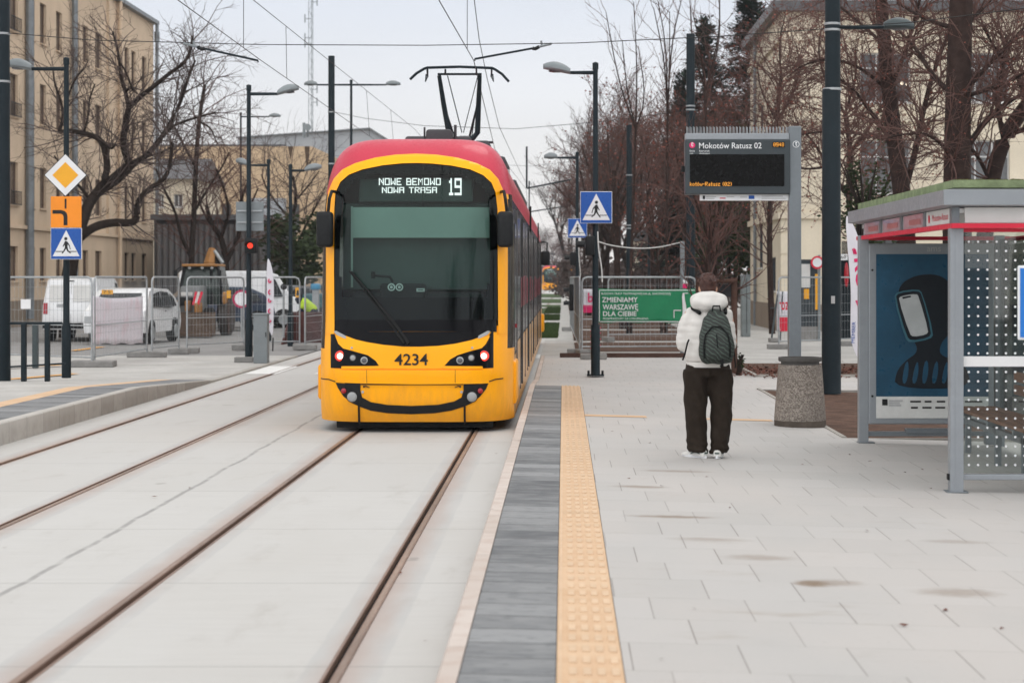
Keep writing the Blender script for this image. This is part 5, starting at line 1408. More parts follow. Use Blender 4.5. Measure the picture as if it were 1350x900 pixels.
M['pane'] = mat('window_pane', (.12, .09, .07), .12, var=.35, sc=.7)
M['pane_lt'] = mat('window_pane_grey', (.11, .115, .12), .1, var=.4, sc=.5)
M['frame_b'] = mat('brown_frame', (.13, .085, .06), .5, var=.1)
M['frame_w'] = mat('white_frame', (.55, .55, .54), .5, var=.1)
M['gutter'] = mat('zinc_gutter', (.20, .22, .235), .5, .3, var=.2)
M['roof_metal'] = mat('roof_metal', (.10, .10, .105), .5, .2, var=.2)
UZ = Vector((0, 0, 1))

# ---- the long beige block on the left
XL = -20.6
bl = thing('apartment_block', 'long beige plastered block with rows of narrow windows along the left edge', 'building', (XL, 78, 0))
O = Vector((XL, 52, 0)); U = Vector((0, 1, 0)); NN = Vector((1, 0, 0)); W, H = 48.0, 14.6
cols = [(74.5, 1.35, 2), (77.1, .95, 1), (78.8, .95, 1), (81.3, .95, 1), (84.2, .95, 1), (85.8, .95, 1), (88.2, 1.2, 2), (93.9, .95, 1), (95.4, .95, 1), (97.8, 1.1, 1), (71.9, .95, 1), (70.2, .95, 1), (67.5, 1.35, 2), (64.5, .95, 1), (62, .95, 1), (58.8, 1.35, 2)]
rows_ = [(1.75, 3.05), (4.6, 6.2), (7.9, 9.5), (11.1, 12.7)]
holes_ = [(y - w_/2 - 52, y + w_/2 - 52, z0, z1) for y, w_, s_ in cols for z0, z1 in rows_]
b = MB(); wall_holes(b.bm, O, U, UZ, NN, W, H, holes_)
b.quad((XL, 100, 0), (XL, 100, H), (XL - 14, 100, H), (XL - 14, 100, 0)); b.quad((XL, 52, 0), (XL - 14, 52, 0), (XL - 14, 52, H), (XL, 52, H)); b.quad((XL, 52, H), (XL - 14, 52, H), (XL - 14, 100, H), (XL, 100, H))
b.done('wall', M['plaster_l'], bl, recalc=False)
for y, w_, s_ in cols:
    for z0, z1 in rows_:
        window(bl, O, U, UZ, NN, (y - w_/2 - 52, y + w_/2 - 52, z0, z1), M['frame_b'], M['pane'], split=s_, sill_m=M['plaster_l'])
b = MB()
obox(b, O, U, UZ, NN, 0, W + .1, 3.72, 3.86, 0, .12); b.done('string_course', M['plaster_l'], bl)
b = MB(); obox(b, O, U, UZ, NN, 0, W + .25, H - .02, H + .16, -.1, .25); b.done('cornice', M['gutter'], bl)
b = MB(); obox(b, O, U, UZ, NN, -.1, W, 0, 1.0, 0, .05); b.done('plinth', M['plinth'], bl)
for y, r, m in ((76.2, .16, M['gutter']), (83.2, .13, M['gutter']), (91.7, .09, M['plaster_l']), (100.0, .09, M['gutter'])):
    b = MB(); b.tube([(XL + .18, y, .3), (XL + .18, y, H)], r, 8); b.tube([(XL + .18, y, H - .9), (XL + .18, y, H - .4)], r * 1.5, 8); b.done('drainpipe', m, bl, smooth=True)
for y in (90.0, 92.3):
    b = MB(); obox(b, O, U, UZ, NN, y - 52 - .25, y - 52 + .25, 3.86, H - .02, 0, .12); b.done('pilaster', M['plaster_l'], bl)
for y in (74.5, 67.5):
    for z0, z1 in rows_[1:]:
        b = MB()
        for zz in (z0 + .0, z0 + .48): obox(b, O, U, UZ, NN, y - 52 - .7, y - 52 + .7, zz, zz + .03, .12, .15)
        for k in range(9): obox(b, O, U, UZ, NN, y - 52 - .7 + k * .172, y - 52 - .68 + k * .172, z0, z0 + .5, .125, .145)
        b.done('balcony_rail', M['black_matt'], bl)
b = MB()
for k in range(8):
    yy = 86 + k * 2; b.tube([(XL - 1, yy, H + .1), (XL - 1, yy, H + .9)], .025, 5)
b.tube([(XL - 1, 85.5, H + .9), (XL - 1, 100, H + .9)], .025, 5); b.done('roof_railing', M['gutter'], bl)

# ---- low grey ribbed building behind the digger
YG = 92; gx0, gx1 = PX(203, YG), PX(345, YG); zt = PZ(290, YG)
gb = thing('ribbed_hall', 'low dark grey hall with vertical concrete ribs behind the digger', 'building', ((gx0 + gx1) / 2, YG, 0))
M['rib'] = plaster('grey_ribs', (.135, .13, .13), (.08, .078, .078))
b = MB(); b.box(gx0, gx1, YG, YG + 12, 0, zt); b.done('wall', mat('hall_wall', (.07, .068, .07), .9, var=.25), gb)
for k in range(18):
    x = gx0 + .1 + k * (gx1 - gx0) / 18; b = MB(); b.prism([(x, YG), (x + .10, YG - .18), (x + .22, YG - .18), (x + .32, YG)], .6, zt - .2, 'Z'); b.done('rib', M['rib'], gb)
b = MB(); b.box(gx0 - .1, gx1 + .1, YG - .3, YG + 12, zt + .003, zt + .25); b.done('roof_edge', M['roof_metal'], gb)
b = MB(); b.box(gx0, gx1, YG - .05, YG - .003, 0, .55); b.done('plinth', M['plinth'], gb)
# small house between
YH = 112; hx0, hx1 = PX(198, YH), PX(254, YH); z1 = PZ(236, YH)
hs = thing('small_house', 'small pale house with white windows behind the ribbed grey hall', 'building', ((hx0 + hx1)/2, YH, 0))
O = Vector((hx0, YH, 0)); U = Vector((1, 0, 0)); NN = Vector((0, -1, 0)); s_ = YH / F_PX
hh = [((x0 - 198) * s_, (x1 - 198) * s_, PZ(273, YH), PZ(256, YH)) for x0, x1 in ((208, 216), (229, 241))]
b = MB(); wall_holes(b.bm, O, U, UZ, NN, hx1 - hx0, z1, hh); b.box(hx0, hx1, YH + .3, YH + 9, 0, z1); b.done('wall', M['plaster_r'], hs, recalc=False)
for q in hh: window(hs, O, U, UZ, NN, q, M['frame_w'], M['pane_lt'], split=2)
b = MB(); b.prism([(YH - .4, z1), (YH + 4.5, z1 + 1.4), (YH + 9.4, z1)], hx0 - .3, hx1 + .3, 'X'); b.done('roof', M['roof_metal'], hs)
# ochre building with a grey sheet-metal block on its roof
YO = 128; ox0, ox1 = PX(203, YO), PX(470, YO); zt = PZ(193, YO)
ob = thing('ochre_building', 'large ochre building with a stained wall behind the left trees', 'building', ((ox0 + ox1)/2, YO, 0))
O = Vector((ox0, YO, 0)); s_ = YO / F_PX
xr = PX(411, YO)
hh = [((x - 203) * s_, (x - 203 + 13) * s_, z, z + 1.7) for x in (292, 322, 352, 382) for z in (1.4, 4.9)]
b = MB(); wall_holes(b.bm, O, U, UZ, NN, ox1 - ox0, PZ(212, YO), hh)
b.quad((ox0, YO, PZ(212, YO)), (PX(452, YO), YO, PZ(212, YO)), (xr, YO, zt), (ox0, YO, zt)); b.box(ox0, ox1, YO + .3, YO + 14, 0, PZ(214, YO)); b.done('wall', M['plaster_o'], ob, recalc=False)
for q in hh: window(ob, O, U, UZ, NN, q, M['frame_b'], M['pane_lt'], split=2)
b = MB(); b.box(ox0, PX(377, YO), YO - .02, YO + .25, zt + .003, zt + .12); b.done('parapet', M['roof_metal'], ob)
for x, d in ((383, .9), (405, 2.0)):
    b = MB(); b.prism([(PX(x - 3.5, YO), zt), (PX(x + 3.5, YO), zt), (PX(x + 1.5, YO), zt - d * .6), (PX(x, YO), zt - d)], YO - .012, YO - .004); b.done('damp_stain', mat('damp_stain', (.10, .065, .04), .9, var=.3), ob)
b = MB(); b.box(PX(330, YO), PX(378, YO), YO - 1.0, YO - .1, PZ(300, YO), PZ(262, YO)); b.done('grey_bay', M['plaster_g'], ob)
YR = 150
rb = thing('sheet_metal_block', 'pale grey sheet-clad block with a sloped end above the ochre building', 'building', (PX(410, YR), YR, 0))
b = MB(); b.prism([(PX(313, YR), 0), (PX(313, YR), PZ(182, YR)), (PX(488, YR), PZ(170, YR)), (PX(516, YR), PZ(188, YR)), (PX(516, YR), 0)], YR, YR + 15); b.done('wall', M['plaster_g'], rb)
b = MB(); b.prism([(PX(312, YR), PZ(182, YR)), (PX(488, YR), PZ(170, YR)), (PX(517, YR), PZ(188.5, YR)), (PX(517, YR), PZ(187, YR)), (PX(488, YR), PZ(168.6, YR)), (PX(312, YR), PZ(180.8, YR))], YR - .3, YR + 15.3); b.done('roof_edge', M['gutter'], rb)
b = MB(); b.lathe([(.1, 0), (.26, -.1)], P(405.5, 168, YR - 3), 14, 'Y'); b.tube([P(405.5, 168, YR - 3), P(405.5, 180, YR - 2)], .08, 5); b.tube([P(401, 162, YR - 2), P(401, 182, YR - 2)], .12, 5); b.done('satellite_dish', M['lampg'], rb)
YA = 210
an = thing('radio_mast', 'tall thin lattice radio mast against the sky left of the tram', 'antenna', (PX(410, YA), YA, 0))
b = MB(); c0 = PX(410, YA)
for dx, dy in ((-.22, -.2), (.22, -.2), (0, .25)): b.tube([(c0 + dx, YA + dy, 0), (c0 + dx, YA + dy, PZ(-12, YA))], .035, 4)
z = 6; k = 0
while z < PZ(-10, YA): b.tube([(c0 - .22 * (-1) ** k, YA - .2, z), (c0 + .22 * (-1) ** k, YA - .2, z + .8)], .02, 3); b.tube([(c0 + .22, YA - .2, z), (c0, YA + .25, z + .8)], .02, 3); z += .8; k += 1
b.done('lattice', M['lampg'], an)
for y_, l in ((25, 1), (3, -1), (50, 1), (58, 1), (118, -1), (135, -1)):
    b = MB(); b.tube([P(410, y_, YA), P(410 - 8 * l, y_, YA)], .04, 4); b.tube([P(410 - 8 * l, y_ - 6, YA), P(410 - 8 * l, y_ + 5, YA)], .06, 4); b.done('aerial', M['lampg'], an)

# ---- cream building on the right
XR, YR0, YR1 = 7.5, 68.5, 80.0
rbld = thing('town_hall', 'three-storey cream building with barred windows behind the right trees', 'building', (XR, YR0, 0))
H = 11.0; O = Vector((XR, YR0, 0)); U = Vector((1, 0, 0)); NN = Vector((0, -1, 0)); W = 22.0
s_ = YR0 / F_PX
hh = []
for x in (10.2, 13.6, 16.8, 20.0, 23.2, 26.4):
    for z0, z1 in ((1.6, 3.3), (4.75, 6.6), (7.9, 9.6)): hh.append((x - XR, x - XR + 1.75, z0, z1))
b = MB(); wall_holes(b.bm, O, U, UZ, NN, W, H, hh, .2)
O2 = Vector((XR, YR1, 0)); U2 = Vector((0, -1, 0)); N2 = Vector((-1, 0, 0)); h2 = [(3.6, 5.0, 2.25, 4.1), (8.2, 9.6, 1.4, 2.6), (4.0, 5.2, 6.8, 8.4)]
wall_holes(b.bm, O2, U2, UZ, N2, YR1 - YR0, H, h2, .2); b.box(XR + .3, XR + W, YR0 + .3, YR1, .1, H - .05)
b.done('wall', M['plaster_r'], rbld, recalc=False)
for q in hh: window(rbld, O, U, UZ, NN, q, M['frame_w'] if q[2] > 4 else M['black_matt'], M['pane_lt'], .2, 3 if q[2] > 4 else 6, cross=q[2] > 4)
M['shutter'] = mat('dark_grille', (.035, .045, .055), .5, var=.2)
for q in h2:
    w_ = window(rbld, O2, U2, UZ, N2, q, M['shutter'], M['pane'], .1, 4); 
b = MB()
for z in (3.9, 7.2, 10.0): obox(b, O, U, UZ, NN, -.12, W, z, z + .22, 0, .12); obox(b, O2, U2, UZ, N2, 0, YR1 - YR0 - .0, z + .002, z + .218, 0, .118)
b.done('string_course', M['plaster_r'], rbld)
b = MB(); obox(b, O, U, UZ, NN, -.35, W, H + .003, H + .35, -11.6, .45); b.done('cornice', M['roof_metal'], rbld)
b = MB(); obox(b, O, U, UZ, NN, -.02, W, 0, .95, 0, .09); obox(b, O2, U2, UZ, N2, 0, YR1 - YR0, 0, .948, 0, .088); b.done('plinth', M['plinth'], rbld)
b = MB()
for k in range(14):
    z = 1.2 + k * .75; L = .55 if k % 2 else .35
    obox(b, O, U, UZ, NN, -.03, L, z, z + .68, 0, .035)
b.done('quoins', M['plaster_r'], rbld)
b = MB(); b.tube([(XR - .1, 77, 0), (XR - .1, 77, H)], .07, 6); b.done('drainpipe', M['gutter'], rbld)
for px, py in ((1189, 110), (1196, 111)):
    b = MB(); b.ball(P(px, py, YR0 - .2), .06, 10, 6); b.done('wall_lamp', M['lamp_warm'], rbld, smooth=True)
# gate and wall in front of it
YW = 58
gt = thing('metal_gate', 'dark sheet metal gate with paper notices in front of the cream building', 'gate', (PX(1085, YW), YW, 0))
b = MB(); b.box(PX(1053, YW), PX(1078, YW), YW, YW + .05, .45, PZ(342, YW)); b.box(PX(1108, YW), PX(1122, YW), YW, YW + .05, .1, PZ(342, YW)); b.done('sheet_panel', mat('gate_sheet', (.035, .045, .052), .6, var=.25), gt)
for x in (1080, 1107, 1124, 1052):
    b = MB(); b.rbox(PX(x - 1.6, YW), PX(x + 1.6, YW), YW - .04, YW + .04, 0, PZ(336, YW), .01); b.done('post', M['lampg'] if x in (1080,) else M['gutter'], gt)
for k in range(9):
    b = MB(); b.tube([(PX(1110 + k * 1.6, YW), YW - .02, .1), (PX(1110 + k * 1.6, YW), YW - .02, PZ(318, YW))], .014, 4); b.done('bar', M['mast'], gt)
b = MB(); b.box(PX(1053, YW) - .3, PX(1080, YW), YW + .0, YW + .25, 0, .44); b.done('low_wall', M['concrete'], gt)
for n_, x0, x1, y0, y1, m, lb in (('paper_notice', 1056.5, 1068, 348, 379, 'offwhite', 'pale paper notice on the dark metal gate'), ('paper_notice', 1060, 1066.5, 381, 394, 'signyel', 'small orange notice below the pale one on the dark gate'), ('warning_strip', 1074.5, 1078, 361, 408, 'signyel', 'narrow yellow strip on the edge of the dark gate')):
    b = MB(); b.box(PX(x0, YW), PX(x1, YW), YW - .012, YW - .004, PZ(y1, YW), PZ(y0, YW)); tag(b.done(n_, M[m], None, origin=P((x0 + x1)/2, y1, YW)), lb, 'notice')
t = thing('round_sign', 'round red and white prohibition sign on the white gate post', 'road sign', P(1077.5, 346, YW - .1))
b = MB(); b.lathe([(.19, 0), (.19, -.01)], P(1077.5, 346, YW - .1), 24, 'Y'); b.done('rim', M['red_trim'], t)
b = MB(); b.lathe([(.135, 0), (.135, -.004)], P(1077.5, 346, YW - .112), 24, 'Y'); b.done('face', M['signwhite'], t)
t = thing('round_sign', 'dark red round sign seen edge-on by the barred gate beside the white feather flag', 'road sign', P(1118, 362, YW - .1))
b = MB(); b.ball(P(1116, 362, YW - .1), (.07, .03, .36), 16, 10); b.done('face', M['reflector'], t)
t = thing('house_plate', 'small grey number plate above the barred gate', 'sign', P(1112, 339, YW - .1))
b = MB(); b.box(PX(1107, YW), PX(1117, YW), YW - .1, YW - .08, PZ(343, YW), PZ(335, YW)); b.done('plate', M['signwhite'], t); text('60', M['ink'], t, P(1108.5, 341, YW - .102), height=.09, width=.15)
# two metal cabinets by the corner
for i, (x0, x1, y0, y1, lb) in enumerate(((978, 989.5, 364, 428, 'grey electrical cabinet standing at the near left corner of the cream building'), (966, 981, 354, 362, None))):
    Yk = 62; 
    if lb is None: continue
    t = thing('electrical_cabinet', lb, 'cabinet', (PX((x0 + x1)/2, Yk), Yk, 0))
    b = MB(); b.rbox(PX(x0, Yk), PX(x1, Yk), Yk, Yk + .5, .03, PZ(y0, Yk), .02); b.done('body', mat('cabinet_grey', (.19, .215, .215), .6, var=.2), t)
    b = MB(); b.box(PX(x0 - .5, Yk), PX(x1 + .5, Yk), Yk - .03, Yk + .53, PZ(y0, Yk) + .003, PZ(y0 - 2, Yk)); b.done('lid', M['lampg'], t)
    b = MB(); b.box(PX(984, Yk), PX(984.6, Yk), Yk - .012, Yk - .002, .15, PZ(y0 + 3, Yk)); b.done('door_gap', M['ink'], t)
# pale low house glimpsed through the avenue trees
YM = 128; t = thing('pale_house', 'pale house glimpsed behind the bare trees right of the avenue', 'building', (PX(872, YM), YM, 0))
b = MB(); b.box(PX(830, YM), PX(905, YM), YM, YM + 10, 0, PZ(318, YM)); b.done('wall', M['plaster_r'], t)
b = MB(); b.prism([(PX(827, YM), PZ(318, YM)), (PX(867, YM), PZ(290, YM)), (PX(908, YM), PZ(318, YM))], YM - .3, YM + 10.3); b.done('roof', M['roof_metal'], t)
for x in (842, 860, 878):
    b = MB(); b.box(PX(x, YM), PX(x + 9, YM), YM - .05, YM - .002, PZ(355, YM), PZ(330, YM)); w_ = b.done('window', M['frame_w'], t)
    b = MB(); b.box(PX(x + 1, YM), PX(x + 8, YM), YM - .07, YM - .052, PZ(353.5, YM), PZ(331.5, YM)); b.done('pane', M['pane_lt'], w_)
# ================================================================== trees
class TB:
    """collects tubes fast as plain vertex and face lists"""
    def __init__(s): s.v = []; s.f = []
    def tube(s, pts, rs, n):
        base = len(s.v); m = len(pts)
        for i, p in enumerate(pts):
            d = pts[min(i + 1, m - 1)] - pts[max(i - 1, 0)]
            if d.length < 1e-6: d = Vector((0, 0, 1))
            u, v = frame(d)
            for k in range(n):
                a = 2 * PI * k / n; s.v.append(p + (u * math.cos(a) + v * math.sin(a)) * rs[i])
        for i in range(m - 1):
            for k in range(n):
                a, b = base + i * n + k, base + i * n + (k + 1) % n
                s.f.append((a, b, b + n, a + n))
    def quad(s, a, b, c, d):
        i = len(s.v); s.v += [a, b, c, d]; s.f.append((i, i + 1, i + 2, i + 3))
    def done(s, name, m, parent, smooth=True):
        me = bpy.data.meshes.new(name); me.from_pydata([tuple(v) for v in s.v], [], s.f)
        for mm in (m if isinstance(m, list) else [m]): me.materials.append(mm)
        if smooth:
            me.polygons.foreach_set('use_smooth', [True] * len(me.polygons))
        me.update(); return link_mesh(name, me, parent)
def rdir(r, d, spread):
    u, v = frame(d); a = r.uniform(0, 2 * PI); return (d * math.cos(spread) + (u * math.cos(a) + v * math.sin(a)) * math.sin(spread)).normalized()
def grow(r, p, d, L, rad, lvl, maxl, wood, twig, leaves, prm):
    n = 5 if lvl < 2 else (4 if lvl < maxl else 3); pts = [p]; rs = [rad]; dd = d.copy()
    end = rad * (.45 if lvl < maxl else .35)
    for i in range(n):
        dd = (dd + Vector((r.uniform(-1, 1), r.uniform(-1, 1), r.uniform(-1, 1))) * prm['wob'] + Vector((0, 0, prm['up'] * (1 if lvl else .4)))).normalized()
        p = p + dd * (L / n); pts.append(p); rs.append(rad + (end - rad) * (i + 1) / n)
    (wood if lvl <= prm['wl'] else twig).tube(pts, rs, 8 if lvl == 0 else (6 if lvl == 1 else (4 if lvl < maxl - 1 else 3)))
    if lvl >= maxl:
        if leaves is not None:
            for q in pts[1:]:
                if r.random() < prm['leaf']: leaves.append(q)
        return
    k = prm['kids'][min(lvl, len(prm['kids']) - 1)]
    for j in range(k):
        t = prm['t0'] * (1 if lvl else 1.2) + (1 - prm['t0'] * (1 if lvl else 1.2)) * (j + r.random()) / k; t = min(.99, t); x = t * n; i = min(n - 1, int(x)); q = pts[i].lerp(pts[i + 1], x - i)
        ax = (pts[i + 1] - pts[i]).normalized(); cd_ = rdir(r, ax, r.uniform(*prm['ang']))
        cd_ = Vector((cd_.x, cd_.y, cd_.z + prm.get('bias', 0))).normalized()
        rr = max(prm['rmin'], (rs[i] * r.uniform(.45, .7)))
        grow(r, q, cd_, L * r.uniform(*prm['len']) * (1.15 - .45 * t), rr, lvl + 1, maxl, wood, twig, leaves, prm)
def leafcards(leaves, r, tb, s=.05):
    for q in leaves:
        a = Vector((r.uniform(-1, 1), r.uniform(-1, 1), r.uniform(-1, 1))).normalized(); u, v = frame(a); w_ = s * r.uniform(.6, 1.3)
        tb.quad(q, q + u * w_ * .5 + v * w_ * .5, q + u * w_ * 1.1, q + u * w_ * .5 - v * w_ * .5)
PRM = dict(wob=.16, up=.05, kids=[9, 6, 5, 4], t0=.3, ang=(.5, 1.05), len=(.5, .75), rmin=.006, wl=1, leaf=0)
def tree(label, X, Y, z, H, seed, maxl=4, trunk_r=.2, m=('bark', 'twig'), group=None, lean=(0, 0), name='bare_tree', leaf=0, **kw):
    r = random.Random(seed); prm = dict(PRM); prm.update(kw); prm['leaf'] = leaf
    t = thing(name, label, 'tree', (X, Y, z), group)
    wood, twig, lv = TB(), TB(), ([] if leaf else None)
    p = Vector((X, Y, z)); d = Vector((lean[0], lean[1], 1)).normalized()
    grow(r, p - Vector((0, 0, .1)), d, H * prm.get('th', .62), trunk_r, 0, maxl, wood, twig, lv, prm)
    wood.done('trunk', M[m[0]], t); cr = twig.done('crown', M[m[1]], t)
    if lv:
        tb = TB(); leafcards(lv, r, tb, prm.get('ls', .05)); tb.done('dry_leaves', M['leaf_red'], cr, False)
    return t
def traced(label, limbs, Y, seed, twiggy=1.0, m=('bark', 'twig'), group=None, maxl=2, name='bare_tree', leaf=0, rmin=.007, base=None, depth=1.5, klen=1.0, ls=.05, ang=(.5, 1.0), up=.03, gap=.45, thick=1.1):
    """a tree whose main limbs follow the photograph's, spread in depth; finer branches grow from them"""
    r = random.Random(seed); s = Y / F_PX
    b0 = base or limbs[0][0][0]
    t = thing(name, label, 'tree', (PX(b0[0], Y), Y, PZ(b0[1], Y)), group)
    wood, twig, lv = TB(), TB(), ([] if leaf else None)
    prm = dict(PRM); prm.update(rmin=rmin, wl=-1, leaf=leaf, t0=.15, kids=[3, 4, 3, 2], wob=.2, up=up, ang=ang, len=(.5, .8))
    pos = {}
    for pts, w0, w1 in limbs:
        key = pts[0]; d0 = pos.get(key, 0.0); slope = r.uniform(-1, 1) * depth if key in pos else 0.0
        wp = []; n = len(pts)
        for i, (x, y) in enumerate(pts):
            dy = d0 + slope * i / max(1, n - 1); pos.setdefault((x, y), dy); wp.append(P(x, y, Y) + Vector((0, dy, 0)))
        # subdivide smoothly
        q = smooth_pts(wp); rs = [(w0 + (w1 - w0) * i / (len(q) - 1)) * s / 2 * thick for i in range(len(q))]
        wood.tube(q, rs, 8 if w0 > 6 else 6)
        L = sum((q[i + 1] - q[i]).length for i in range(len(q) - 1))
        k = int(L / gap * twiggy)
        for j in range(k):
            tt = (.25 if w0 > 7 else .05) + (.95 if w0 <= 7 else .75) * (j + r.random()) / k; tt = min(.995, tt); x = tt * (len(q) - 1); i = int(x); i = min(i, len(q) - 2)
            if rs[i] / s * 2 > 16: continue
            pp = q[i].lerp(q[i + 1], x - i); ax = (q[i + 1] - q[i]).normalized()
            grow(r, pp, rdir(r, ax, r.uniform(.4, 1.15)), r.uniform(.7, 1.9) * klen, max(rmin * 1.6, min(.022, rs[i] * .45)), 0, maxl, wood, twig, lv, prm)
    wood.done('trunk', M[m[0]], t); cr = twig.done('crown', M[m[1]], t)
    if lv:
        tb = TB(); leafcards(lv, r, tb, ls); tb.done('dry_leaves', M['leaf_red'], cr, False)
    return t
def smooth_pts(p):
    for _ in range(2):
        o = [p[0]]
        for a, b in zip(p, p[1:]): o += [a.lerp(b, .25), a.lerp(b, .75)]
        p = o + [p[-1]]
    return p
# the big gnarled tree on the left
j1 = (112, 262); j2 = (158, 214); j0 = (100, 318)
LT = [([(88, 447), (88, 400), (92, 352), j0], 17, 14),
      ([j0, (106, 288), j1, (128, 243), j2], 13, 9),
      ([j1, (134, 230), (130, 195), (119, 178), (97, 172), (78, 168), (61, 169)], 8, 4),
      ([j2, (150, 188), (155, 165), (162, 140)], 8, 6),
      ([(162, 140), (176, 128), (200, 112), (222, 96), (243, 84), (254, 68), (258, 50)], 6, 2),
      ([(162, 140), (158, 118), (151, 95), (150, 75), (146, 55), (141, 38)], 5, 2),
      ([(158, 118), (170, 110), (175, 122), (168, 95), (160, 80)], 3, 1.5),
      ([j2, (180, 204), (200, 180), (214, 158), (228, 130), (238, 98), (248, 74)], 7, 2),
      ([(200, 180), (218, 162), (240, 155), (262, 150), (280, 146)], 4, 1.5),
      ([(61, 169), (66, 150), (62, 128), (52, 105), (48, 80)], 4, 1.5),
      ([(66, 150), (74, 118), (84, 98), (100, 82)], 3, 1.2),
      ([(97, 172), (106, 150), (108, 130), (118, 108)], 3, 1.3),
      ([(119, 178), (140, 196), (150, 190)], 4, 2),
      ([j1, (150, 240), (180, 206), (206, 200), (222, 190)], 4, 2),
      ([j0, (122, 300), (150, 293), (180, 295), (186, 285), (185, 270), (200, 252), (226, 238), (234, 214), (236, 190)], 10, 3),
      ([(112, 262), (100, 245), (84, 226), (70, 205)], 4, 1.5)]
traced('gnarled bare tree with a forked trunk behind the white van on the left', LT, 62, 11, 2.6, ('bark', 'twig_grey'), maxl=2, klen=1.0, rmin=.007, thick=1.3)
LT2 = [([(256, 440), (252, 400), (252, 340), (256, 280), (258, 220), (262, 160), (270, 112)], 9, 4),
       ([(252, 340), (240, 310), (236, 280), (222, 250), (215, 225)], 5, 2), ([(256, 280), (272, 250), (290, 222), (300, 200)], 4, 1.5), ([(258, 220), (244, 190), (236, 168), (226, 155)], 4, 1.5), ([(262, 160), (282, 170), (292, 190)], 3, 1.2)]
traced('bare tree with a tall straight stem left of the ribbed hall', LT2, 76, 12, 1.7, m=('bark', 'twig_red'), klen=1.2)
LT3 = [([(296, 430), (296, 380), (298, 345), (292, 312), (278, 295), (272, 270)], 11, 4), ([(298, 345), (312, 318), (318, 290), (316, 262), (325, 238)], 7, 2), ([(292, 312), (305, 280), (300, 250), (292, 225)], 5, 2), ([(278, 295), (262, 272), (258, 250)], 4, 1.5), ([(318, 290), (334, 268), (345, 250)], 4, 1.5)]
traced('low branching bare tree in front of the ribbed grey hall', LT3, 80, 13, 1.8, m=('bark', 'twig_red'), klen=1.4)
LT4 = [([(392, 430), (390, 380), (388, 330), (384, 290), (392, 262), (386, 232)], 7, 3), ([(388, 330), (404, 300), (416, 280), (428, 262)], 4, 1.5), ([(384, 290), (366, 270), (352, 250), (345, 230)], 4, 1.5), ([(392, 262), (410, 240), (420, 225)], 3, 1)]
traced('slender bare tree in front of the ochre building right of the feather flag', LT4, 88, 14, 1.8, m=('bark', 'twig_grey'), klen=1.5)
# bushy evergreen clump
def bush(label, c, rx, rz, n, seed, m='shrub', name='shrub', ls=.16):
    r = random.Random(seed); t = thing(name, label, 'shrub', (c.x, c.y, 0)); tb = TB(); st = TB()
    for k in range(7): 
        a = r.uniform(0, 6.28); st.tube([Vector((c.x, c.y, 0)), c + Vector((math.cos(a) * rx * .3, math.sin(a) * rx * .3, 0)), c + Vector((math.cos(a) * rx * .8, math.sin(a) * rx * .8, rz * .6))], [.06, .04, .015], 5)
    cl = [(Vector((r.gauss(0, .5) * rx, r.gauss(0, .5) * rx, r.gauss(0, .45) * rz)), r.uniform(.25, .5)) for _ in range(16)]
    for i in range(n):
        o, sz = cl[r.randrange(16)]; q = c + o + Vector((r.gauss(0, .45) * rx * sz, r.gauss(0, .45) * rx * sz, r.gauss(0, .45) * rz * sz)); 
        a = Vector((r.uniform(-1, 1), r.uniform(-1, 1), r.uniform(-.4, 1))).normalized(); u, v = frame(a); w_ = ls * r.uniform(.5, 1.2)
        tb.quad(q - u * w_, q + v * w_ * .5, q + u * w_, q - v * w_ * .5)
    st.done('stems', M['bark'], t); tb.done('foliage', M[m], t, False); return t
bush('round dull green shrub behind the fence left of the tram', P(392, 330, 84), 1.6, 1.2, 2600, 3, 'shrub')

# the red-brown trees of the avenue on the right
base = tree('reddish bare street tree behind the green banner, nearest of the row on the right', PX(822, 72), 72, 0, 9.5, 21, 4, .14, ('bark_red', 'twig_red'), 'bare trees along the avenue', leaf=.16, ls=.08, rmin=.009, bias=.25)
p2 = tree('grey bare tree with upswept branches seen above the farther crossing sign', PX(775, 98), 98, 0, 11, 22, 4, .16, ('bark', 'twig_grey'), 'bare trees along the avenue', rmin=.011, bias=.35)
p3 = tree('spreading reddish tree behind the display board', PX(900, 80), 80, 0, 11, 23, 4, .18, ('bark_red', 'twig_red'), 'bare trees along the avenue', leaf=.16, ls=.09, rmin=.010, bias=.2)
far_lb = 'bare tree in the distant row of the avenue on the right'
k = 0; rr = random.Random(77)
for px, Y, sc, src in ((862, 84, 1.0, base), (945, 86, 1.05, base), (800, 108, 1.05, p3), (845, 112, 1.15, p2), (880, 116, 1.1, p3), (772, 128, 1.0, base), (815, 138, 1.2, p2), (782, 160, 1.15, base), (850, 150, 1.3, p3), (764, 190, 1.2, p2), (796, 185, 1.2, p3), (775, 240, 1.3, p3), (775, 310, 1.3, p2), (920, 125, 1.2, p2)):
    dup(src, (PX(px, Y), Y, 0), far_lb, 'distant bare trees of the avenue', rr.uniform(0, 6.28), (sc * rr.uniform(.9, 1.1), sc, sc * rr.uniform(.9, 1.1)))
# left side of the avenue end (seen past the tram) and trees closing the view
for px, Y, sc, src in ((716, 400, 1.3, p2), (722, 460, 1.4, base), (752, 450, 1.2, p3), (736, 520, 1.2, p2)):
    dup(src, (PX(px, Y), Y, 0), 'hazy bare tree closing the far end of the avenue', 'trees closing the avenue', rr.uniform(0, 6.28), sc)
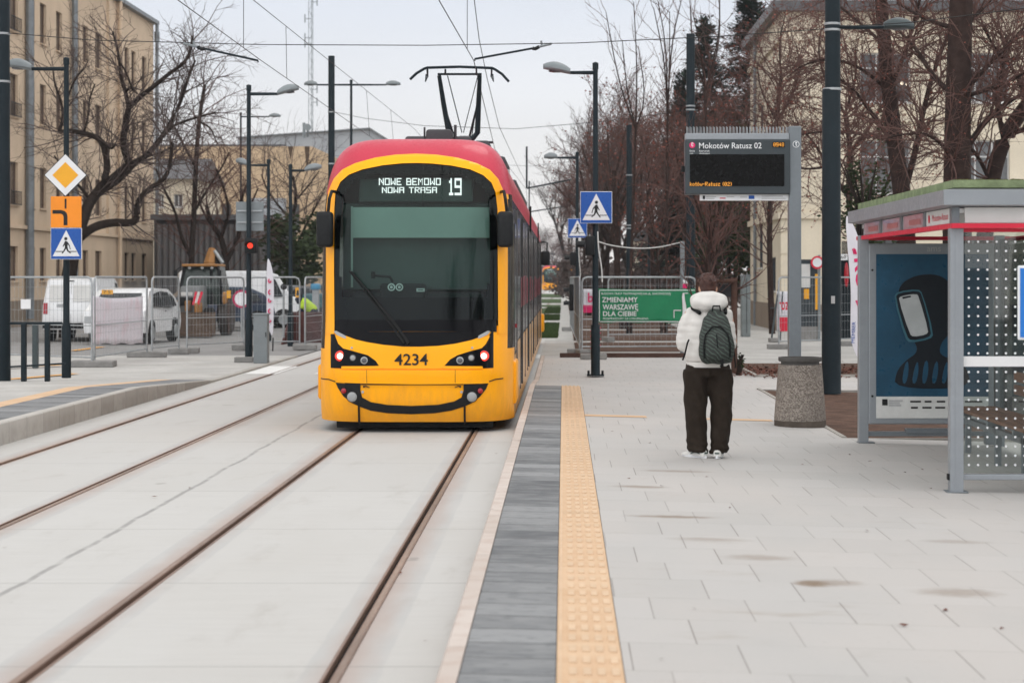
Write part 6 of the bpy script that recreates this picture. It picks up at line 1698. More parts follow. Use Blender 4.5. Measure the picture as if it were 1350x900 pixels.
# tall shoots
def shoots(label, px, Y, tips, seed, base_py, m=('bark_red', 'twig_red'), w0=5):
    limbs = [([(px, base_py), (px + 1, base_py - 60), tips[0][0]], w0, 3)]
    for a, b_, c in [(tips[0][0], t_[0], t_[1]) for t_ in tips[1:]]: limbs.append(([a, b_, c], 2.6, .9))
    return traced(label, limbs, Y, seed, 1.0, m, None, 1, klen=.7, rmin=.006, depth=.8, ang=(.3, .7), up=.12, name='young_tree')
shoots('young tree with long upright shoots right of the nearer lamp post', 830, 62, [(((838, 160))), ((838, 90), (835, 4)), ((820, 100), (798, 20)), ((845, 130), (850, 60)), ((826, 120), (818, 55))] if False else [((838, 170),), ((840, 90), (835, 4)), ((815, 110), (798, 20)), ((852, 130), (842, 60)), ((826, 120), (820, 55))], 31, 440)
shoots('young tree with a V of upright shoots left of the tall dark mast', 878, 60, [((880, 150),), ((876, 80), (861, 12)), ((879, 60), (869, 0)), ((884, 60), (897, 2)), ((883, 90), (883, 15))], 32, 440)
shoots('young tree with two long shoots rising behind the display board', 934, 58, [((930, 120),), ((912, 60), (909, -10)), ((922, 60), (912, 20)), ((948, 50), (947, -10)), ((950, 60), (951, -8))], 33, 440)
traced('low bare shrub with pale arching stems beside the display board', [([(872, 440), (872, 400), (866, 330)], 4, 2.5), ([(866, 330), (852, 200), (845, 170)], 2.5, 1), ([(866, 330), (880, 250), (878, 190)], 2.5, 1), ([(866, 330), (850, 250), (858, 220)], 2, 1), ([(866, 330), (885, 260), (903, 230)], 2, 1)], 66, 35, 1.6, ('bark_red', 'twig_red'), leaf=.3, klen=1.2, ls=.08, name='young_tree')
# street tree with stakes next to the person
YT = 38.0
traced('young street tree with reddish twigs between the wooden stakes', [([(935, 492), (934, 430), (934, 385), (933, 350), (936, 320)], 8, 6), ([(936, 320), (918, 270), (908, 240), (905, 225)], 4, 1), ([(936, 320), (950, 270), (962, 240), (966, 215)], 4, 1), ([(936, 320), (935, 270), (930, 225)], 4, 1), ([(933, 350), (912, 320), (896, 290)], 3, 1), ([(933, 350), (955, 320), (975, 290), (985, 265)], 3, 1)], YT, 41, 2.4, ('bark_red', 'twig_red'), leaf=.22, klen=.65, ls=.035, rmin=.004, depth=.6, name='young_tree', up=.1)
t = thing('tree_stakes', 'brown wooden tree stakes with a crossbar and dark fabric beside the person', 'tree stakes', (PX(945, YT), YT, .05))
for x in (968, 921):
    b = MB(); b.tube([P(x, 490, YT - .4), P(x, 366, YT - .4)], .06, 10); b.done('stake', M['stake'], t, smooth=True)
for y in (371, 437):
    b = MB(); b.tube([P(919, y, YT - .48), P(972, y - 1, YT - .48)], .038, 8); b.done('crossbar', M['stake'], t, smooth=True)
b = MB(); b.box(PX(925, YT), PX(965, YT), YT - .40, YT - .38, PZ(391, YT), PZ(375, YT)); b.done('fabric_band', M['hazmat'], t)
bush('small leafy weed growing at the foot of the wooden stake', P(974, 476, 37.6), .12, .2, 90, 9, 'shrub', 'weed', .035)

# big trees on the right edge
RT = [([(1200, 450), (1196, 330), (1190, 260), (1180, 190), (1172, 120), (1166, 60), (1160, -20)], 26, 14), ([(1190, 260), (1210, 200), (1222, 150), (1240, 90), (1262, 40)], 9, 4), ([(1180, 190), (1150, 150), (1130, 120), (1100, 96)], 7, 2), ([(1172, 120), (1190, 70), (1200, 20), (1205, -20)], 6, 3), ([(1180, 190), (1158, 178), (1120, 172), (1082, 170), (1050, 176)], 5, 1.5), ([(1166, 60), (1140, 30), (1110, 0), (1090, -20)], 5, 2), ([(1172, 120), (1130, 84), (1090, 76), (1060, 84), (1040, 100)], 5, 1.5)]
traced('leaning dark tree seen just right of the thick dark mast', RT, 46, 51, 4.6, ('bark_red', 'twig_red'), leaf=.16, klen=.95, ls=.045, rmin=.0055, depth=2)
RT2 = [([(1262, 450), (1262, 300), (1262, 220), (1263, 130), (1266, 40), (1268, -30)], 38, 26), ([(1262, 220), (1290, 170), (1320, 140), (1355, 120)], 9, 4), ([(1263, 130), (1236, 100), (1220, 60), (1200, 30)], 8, 3), ([(1263, 130), (1300, 90), (1330, 60), (1360, 30)], 8, 3), ([(1262, 220), (1236, 190), (1212, 180), (1180, 182), (1150, 190)], 6, 2), ([(1266, 40), (1300, 10), (1330, -20)], 7, 3), ([(1266, 40), (1230, 20), (1200, -10)], 7, 3), ([(1263, 130), (1300, 120), (1330, 108), (1360, 84)], 6, 3)]
traced('thickest tree on the right, its straight trunk rising behind the shelter roof', RT2, 42, 52, 4.6, ('bark_red', 'twig_red'), leaf=.14, klen=.95, ls=.045, rmin=.0055, depth=2)
RT3 = [([(1290, 450), (1296, 330), (1306, 240), (1324, 180), (1352, 140), (1380, 110)], 22, 16), ([(1324, 180), (1318, 140), (1330, 90), (1340, 40)], 9, 4), ([(1306, 240), (1280, 200), (1250, 190), (1226, 200)], 6, 2), ([(1324, 180), (1345, 172), (1370, 170)], 8, 4), ([(1352, 140), (1340, 100), (1310, 70), (1290, 40)], 6, 2)]
traced('tree leaning right at the right edge, behind the shelter', RT3, 44, 53, 4.6, ('bark_red', 'twig_red'), leaf=.12, klen=.9, ls=.045, rmin=.0055, depth=2)
RT4 = [([(1130, 450), (1126, 330), (1118, 260), (1122, 200), (1114, 150)], 10, 5), ([(1118, 260), (1090, 220), (1070, 190), (1048, 170)], 5, 1.5), ([(1122, 200), (1145, 170), (1160, 140)], 5, 2), ([(1126, 330), (1150, 280), (1164, 240), (1170, 210)], 6, 2), ([(1114, 150), (1090, 110), (1080, 70), (1084, 40)], 4, 1.5), ([(1114, 150), (1130, 100), (1128, 60)], 4, 1.5), ([(1090, 220), (1060, 226), (1030, 220), (1010, 228)], 4, 1.2)]
traced('thin crooked reddish tree between the thick mast and the cream building', RT4, 54, 54, 3.2, ('bark_red', 'twig_red'), leaf=.3, klen=1.1, ls=.06, rmin=.006, depth=1.5)
RT5 = [([(1018, 440), (1014, 330), (1016, 240), (1024, 160), (1030, 100)], 8, 4), ([(1016, 240), (996, 200), (985, 150), (990, 110)], 4, 1.5), ([(1024, 160), (1050, 120), (1060, 80), (1056, 50)], 4, 1.5), ([(1024, 160), (1004, 120), (1000, 80)], 3, 1.2), ([(1016, 240), (1040, 210), (1065, 200)], 3.5, 1.2), ([(1030, 100), (1024, 60), (1030, 25)], 3, 1)]
traced('bare tree in front of the left corner of the cream building', RT5, 60, 55, 3.0, ('bark_red', 'twig_red'), leaf=.2, klen=1.2, ls=.06, rmin=.007, depth=1.5)
bush('brown-green cypress-like bush behind the shelter, left of the leaning tree', P(1140, 262, 50), .75, 1.5, 1700, 61, 'shrub', ls=.07)

# conifers
def conifer(label, px, Y, top_py, wid, seed, m='needle', base_py=440, dens=1.0):
    r = random.Random(seed); X = PX(px, Y); zt = PZ(top_py, Y); z0 = 0; R0 = wid * Y / F_PX / 2
    t = thing('conifer', label, 'tree', (X, Y, 0)); st, tb = TB(), TB()
    st.tube([Vector((X, Y, 0)), Vector((X + .1, Y, zt * .5)), Vector((X, Y, zt))], [.22, .14, .02], 8)
    z = zt * .22
    while z < zt - .1:
        f = (zt - z) / (zt * .78); L = R0 * (f ** .75) * r.uniform(.6, 1.15)
        for k in range(int(3 + 3 * r.random())):
            a = r.uniform(0, 6.28); dz = -.12 * L + (1 - f) * .3; e = Vector((X + math.cos(a) * L, Y + math.sin(a) * L, z + dz)); p0 = Vector((X, Y, z))
            st.tube([p0, p0.lerp(e, .5) + Vector((0, 0, .1)), e], [.04, .025, .008], 4)
            for i in range(int(L * 120 * dens)):
                s = r.random() ** .7; q = p0.lerp(e, s) + Vector((r.gauss(0, .14), r.gauss(0, .14), r.gauss(-.05, .10))) * (1 + .6 * L / 2)
                d = ((e - p0).normalized() + Vector((r.uniform(-.8, .8), r.uniform(-.8, .8), r.uniform(-.5, .4)))).normalized(); u, v = frame(d); w_ = r.uniform(.12, .3)
                tb.quad(q, q + d * w_ * .5 + u * w_ * .35, q + d * w_, q + d * w_ * .5 - u * w_ * .35)
        z += r.uniform(.16, .34)
    st.done('trunk', M['bark'], t); tb.done('crown', M[m], t, False); return t
conifer('dark spruce with a pointed top behind the tall dark mast', 928, 98, 26, 150, 71, dens=1.3)
conifer('tall dark conifer left of the cream building, cut by the top of the photo', 990, 92, -22, 165, 72, dens=1.4)
conifer('lower dark conifer left of the pointed spruce', 902, 106, 92, 120, 73, dens=1.2)
bush('dark ivy-covered thicket at the left side of the cream building', P(968, 300, 84), 1.6, 2.6, 3600, 62, 'shrub', 'thicket', .14)

# low hedges and shrubs that close the view under the avenue's crowns
hb = bush('low reddish-brown hedge shrub under the avenue trees on the right', Vector((PX(800, 120), 120, 1.1)), 2.6, 1.3, 1500, 81, 'twig_grey', 'hedge_shrub', .16)
hb['group'] = 'hedge shrubs under the avenue trees'
for k, (px, Y) in enumerate(((778, 150), (792, 135), (815, 122), (835, 130), (856, 118), (880, 112), (905, 108), (926, 112), (765, 190), (783, 200), (770, 260), (762, 330), (754, 430), (744, 470), (735, 480), (725, 480), (716, 480))):
    dup(hb, (PX(px, Y), Y, 0), 'low reddish-brown hedge shrub under the avenue trees on the right', None, k * 1.3, (.9 + Y / 900, 1.0, 1.0 + Y / 250))
# ================================================================== vehicles
def car(name, label, X, Y, rz, paint, prof, W, belt, wheels, sidewin, backwin, frontwin, lamps, cat='car', group=None, wr=.31, z=.02, doors=()):
    """local frame: y forward, x right; prof is the (y, z) outline"""
    t = thing(name, label, cat, (X, Y, z), group)
    Mx = Matrix.Translation((X, Y, z)) @ Matrix.Rotation(rz, 4, 'Z'); H = max(p[1] for p in prof)
    def tx(zz): return W / 2 * (1 - .16 * max(0, (zz - belt) / (H - belt)) ** 1.3 - .05 * max(0, (.45 - zz) / .4))
    b = MB(); n = len(prof); xs = [-1, -.93, .93, 1]; rings = []
    for k in xs:
        rings.append([(k * tx(p[1]), p[0] * (1 if abs(k) < .95 else .985), p[1] - (.02 if abs(k) > .95 and p[1] > belt else 0)) for p in prof])
    b.loft(rings)
    for v in b.bm.verts: v.co = Mx @ v.co
    body = b.done('body', paint, t, smooth=35, bevel=.035)
    def sidepanel(poly, s, off, nm, m, par):
        bb = MB(); bb.bm.faces.new([bb.bm.verts.new(Mx @ Vector((s * (tx(p[1]) + off), p[0], p[1]))) for p in poly]); 
        o = bb.done(nm, m, par); return o
    def endpanel(poly, y, off, nm, m, par):
        """poly in (x, z); y from the outline at height z"""
        s = 1 if y > 0 else -1
        def yy(zz):
            best = 0
            for i in range(n):
                (y1, z1), (y2, z2) = prof[i], prof[(i + 1) % n]
                if min(z1, z2) - 1e-6 <= zz <= max(z1, z2) + 1e-6 and abs(z1 - z2) > 1e-6:
                    v = y1 + (y2 - y1) * (zz - z1) / (z2 - z1)
                    if v * s > best * s: best = v
            return best
        bb = MB(); pts = [Mx @ Vector((p[0], yy(p[1]) + s * off, p[1])) for p in poly]; bb.bm.faces.new([bb.bm.verts.new(p) for p in pts]); return bb.done(nm, m, par)
    for s in (-1, 1):
        for poly in sidewin: sidepanel(poly, s, .006, 'side_window', M['carglass'], t)
        for poly in doors: sidepanel(poly, s, .004, 'door_gap', M['ink'], t)
    if backwin: endpanel(backwin, -1, .012, 'rear_window', M['carglass'], t)
    if frontwin: endpanel(frontwin, 1, .012, 'windscreen', M['carglass'], t)
    for (poly, end, m, nm) in lamps: endpanel(poly, end, .018, nm, M[m], t)
    for wy in wheels:
        for s in (-1, 1):
            bb = MB(); bb.lathe([(wr * .9, -.11), (wr, -.09), (wr, .09), (wr * .9, .11)], (0, 0, 0), 24, 'X')
            for v in bb.bm.verts: v.co = Mx @ (v.co + Vector((s * (W / 2 - .10), wy, wr)))
            wh = bb.done('wheel', M['rubber'], t, smooth=True)
            bb = MB(); bb.lathe([(wr * .64, .0), (wr * .6, .02), (.05, .005)], (0, 0, 0), 20, 'X')
            for v in bb.bm.verts: v.co = Mx @ (Vector((s * (v.co.x + .012), v.co.y, v.co.z)) + Vector((s * W / 2, wy, wr)))
            bb.done('rim', M['steel'], wh, smooth=True)
            bb = MB(); bb.prism([(wy + (wr + .06) * math.cos(a), wr + .02 + (wr + .06) * math.sin(a)) for a in [PI * i / 12 for i in range(13)]], s * (W / 2 - .2), s * (W / 2 + .004), 'X', Mx); bb.done('wheel_arch', M['ink'], t)
    return t, Mx
# white van seen from behind
VP_ = [(-2.2, .35), (-2.24, .55), (-2.2, 1.05), (-2.05, 1.78), (-1.8, 1.86), (1.0, 1.86), (1.35, 1.78), (1.95, 1.12), (2.25, .95), (2.32, .6), (2.28, .35)]
YV = 57.6
t, Mx = car('van', 'white panel van seen from behind, standing left of the pink and white fence banner', PX(88, YV), YV + 2.2, R(3), M['carwhite'], VP_, 1.62, 1.0, (-1.45, 1.5), [[(1.0, 1.12), (1.75, 1.1), (1.3, 1.68), (1.0, 1.70)]], None, [(-.66, 1.15), (.66, 1.15), (.60, 1.72), (-.60, 1.72)],
   [([(-.78, .80), (-.66, .80), (-.66, 1.12), (-.78, 1.12)], -1, 'reflector', 'tail_lamp'), ([(.66, .80), (.78, .80), (.78, 1.12), (.66, 1.12)], -1, 'reflector', 'tail_lamp'), ([(-.008, .55), (.008, .55), (.008, 1.7), (-.008, 1.7)], -1, 'grey_ink', 'door_gap'),
    ([(-.40, 1.0), (-.08, 1.0), (-.08, 1.09), (-.40, 1.09)], -1, 'lens', 'number_plate'), ([(-.80, .38), (.80, .38), (.80, .54), (-.80, .54)], -1, 'black_matt', 'bumper'), ([(-.62, 1.16), (-.06, 1.16), (-.06, 1.64), (-.60, 1.64)], -1, 'offwhite', 'door_panel'), ([(.06, 1.16), (.62, 1.16), (.60, 1.64), (.06, 1.64)], -1, 'offwhite', 'door_panel'), ([(-.08, 1.74), (.08, 1.74), (.08, 1.77), (-.08, 1.77)], -1, 'ink', 'brake_lamp')], 'van')
# white hatchback behind the banner
CP = [(-2.0, .32), (-2.06, .55), (-2.02, .92), (-1.75, 1.02), (-1.2, 1.48), (-.7, 1.56), (.9, 1.53), (1.45, 1.3), (1.78, .98), (1.86, .6), (1.8, .32)]
YC = 55.0
CARW = [[(-1.35, 1.02), (-.95, 1.38), (-.15, 1.46), (-.15, 1.0)], [(-.07, 1.0), (-.07, 1.46), (.72, 1.43), (.80, .98)], [(.88, 1.0), (.84, 1.40), (1.2, 1.28), (1.36, 1.04)]]
car('car', 'white car partly hidden by the pink and white fence banner', PX(157, YC), YC + 2.0, R(-4), M['carwhite'], CP, 1.72, .95, (-1.25, 1.22), CARW, [(-.68, 1.05), (.68, 1.05), (.58, 1.42), (-.58, 1.42)], [(-.62, 1.02), (.62, 1.02), (.55, 1.36), (-.55, 1.36)],
    [([(-.82, .6), (-.55, .6), (-.55, .78), (-.82, .78)], -1, 'lens', 'headlight'), ([(.55, .6), (.82, .6), (.82, .78), (.55, .78)], -1, 'lens', 'headlight'), ([(-.6, .34), (.6, .34), (.6, .5), (-.6, .5)], -1, 'black_matt', 'grille')], 'car', doors=[[(-.12, .45), (-.10, .45), (-.10, 1.0), (-.12, 1.0)], [(.82, .5), (.84, .5), (.86, 1.0), (.84, 1.0)], [(.05, .88), (.22, .88), (.22, .91), (.05, .91)]])
YK = 74
car('van', 'white box van parked behind the round red-bordered sign', PX(318, YK), YK, R(-78), M['carwhite'], [(-2.3, .4), (-2.35, .6), (-2.3, 2.0), (-2.2, 2.1), (.9, 2.1), (1.3, 1.95), (1.75, 1.2), (2.3, 1.0), (2.35, .5), (2.3, .4)], 1.8, 1.1, (-1.4, 1.5), [[(.85, 1.15), (1.5, 1.15), (1.2, 1.8), (.85, 1.85)]], None, [(-.7, 1.25), (.7, 1.25), (.62, 1.85), (-.62, 1.85)], [], 'van')
YK = 70
car('car', 'dark blue car parked in front of the white box van', PX(288, YK), YK, R(-70), M['carblue'], CP, 1.7, .95, (-1.25, 1.22), CARW, [(-.68, 1.05), (.68, 1.05), (.58, 1.42), (-.58, 1.42)], None, [([(-.8, .7), (-.6, .7), (-.6, .9), (-.8, .9)], 1, 'lens', 'headlight')], 'car')
YK = 76
car('car', 'grey car with a red tail lamp seen right of the feather flag', PX(374, YK), YK, R(-14), mat('grey_car_paint', (.16, .17, .18), .28, coat=.6), CP, 1.7, .95, (-1.25, 1.22), CARW, [(-.68, 1.05), (.68, 1.05), (.58, 1.42), (-.58, 1.42)], None, [([(-.8, .7), (-.6, .7), (-.6, .9), (-.8, .9)], -1, 'reflector', 'tail_lamp'), ([(.6, .7), (.8, .7), (.8, .9), (.6, .9)], -1, 'reflector', 'tail_lamp')], 'car')
for px, Yk, lb in ((746, 230, 'small distant car with red tail lamps beside the far tram'), (751.5, 200, 'small distant dark car under the amber signal right of the far tram')):
    car('car', lb, PX(px, Yk), Yk, 0, M['carblue'] if Yk < 210 else M['carwhite'], CP, 1.7, .95, (-1.25, 1.22), CARW, [(-.68, 1.05), (.68, 1.05), (.58, 1.42), (-.58, 1.42)], None, [([(-.82, .7), (-.5, .7), (-.5, .95), (-.82, .95)], -1, 'lamp_red', 'tail_lamp'), ([(.5, .7), (.82, .7), (.82, .95), (.5, .95)], -1, 'lamp_red', 'tail_lamp')], 'car')
for px, py, Yk, m, lb in ((755, 357, 150, 'led_amber', 'distant signal showing amber over the avenue'), (736, 355, 220, 'led_amber', 'smaller amber signal above the far tram')):
    t = thing('traffic_signal', lb, 'traffic light', P(px, py, Yk)); c = P(px, py, Yk)
    b = MB(); b.rbox(c.x - .22, c.x + .22, Yk, Yk + .2, c.z - .5, c.z + .5, .04); b.done('housing', M['black_matt'], t)
    b = MB(); b.ball((c.x, Yk, c.z + .15), (.2, .06, .2), 12, 8); b.done('signal_lens', M[m], t)
    b = MB(); b.tube([(c.x, Yk + .15, 0), (c.x, Yk + .15, c.z)], .06, 6); b.done('post', M['mast'], t)

# backhoe loader facing the camera
YB_ = 62.5; XB_ = PX(256, YB_); q = YB_ / F_PX
def bx(x): return PX(x, YB_)
def bz(y): return PZ(y, YB_)
dg = thing('backhoe_loader', 'dusty backhoe loader with an orange cab roof and its wide bucket lowered', 'digger', (XB_, YB_, .02))
M['digger'] = mat('digger_orange', (.36, .17, .05), .5, var=.2, dirt=(.2, .12, .06), dirt_amt=.6)
M['digger_grey'] = mat('digger_bonnet', (.20, .21, .21), .45, var=.15)
M['bucket'] = mat('bucket_steel', (.12, .085, .065), .7, .2, var=.3, sc=2, dirt=(.2, .17, .14), dirt_amt=.6)
b = MB(); x0, x1 = bx(231), bx(287); prof = [(YB_ - 1.1, .06), (YB_ - 1.15, .15), (YB_ - .55, .25), (YB_ - .5, bz(412)), (YB_ - .6, bz(411)), (YB_ - .62, .28), (YB_ - 1.2, .16), (YB_ - 1.2, .06)]
b.prism([(y, z) for y, z in prof], x0, x1, 'X'); b.prism([(YB_ - 1.15, .08), (YB_ - .5, .08), (YB_ - .5, bz(411)), (YB_ - .8, bz(418))], x0 - .02, x0 + .04, 'X'); b.prism([(YB_ - 1.15, .08), (YB_ - .5, .08), (YB_ - .5, bz(411)), (YB_ - .8, bz(418))], x1 - .04, x1 + .02, 'X')
b.box(x0, x1, YB_ - 1.05, YB_ - .98, .1, bz(413)); b.done('bucket', M['bucket'], dg)
b = MB(); b.rbox(bx(236), bx(263), YB_ + .1, YB_ + 1.5, .75, bz(377), .08); b.done('bonnet', M['digger_grey'], dg, smooth=True)
b = MB(); b.box(bx(238), bx(253), YB_ + .08, YB_ + .1, bz(390), bz(385)); b.done('bonnet_badge', M['offwhite'], dg)
b = MB(); b.box(bx(236), bx(262), YB_ + .085, YB_ + .1, bz(403), bz(392)); b.done('grille', M['black_matt'], dg)
b = MB(); y0, y1 = YB_ + 1.3, YB_ + 2.7
cx0, cx1, tx0, tx1 = bx(228), bx(283), bx(232), bx(277)
b.loft([[(cx0, y0, bz(402)), (cx1, y0, bz(402)), (cx1, y1, bz(402)), (cx0, y1, bz(402))], [(cx0, y0 - .05, bz(380)), (cx1, y0 - .05, bz(380)), (cx1, y1, bz(380)), (cx0, y1, bz(380))], [(tx0, y0 + .15, bz(351)), (tx1, y0 + .15, bz(351)), (tx1, y1, bz(351)), (tx0, y1, bz(351))]])
b.done('cab', mat('cab_glass', (.05, .065, .06), .12, var=.3), dg)
b = MB()
for a, c in (((cx0, y0 - .07, bz(402)), (cx0, y0 - .07, bz(380))), ((cx0, y0 - .07, bz(380)), (tx0, y0 + .12, bz(351))), ((cx1, y0 - .07, bz(402)), (cx1, y0 - .07, bz(380))), ((cx1, y0 - .07, bz(380)), (tx1, y0 + .12, bz(351))), ((bx(270), y0 - .06, bz(402)), (bx(268), y0 + .12, bz(351)))): b.tube([a, c], .05, 6)
b.done('cab_frame', M['black_matt'], dg)
b = MB(); b.rbox(bx(229.5), bx(277.5), y0 - .1, y1 + .1, bz(351), bz(347.5), .03); b.done('cab_roof', M['digger'], dg)
for x in (240, 257, 270):
    b = MB(); b.ball((bx(x), y0 - .05, bz(353)), (.06, .05, .05), 8, 6); b.done('work_lamp', M['lens'], dg)
for s, x in ((-1, 222), (1, 281)):
    b = MB(); b.rbox(bx(x - 2.5), bx(x + 2.5), y0 - .2, y0 - .12, bz(364), bz(356), .02); b.tube([(bx(x), y0 - .1, bz(356)), (bx(x - 5 * s), y0, bz(352))], .02, 5); b.done('mirror', M['black_matt'], dg)
for x, w_, r in ((284, .42, .66), (228, .42, .66)):
    b = MB(); b.lathe([(r * .8, -w_/2), (r, -w_/2 + .06), (r, w_/2 - .06), (r * .8, w_/2)], (bx(x), YB_ + 2.0, r + .02), 24, 'X'); b.done('rear_wheel', mat('dusty_tyre', (.09, .08, .075), .9, var=.3), dg, smooth=True)
for x in (238, 272):
    b = MB(); b.lathe([(.36, -.17), (.45, -.12), (.45, .12), (.36, .17)], (bx(x), YB_ + .5, .47), 20, 'X'); b.done('front_wheel', M['rubber'], dg, smooth=True)
for x in (231, 249):
    b = MB(); b.rbox(bx(x - 2.5), bx(x + 2.5), YB_ - .4, YB_ + .3, bz(410), bz(396), .03); b.done('lift_arm', M['digger'], dg)
b = MB(); b.rbox(bx(260), bx(264), YB_ - .5, YB_ + .4, bz(413), bz(399), .03); b.done('lift_arm', M['digger'], dg)
for xa, xb, m in ((259.5, 257, 'red_trim'), (267, 263, 'red_trim'), (263, 260, 'offwhite')):
    b = MB(); b.tube([(bx(xa), YB_ - .1, bz(385)), (bx(xb), YB_ - .3, bz(402))], .045, 6); b.done('hose_marker', M[m], dg)
b = MB(); b.rbox(bx(281), bx(289), YB_ + 1.2, YB_ + 1.9, bz(402), bz(385), .08); b.done('mudguard', M['digger'], dg)
b = MB(); b.tube([(bx(250), y1 + .6, bz(400)), (bx(251), y1 + .7, bz(345)), (bx(253), y1 + .9, bz(326))], [.22, .2, .12], 6); b.done('boom', M['digger'], dg)
b = MB(); b.tube([(bx(257), y1 + .8, bz(329)), (bx(270), y1 + .6, bz(346))], .06, 8); b.done('ram', M['steel'], dg); 
b = MB(); b.tube([(bx(262), y1 + .9, bz(337)), (bx(268), y1 + .7, bz(348))], .14, 6); b.done('dipper', M['black_matt'], dg)

# ================================================================== temporary fences
def fence(label, p0, p1, h=1.85, z=.03, step=.13, group='temporary mesh fences', hstep=.24, feet=True, foot_l=.6):
    a, c = Vector((p0[0], p0[1], z)), Vector((p1[0], p1[1], z)); d = (c - a); L = d.length; d.normalize(); n = Vector((-d.y, d.x, 0))
    t = thing('mesh_fence', label, 'fence', (a + c) / 2, group)
    pt = lambda x, zz: a + d * x + Vector((0, 0, zz)); r = .12; b = MB()
    path = [pt(.02, .06), pt(.02, h - r), pt(.02 + r * .3, h - r * .3), pt(.02 + r, h), pt(L - .02 - r, h), pt(L - .02 - r * .3, h - r * .3), pt(L - .02, h - r), pt(L - .02, .06)]
    b.tube(path, .024, 8); b.tube([pt(.02, .2), pt(L - .02, .2)], .018, 6); b.tube([pt(.02, h * .46), pt(L - .02, h * .46)], .013, 6)
    b.done('frame', M['steel'], t, smooth=True)
    tb = TB(); k = 1
    while k * step < L: tb.tube([pt(k * step, .2), pt(k * step, h)], [.0032] * 2, 3); k += 1
    k = 1
    while .2 + k * hstep < h: tb.tube([pt(.02, .2 + k * hstep), pt(L - .02, .2 + k * hstep)], [.0032] * 2, 3); k += 1
    tb.done('wire_mesh', M['steel'], t)
    if feet:
        for x in (.02, L - .02):
            q = pt(x, 0); b = MB(); Mf = Matrix.Translation(q) @ Matrix(((n.x, d.x, 0, 0), (n.y, d.y, 0, 0), (0, 0, 1, 0), (0, 0, 0, 1)))
            if abs(d.y) > .6: Mf = Matrix.Translation(q)
            b.rbox(-foot_l / 2, foot_l / 2, -.11, .11, 0, .13, .02, 2, Mf); b.done('foot', M['concrete'], t)
    return t
def gp(px, py): v = G(px, py, .03); return (v.x, v.y)
fence('mesh fence panel behind the low dark railing at the left edge', gp(-20, 478), gp(122, 484), foot_l=.9)
fence('mesh fence panel carrying the pink and white banner', gp(124, 483), gp(194, 471), foot_l=.9)
fence('narrow mesh fence panel in front of the white car', gp(200, 470), gp(236, 466), foot_l=.5)
fence('mesh fence panel in front of the lowered digger bucket', gp(246, 465), gp(322, 461))
fence('mesh fence panel behind the grey control cabinet', gp(326, 461), gp(396, 460))
fence('mesh fence panel at the left side of the tram front', gp(402, 461), gp(440, 455))
fence('mesh fence panel holding the long green banner', gp(766, 468), gp(918, 467))
fence('second mesh fence panel standing behind the green banner', gp(801, 450), gp(905, 449))
fence('mesh fence panel running away from the camera left of the green banner', gp(764, 467), gp(752, 436))
fence('mesh fence panel standing in front of the metal gate', gp(1026, 460), gp(1124, 456))
# timber at the foot of the green banner's fence
b = MB(); c = G(735, 470, .03); b.box(PX(738, 46), PX(903, 46), 45.9, 46.1, .03, .13); tag(b.done('timber_beam', M['stake'], None, origin=(PX(820, 46), 46, .03)), 'long brown timber beam lying under the green banner', 'beam')
b = MB(); b.rbox(PX(765, 44.8), PX(800, 44.8), 44.7, 45.0, .03, .16, .02); tag(b.done('concrete_block', M['concrete'], None, origin=(PX(782, 44.8), 44.8, .03)), 'dark concrete fence foot beside the taped lamp post', 'block')
# pink and white banner
def banner_sheet(x0, x1, y0, y1, Y0, Y1, name, m, sag=.03, nx=16, nz=8, seed=0):
    r = random.Random(seed); b = MB(); g = []
    for j in range(nz + 1):
        row = []
        for i in range(nx + 1):
            s, q = i / nx, j / nz; Y = Y0 + (Y1 - Y0) * s; px = x0 + (x1 - x0) * s; py = y0 + (y1 - y0) * q
            p = P(px, py, Y); p.z += -sag * 4 * s * (1 - s) * (1 - q) + .02 * math.sin(s * 19 + q * 3) * q; p.y += .02 * math.sin(s * 23 + q * 5)
            row.append(b.bm.verts.new(p))
        g.append(row)
    for a, c in zip(g, g[1:]):
        for i in range(nx): b.bm.faces.new((a[i], a[i+1], c[i+1], c[i]))
    me = b.mesh(name, m, True)
    o = link_mesh(name, me, None, P((x0 + x1) / 2, y1, (Y0 + Y1) / 2)); so_ = o.modifiers.new('s', 'SOLIDIFY'); so_.thickness = .006; return o
def m_faded():
    q = N('faded_banner'); X, Y, Z = q.xyz
    c = q.mix(q.step(q.noise(1.8, 4), .52, .66, 0, .55), (.84, .80, .86), (.80, .62, .68)); c = q.mix(q.step(q.noise(4, 3), .55, .7, 0, .5), c, (.84, .82, .86))
    q.set(col=c, rough=.75); return q.m
Y0, Y1 = gp(124, 483)[1] - .08, gp(194, 471)[1] - .08
tag(banner_sheet(122.5, 188, 390, 453, Y0, Y1, 'fence_banner', m_faded(), .05), 'faded pink and white banner tied to the left fence', 'banner')
t = thing('warning_plate', 'small yellow plate behind the pink and white banner', 'road sign', P(141, 385, 52)); b = MB(); b.box(PX(134, 52), PX(149, 52), 52, 52.02, PZ(388, 52), PZ(382, 52)); b.done('plate', M['signyel'], t); text('7.5', M['ink'], t, P(136.5, 386.8, 51.995), height=.08, width=.18)
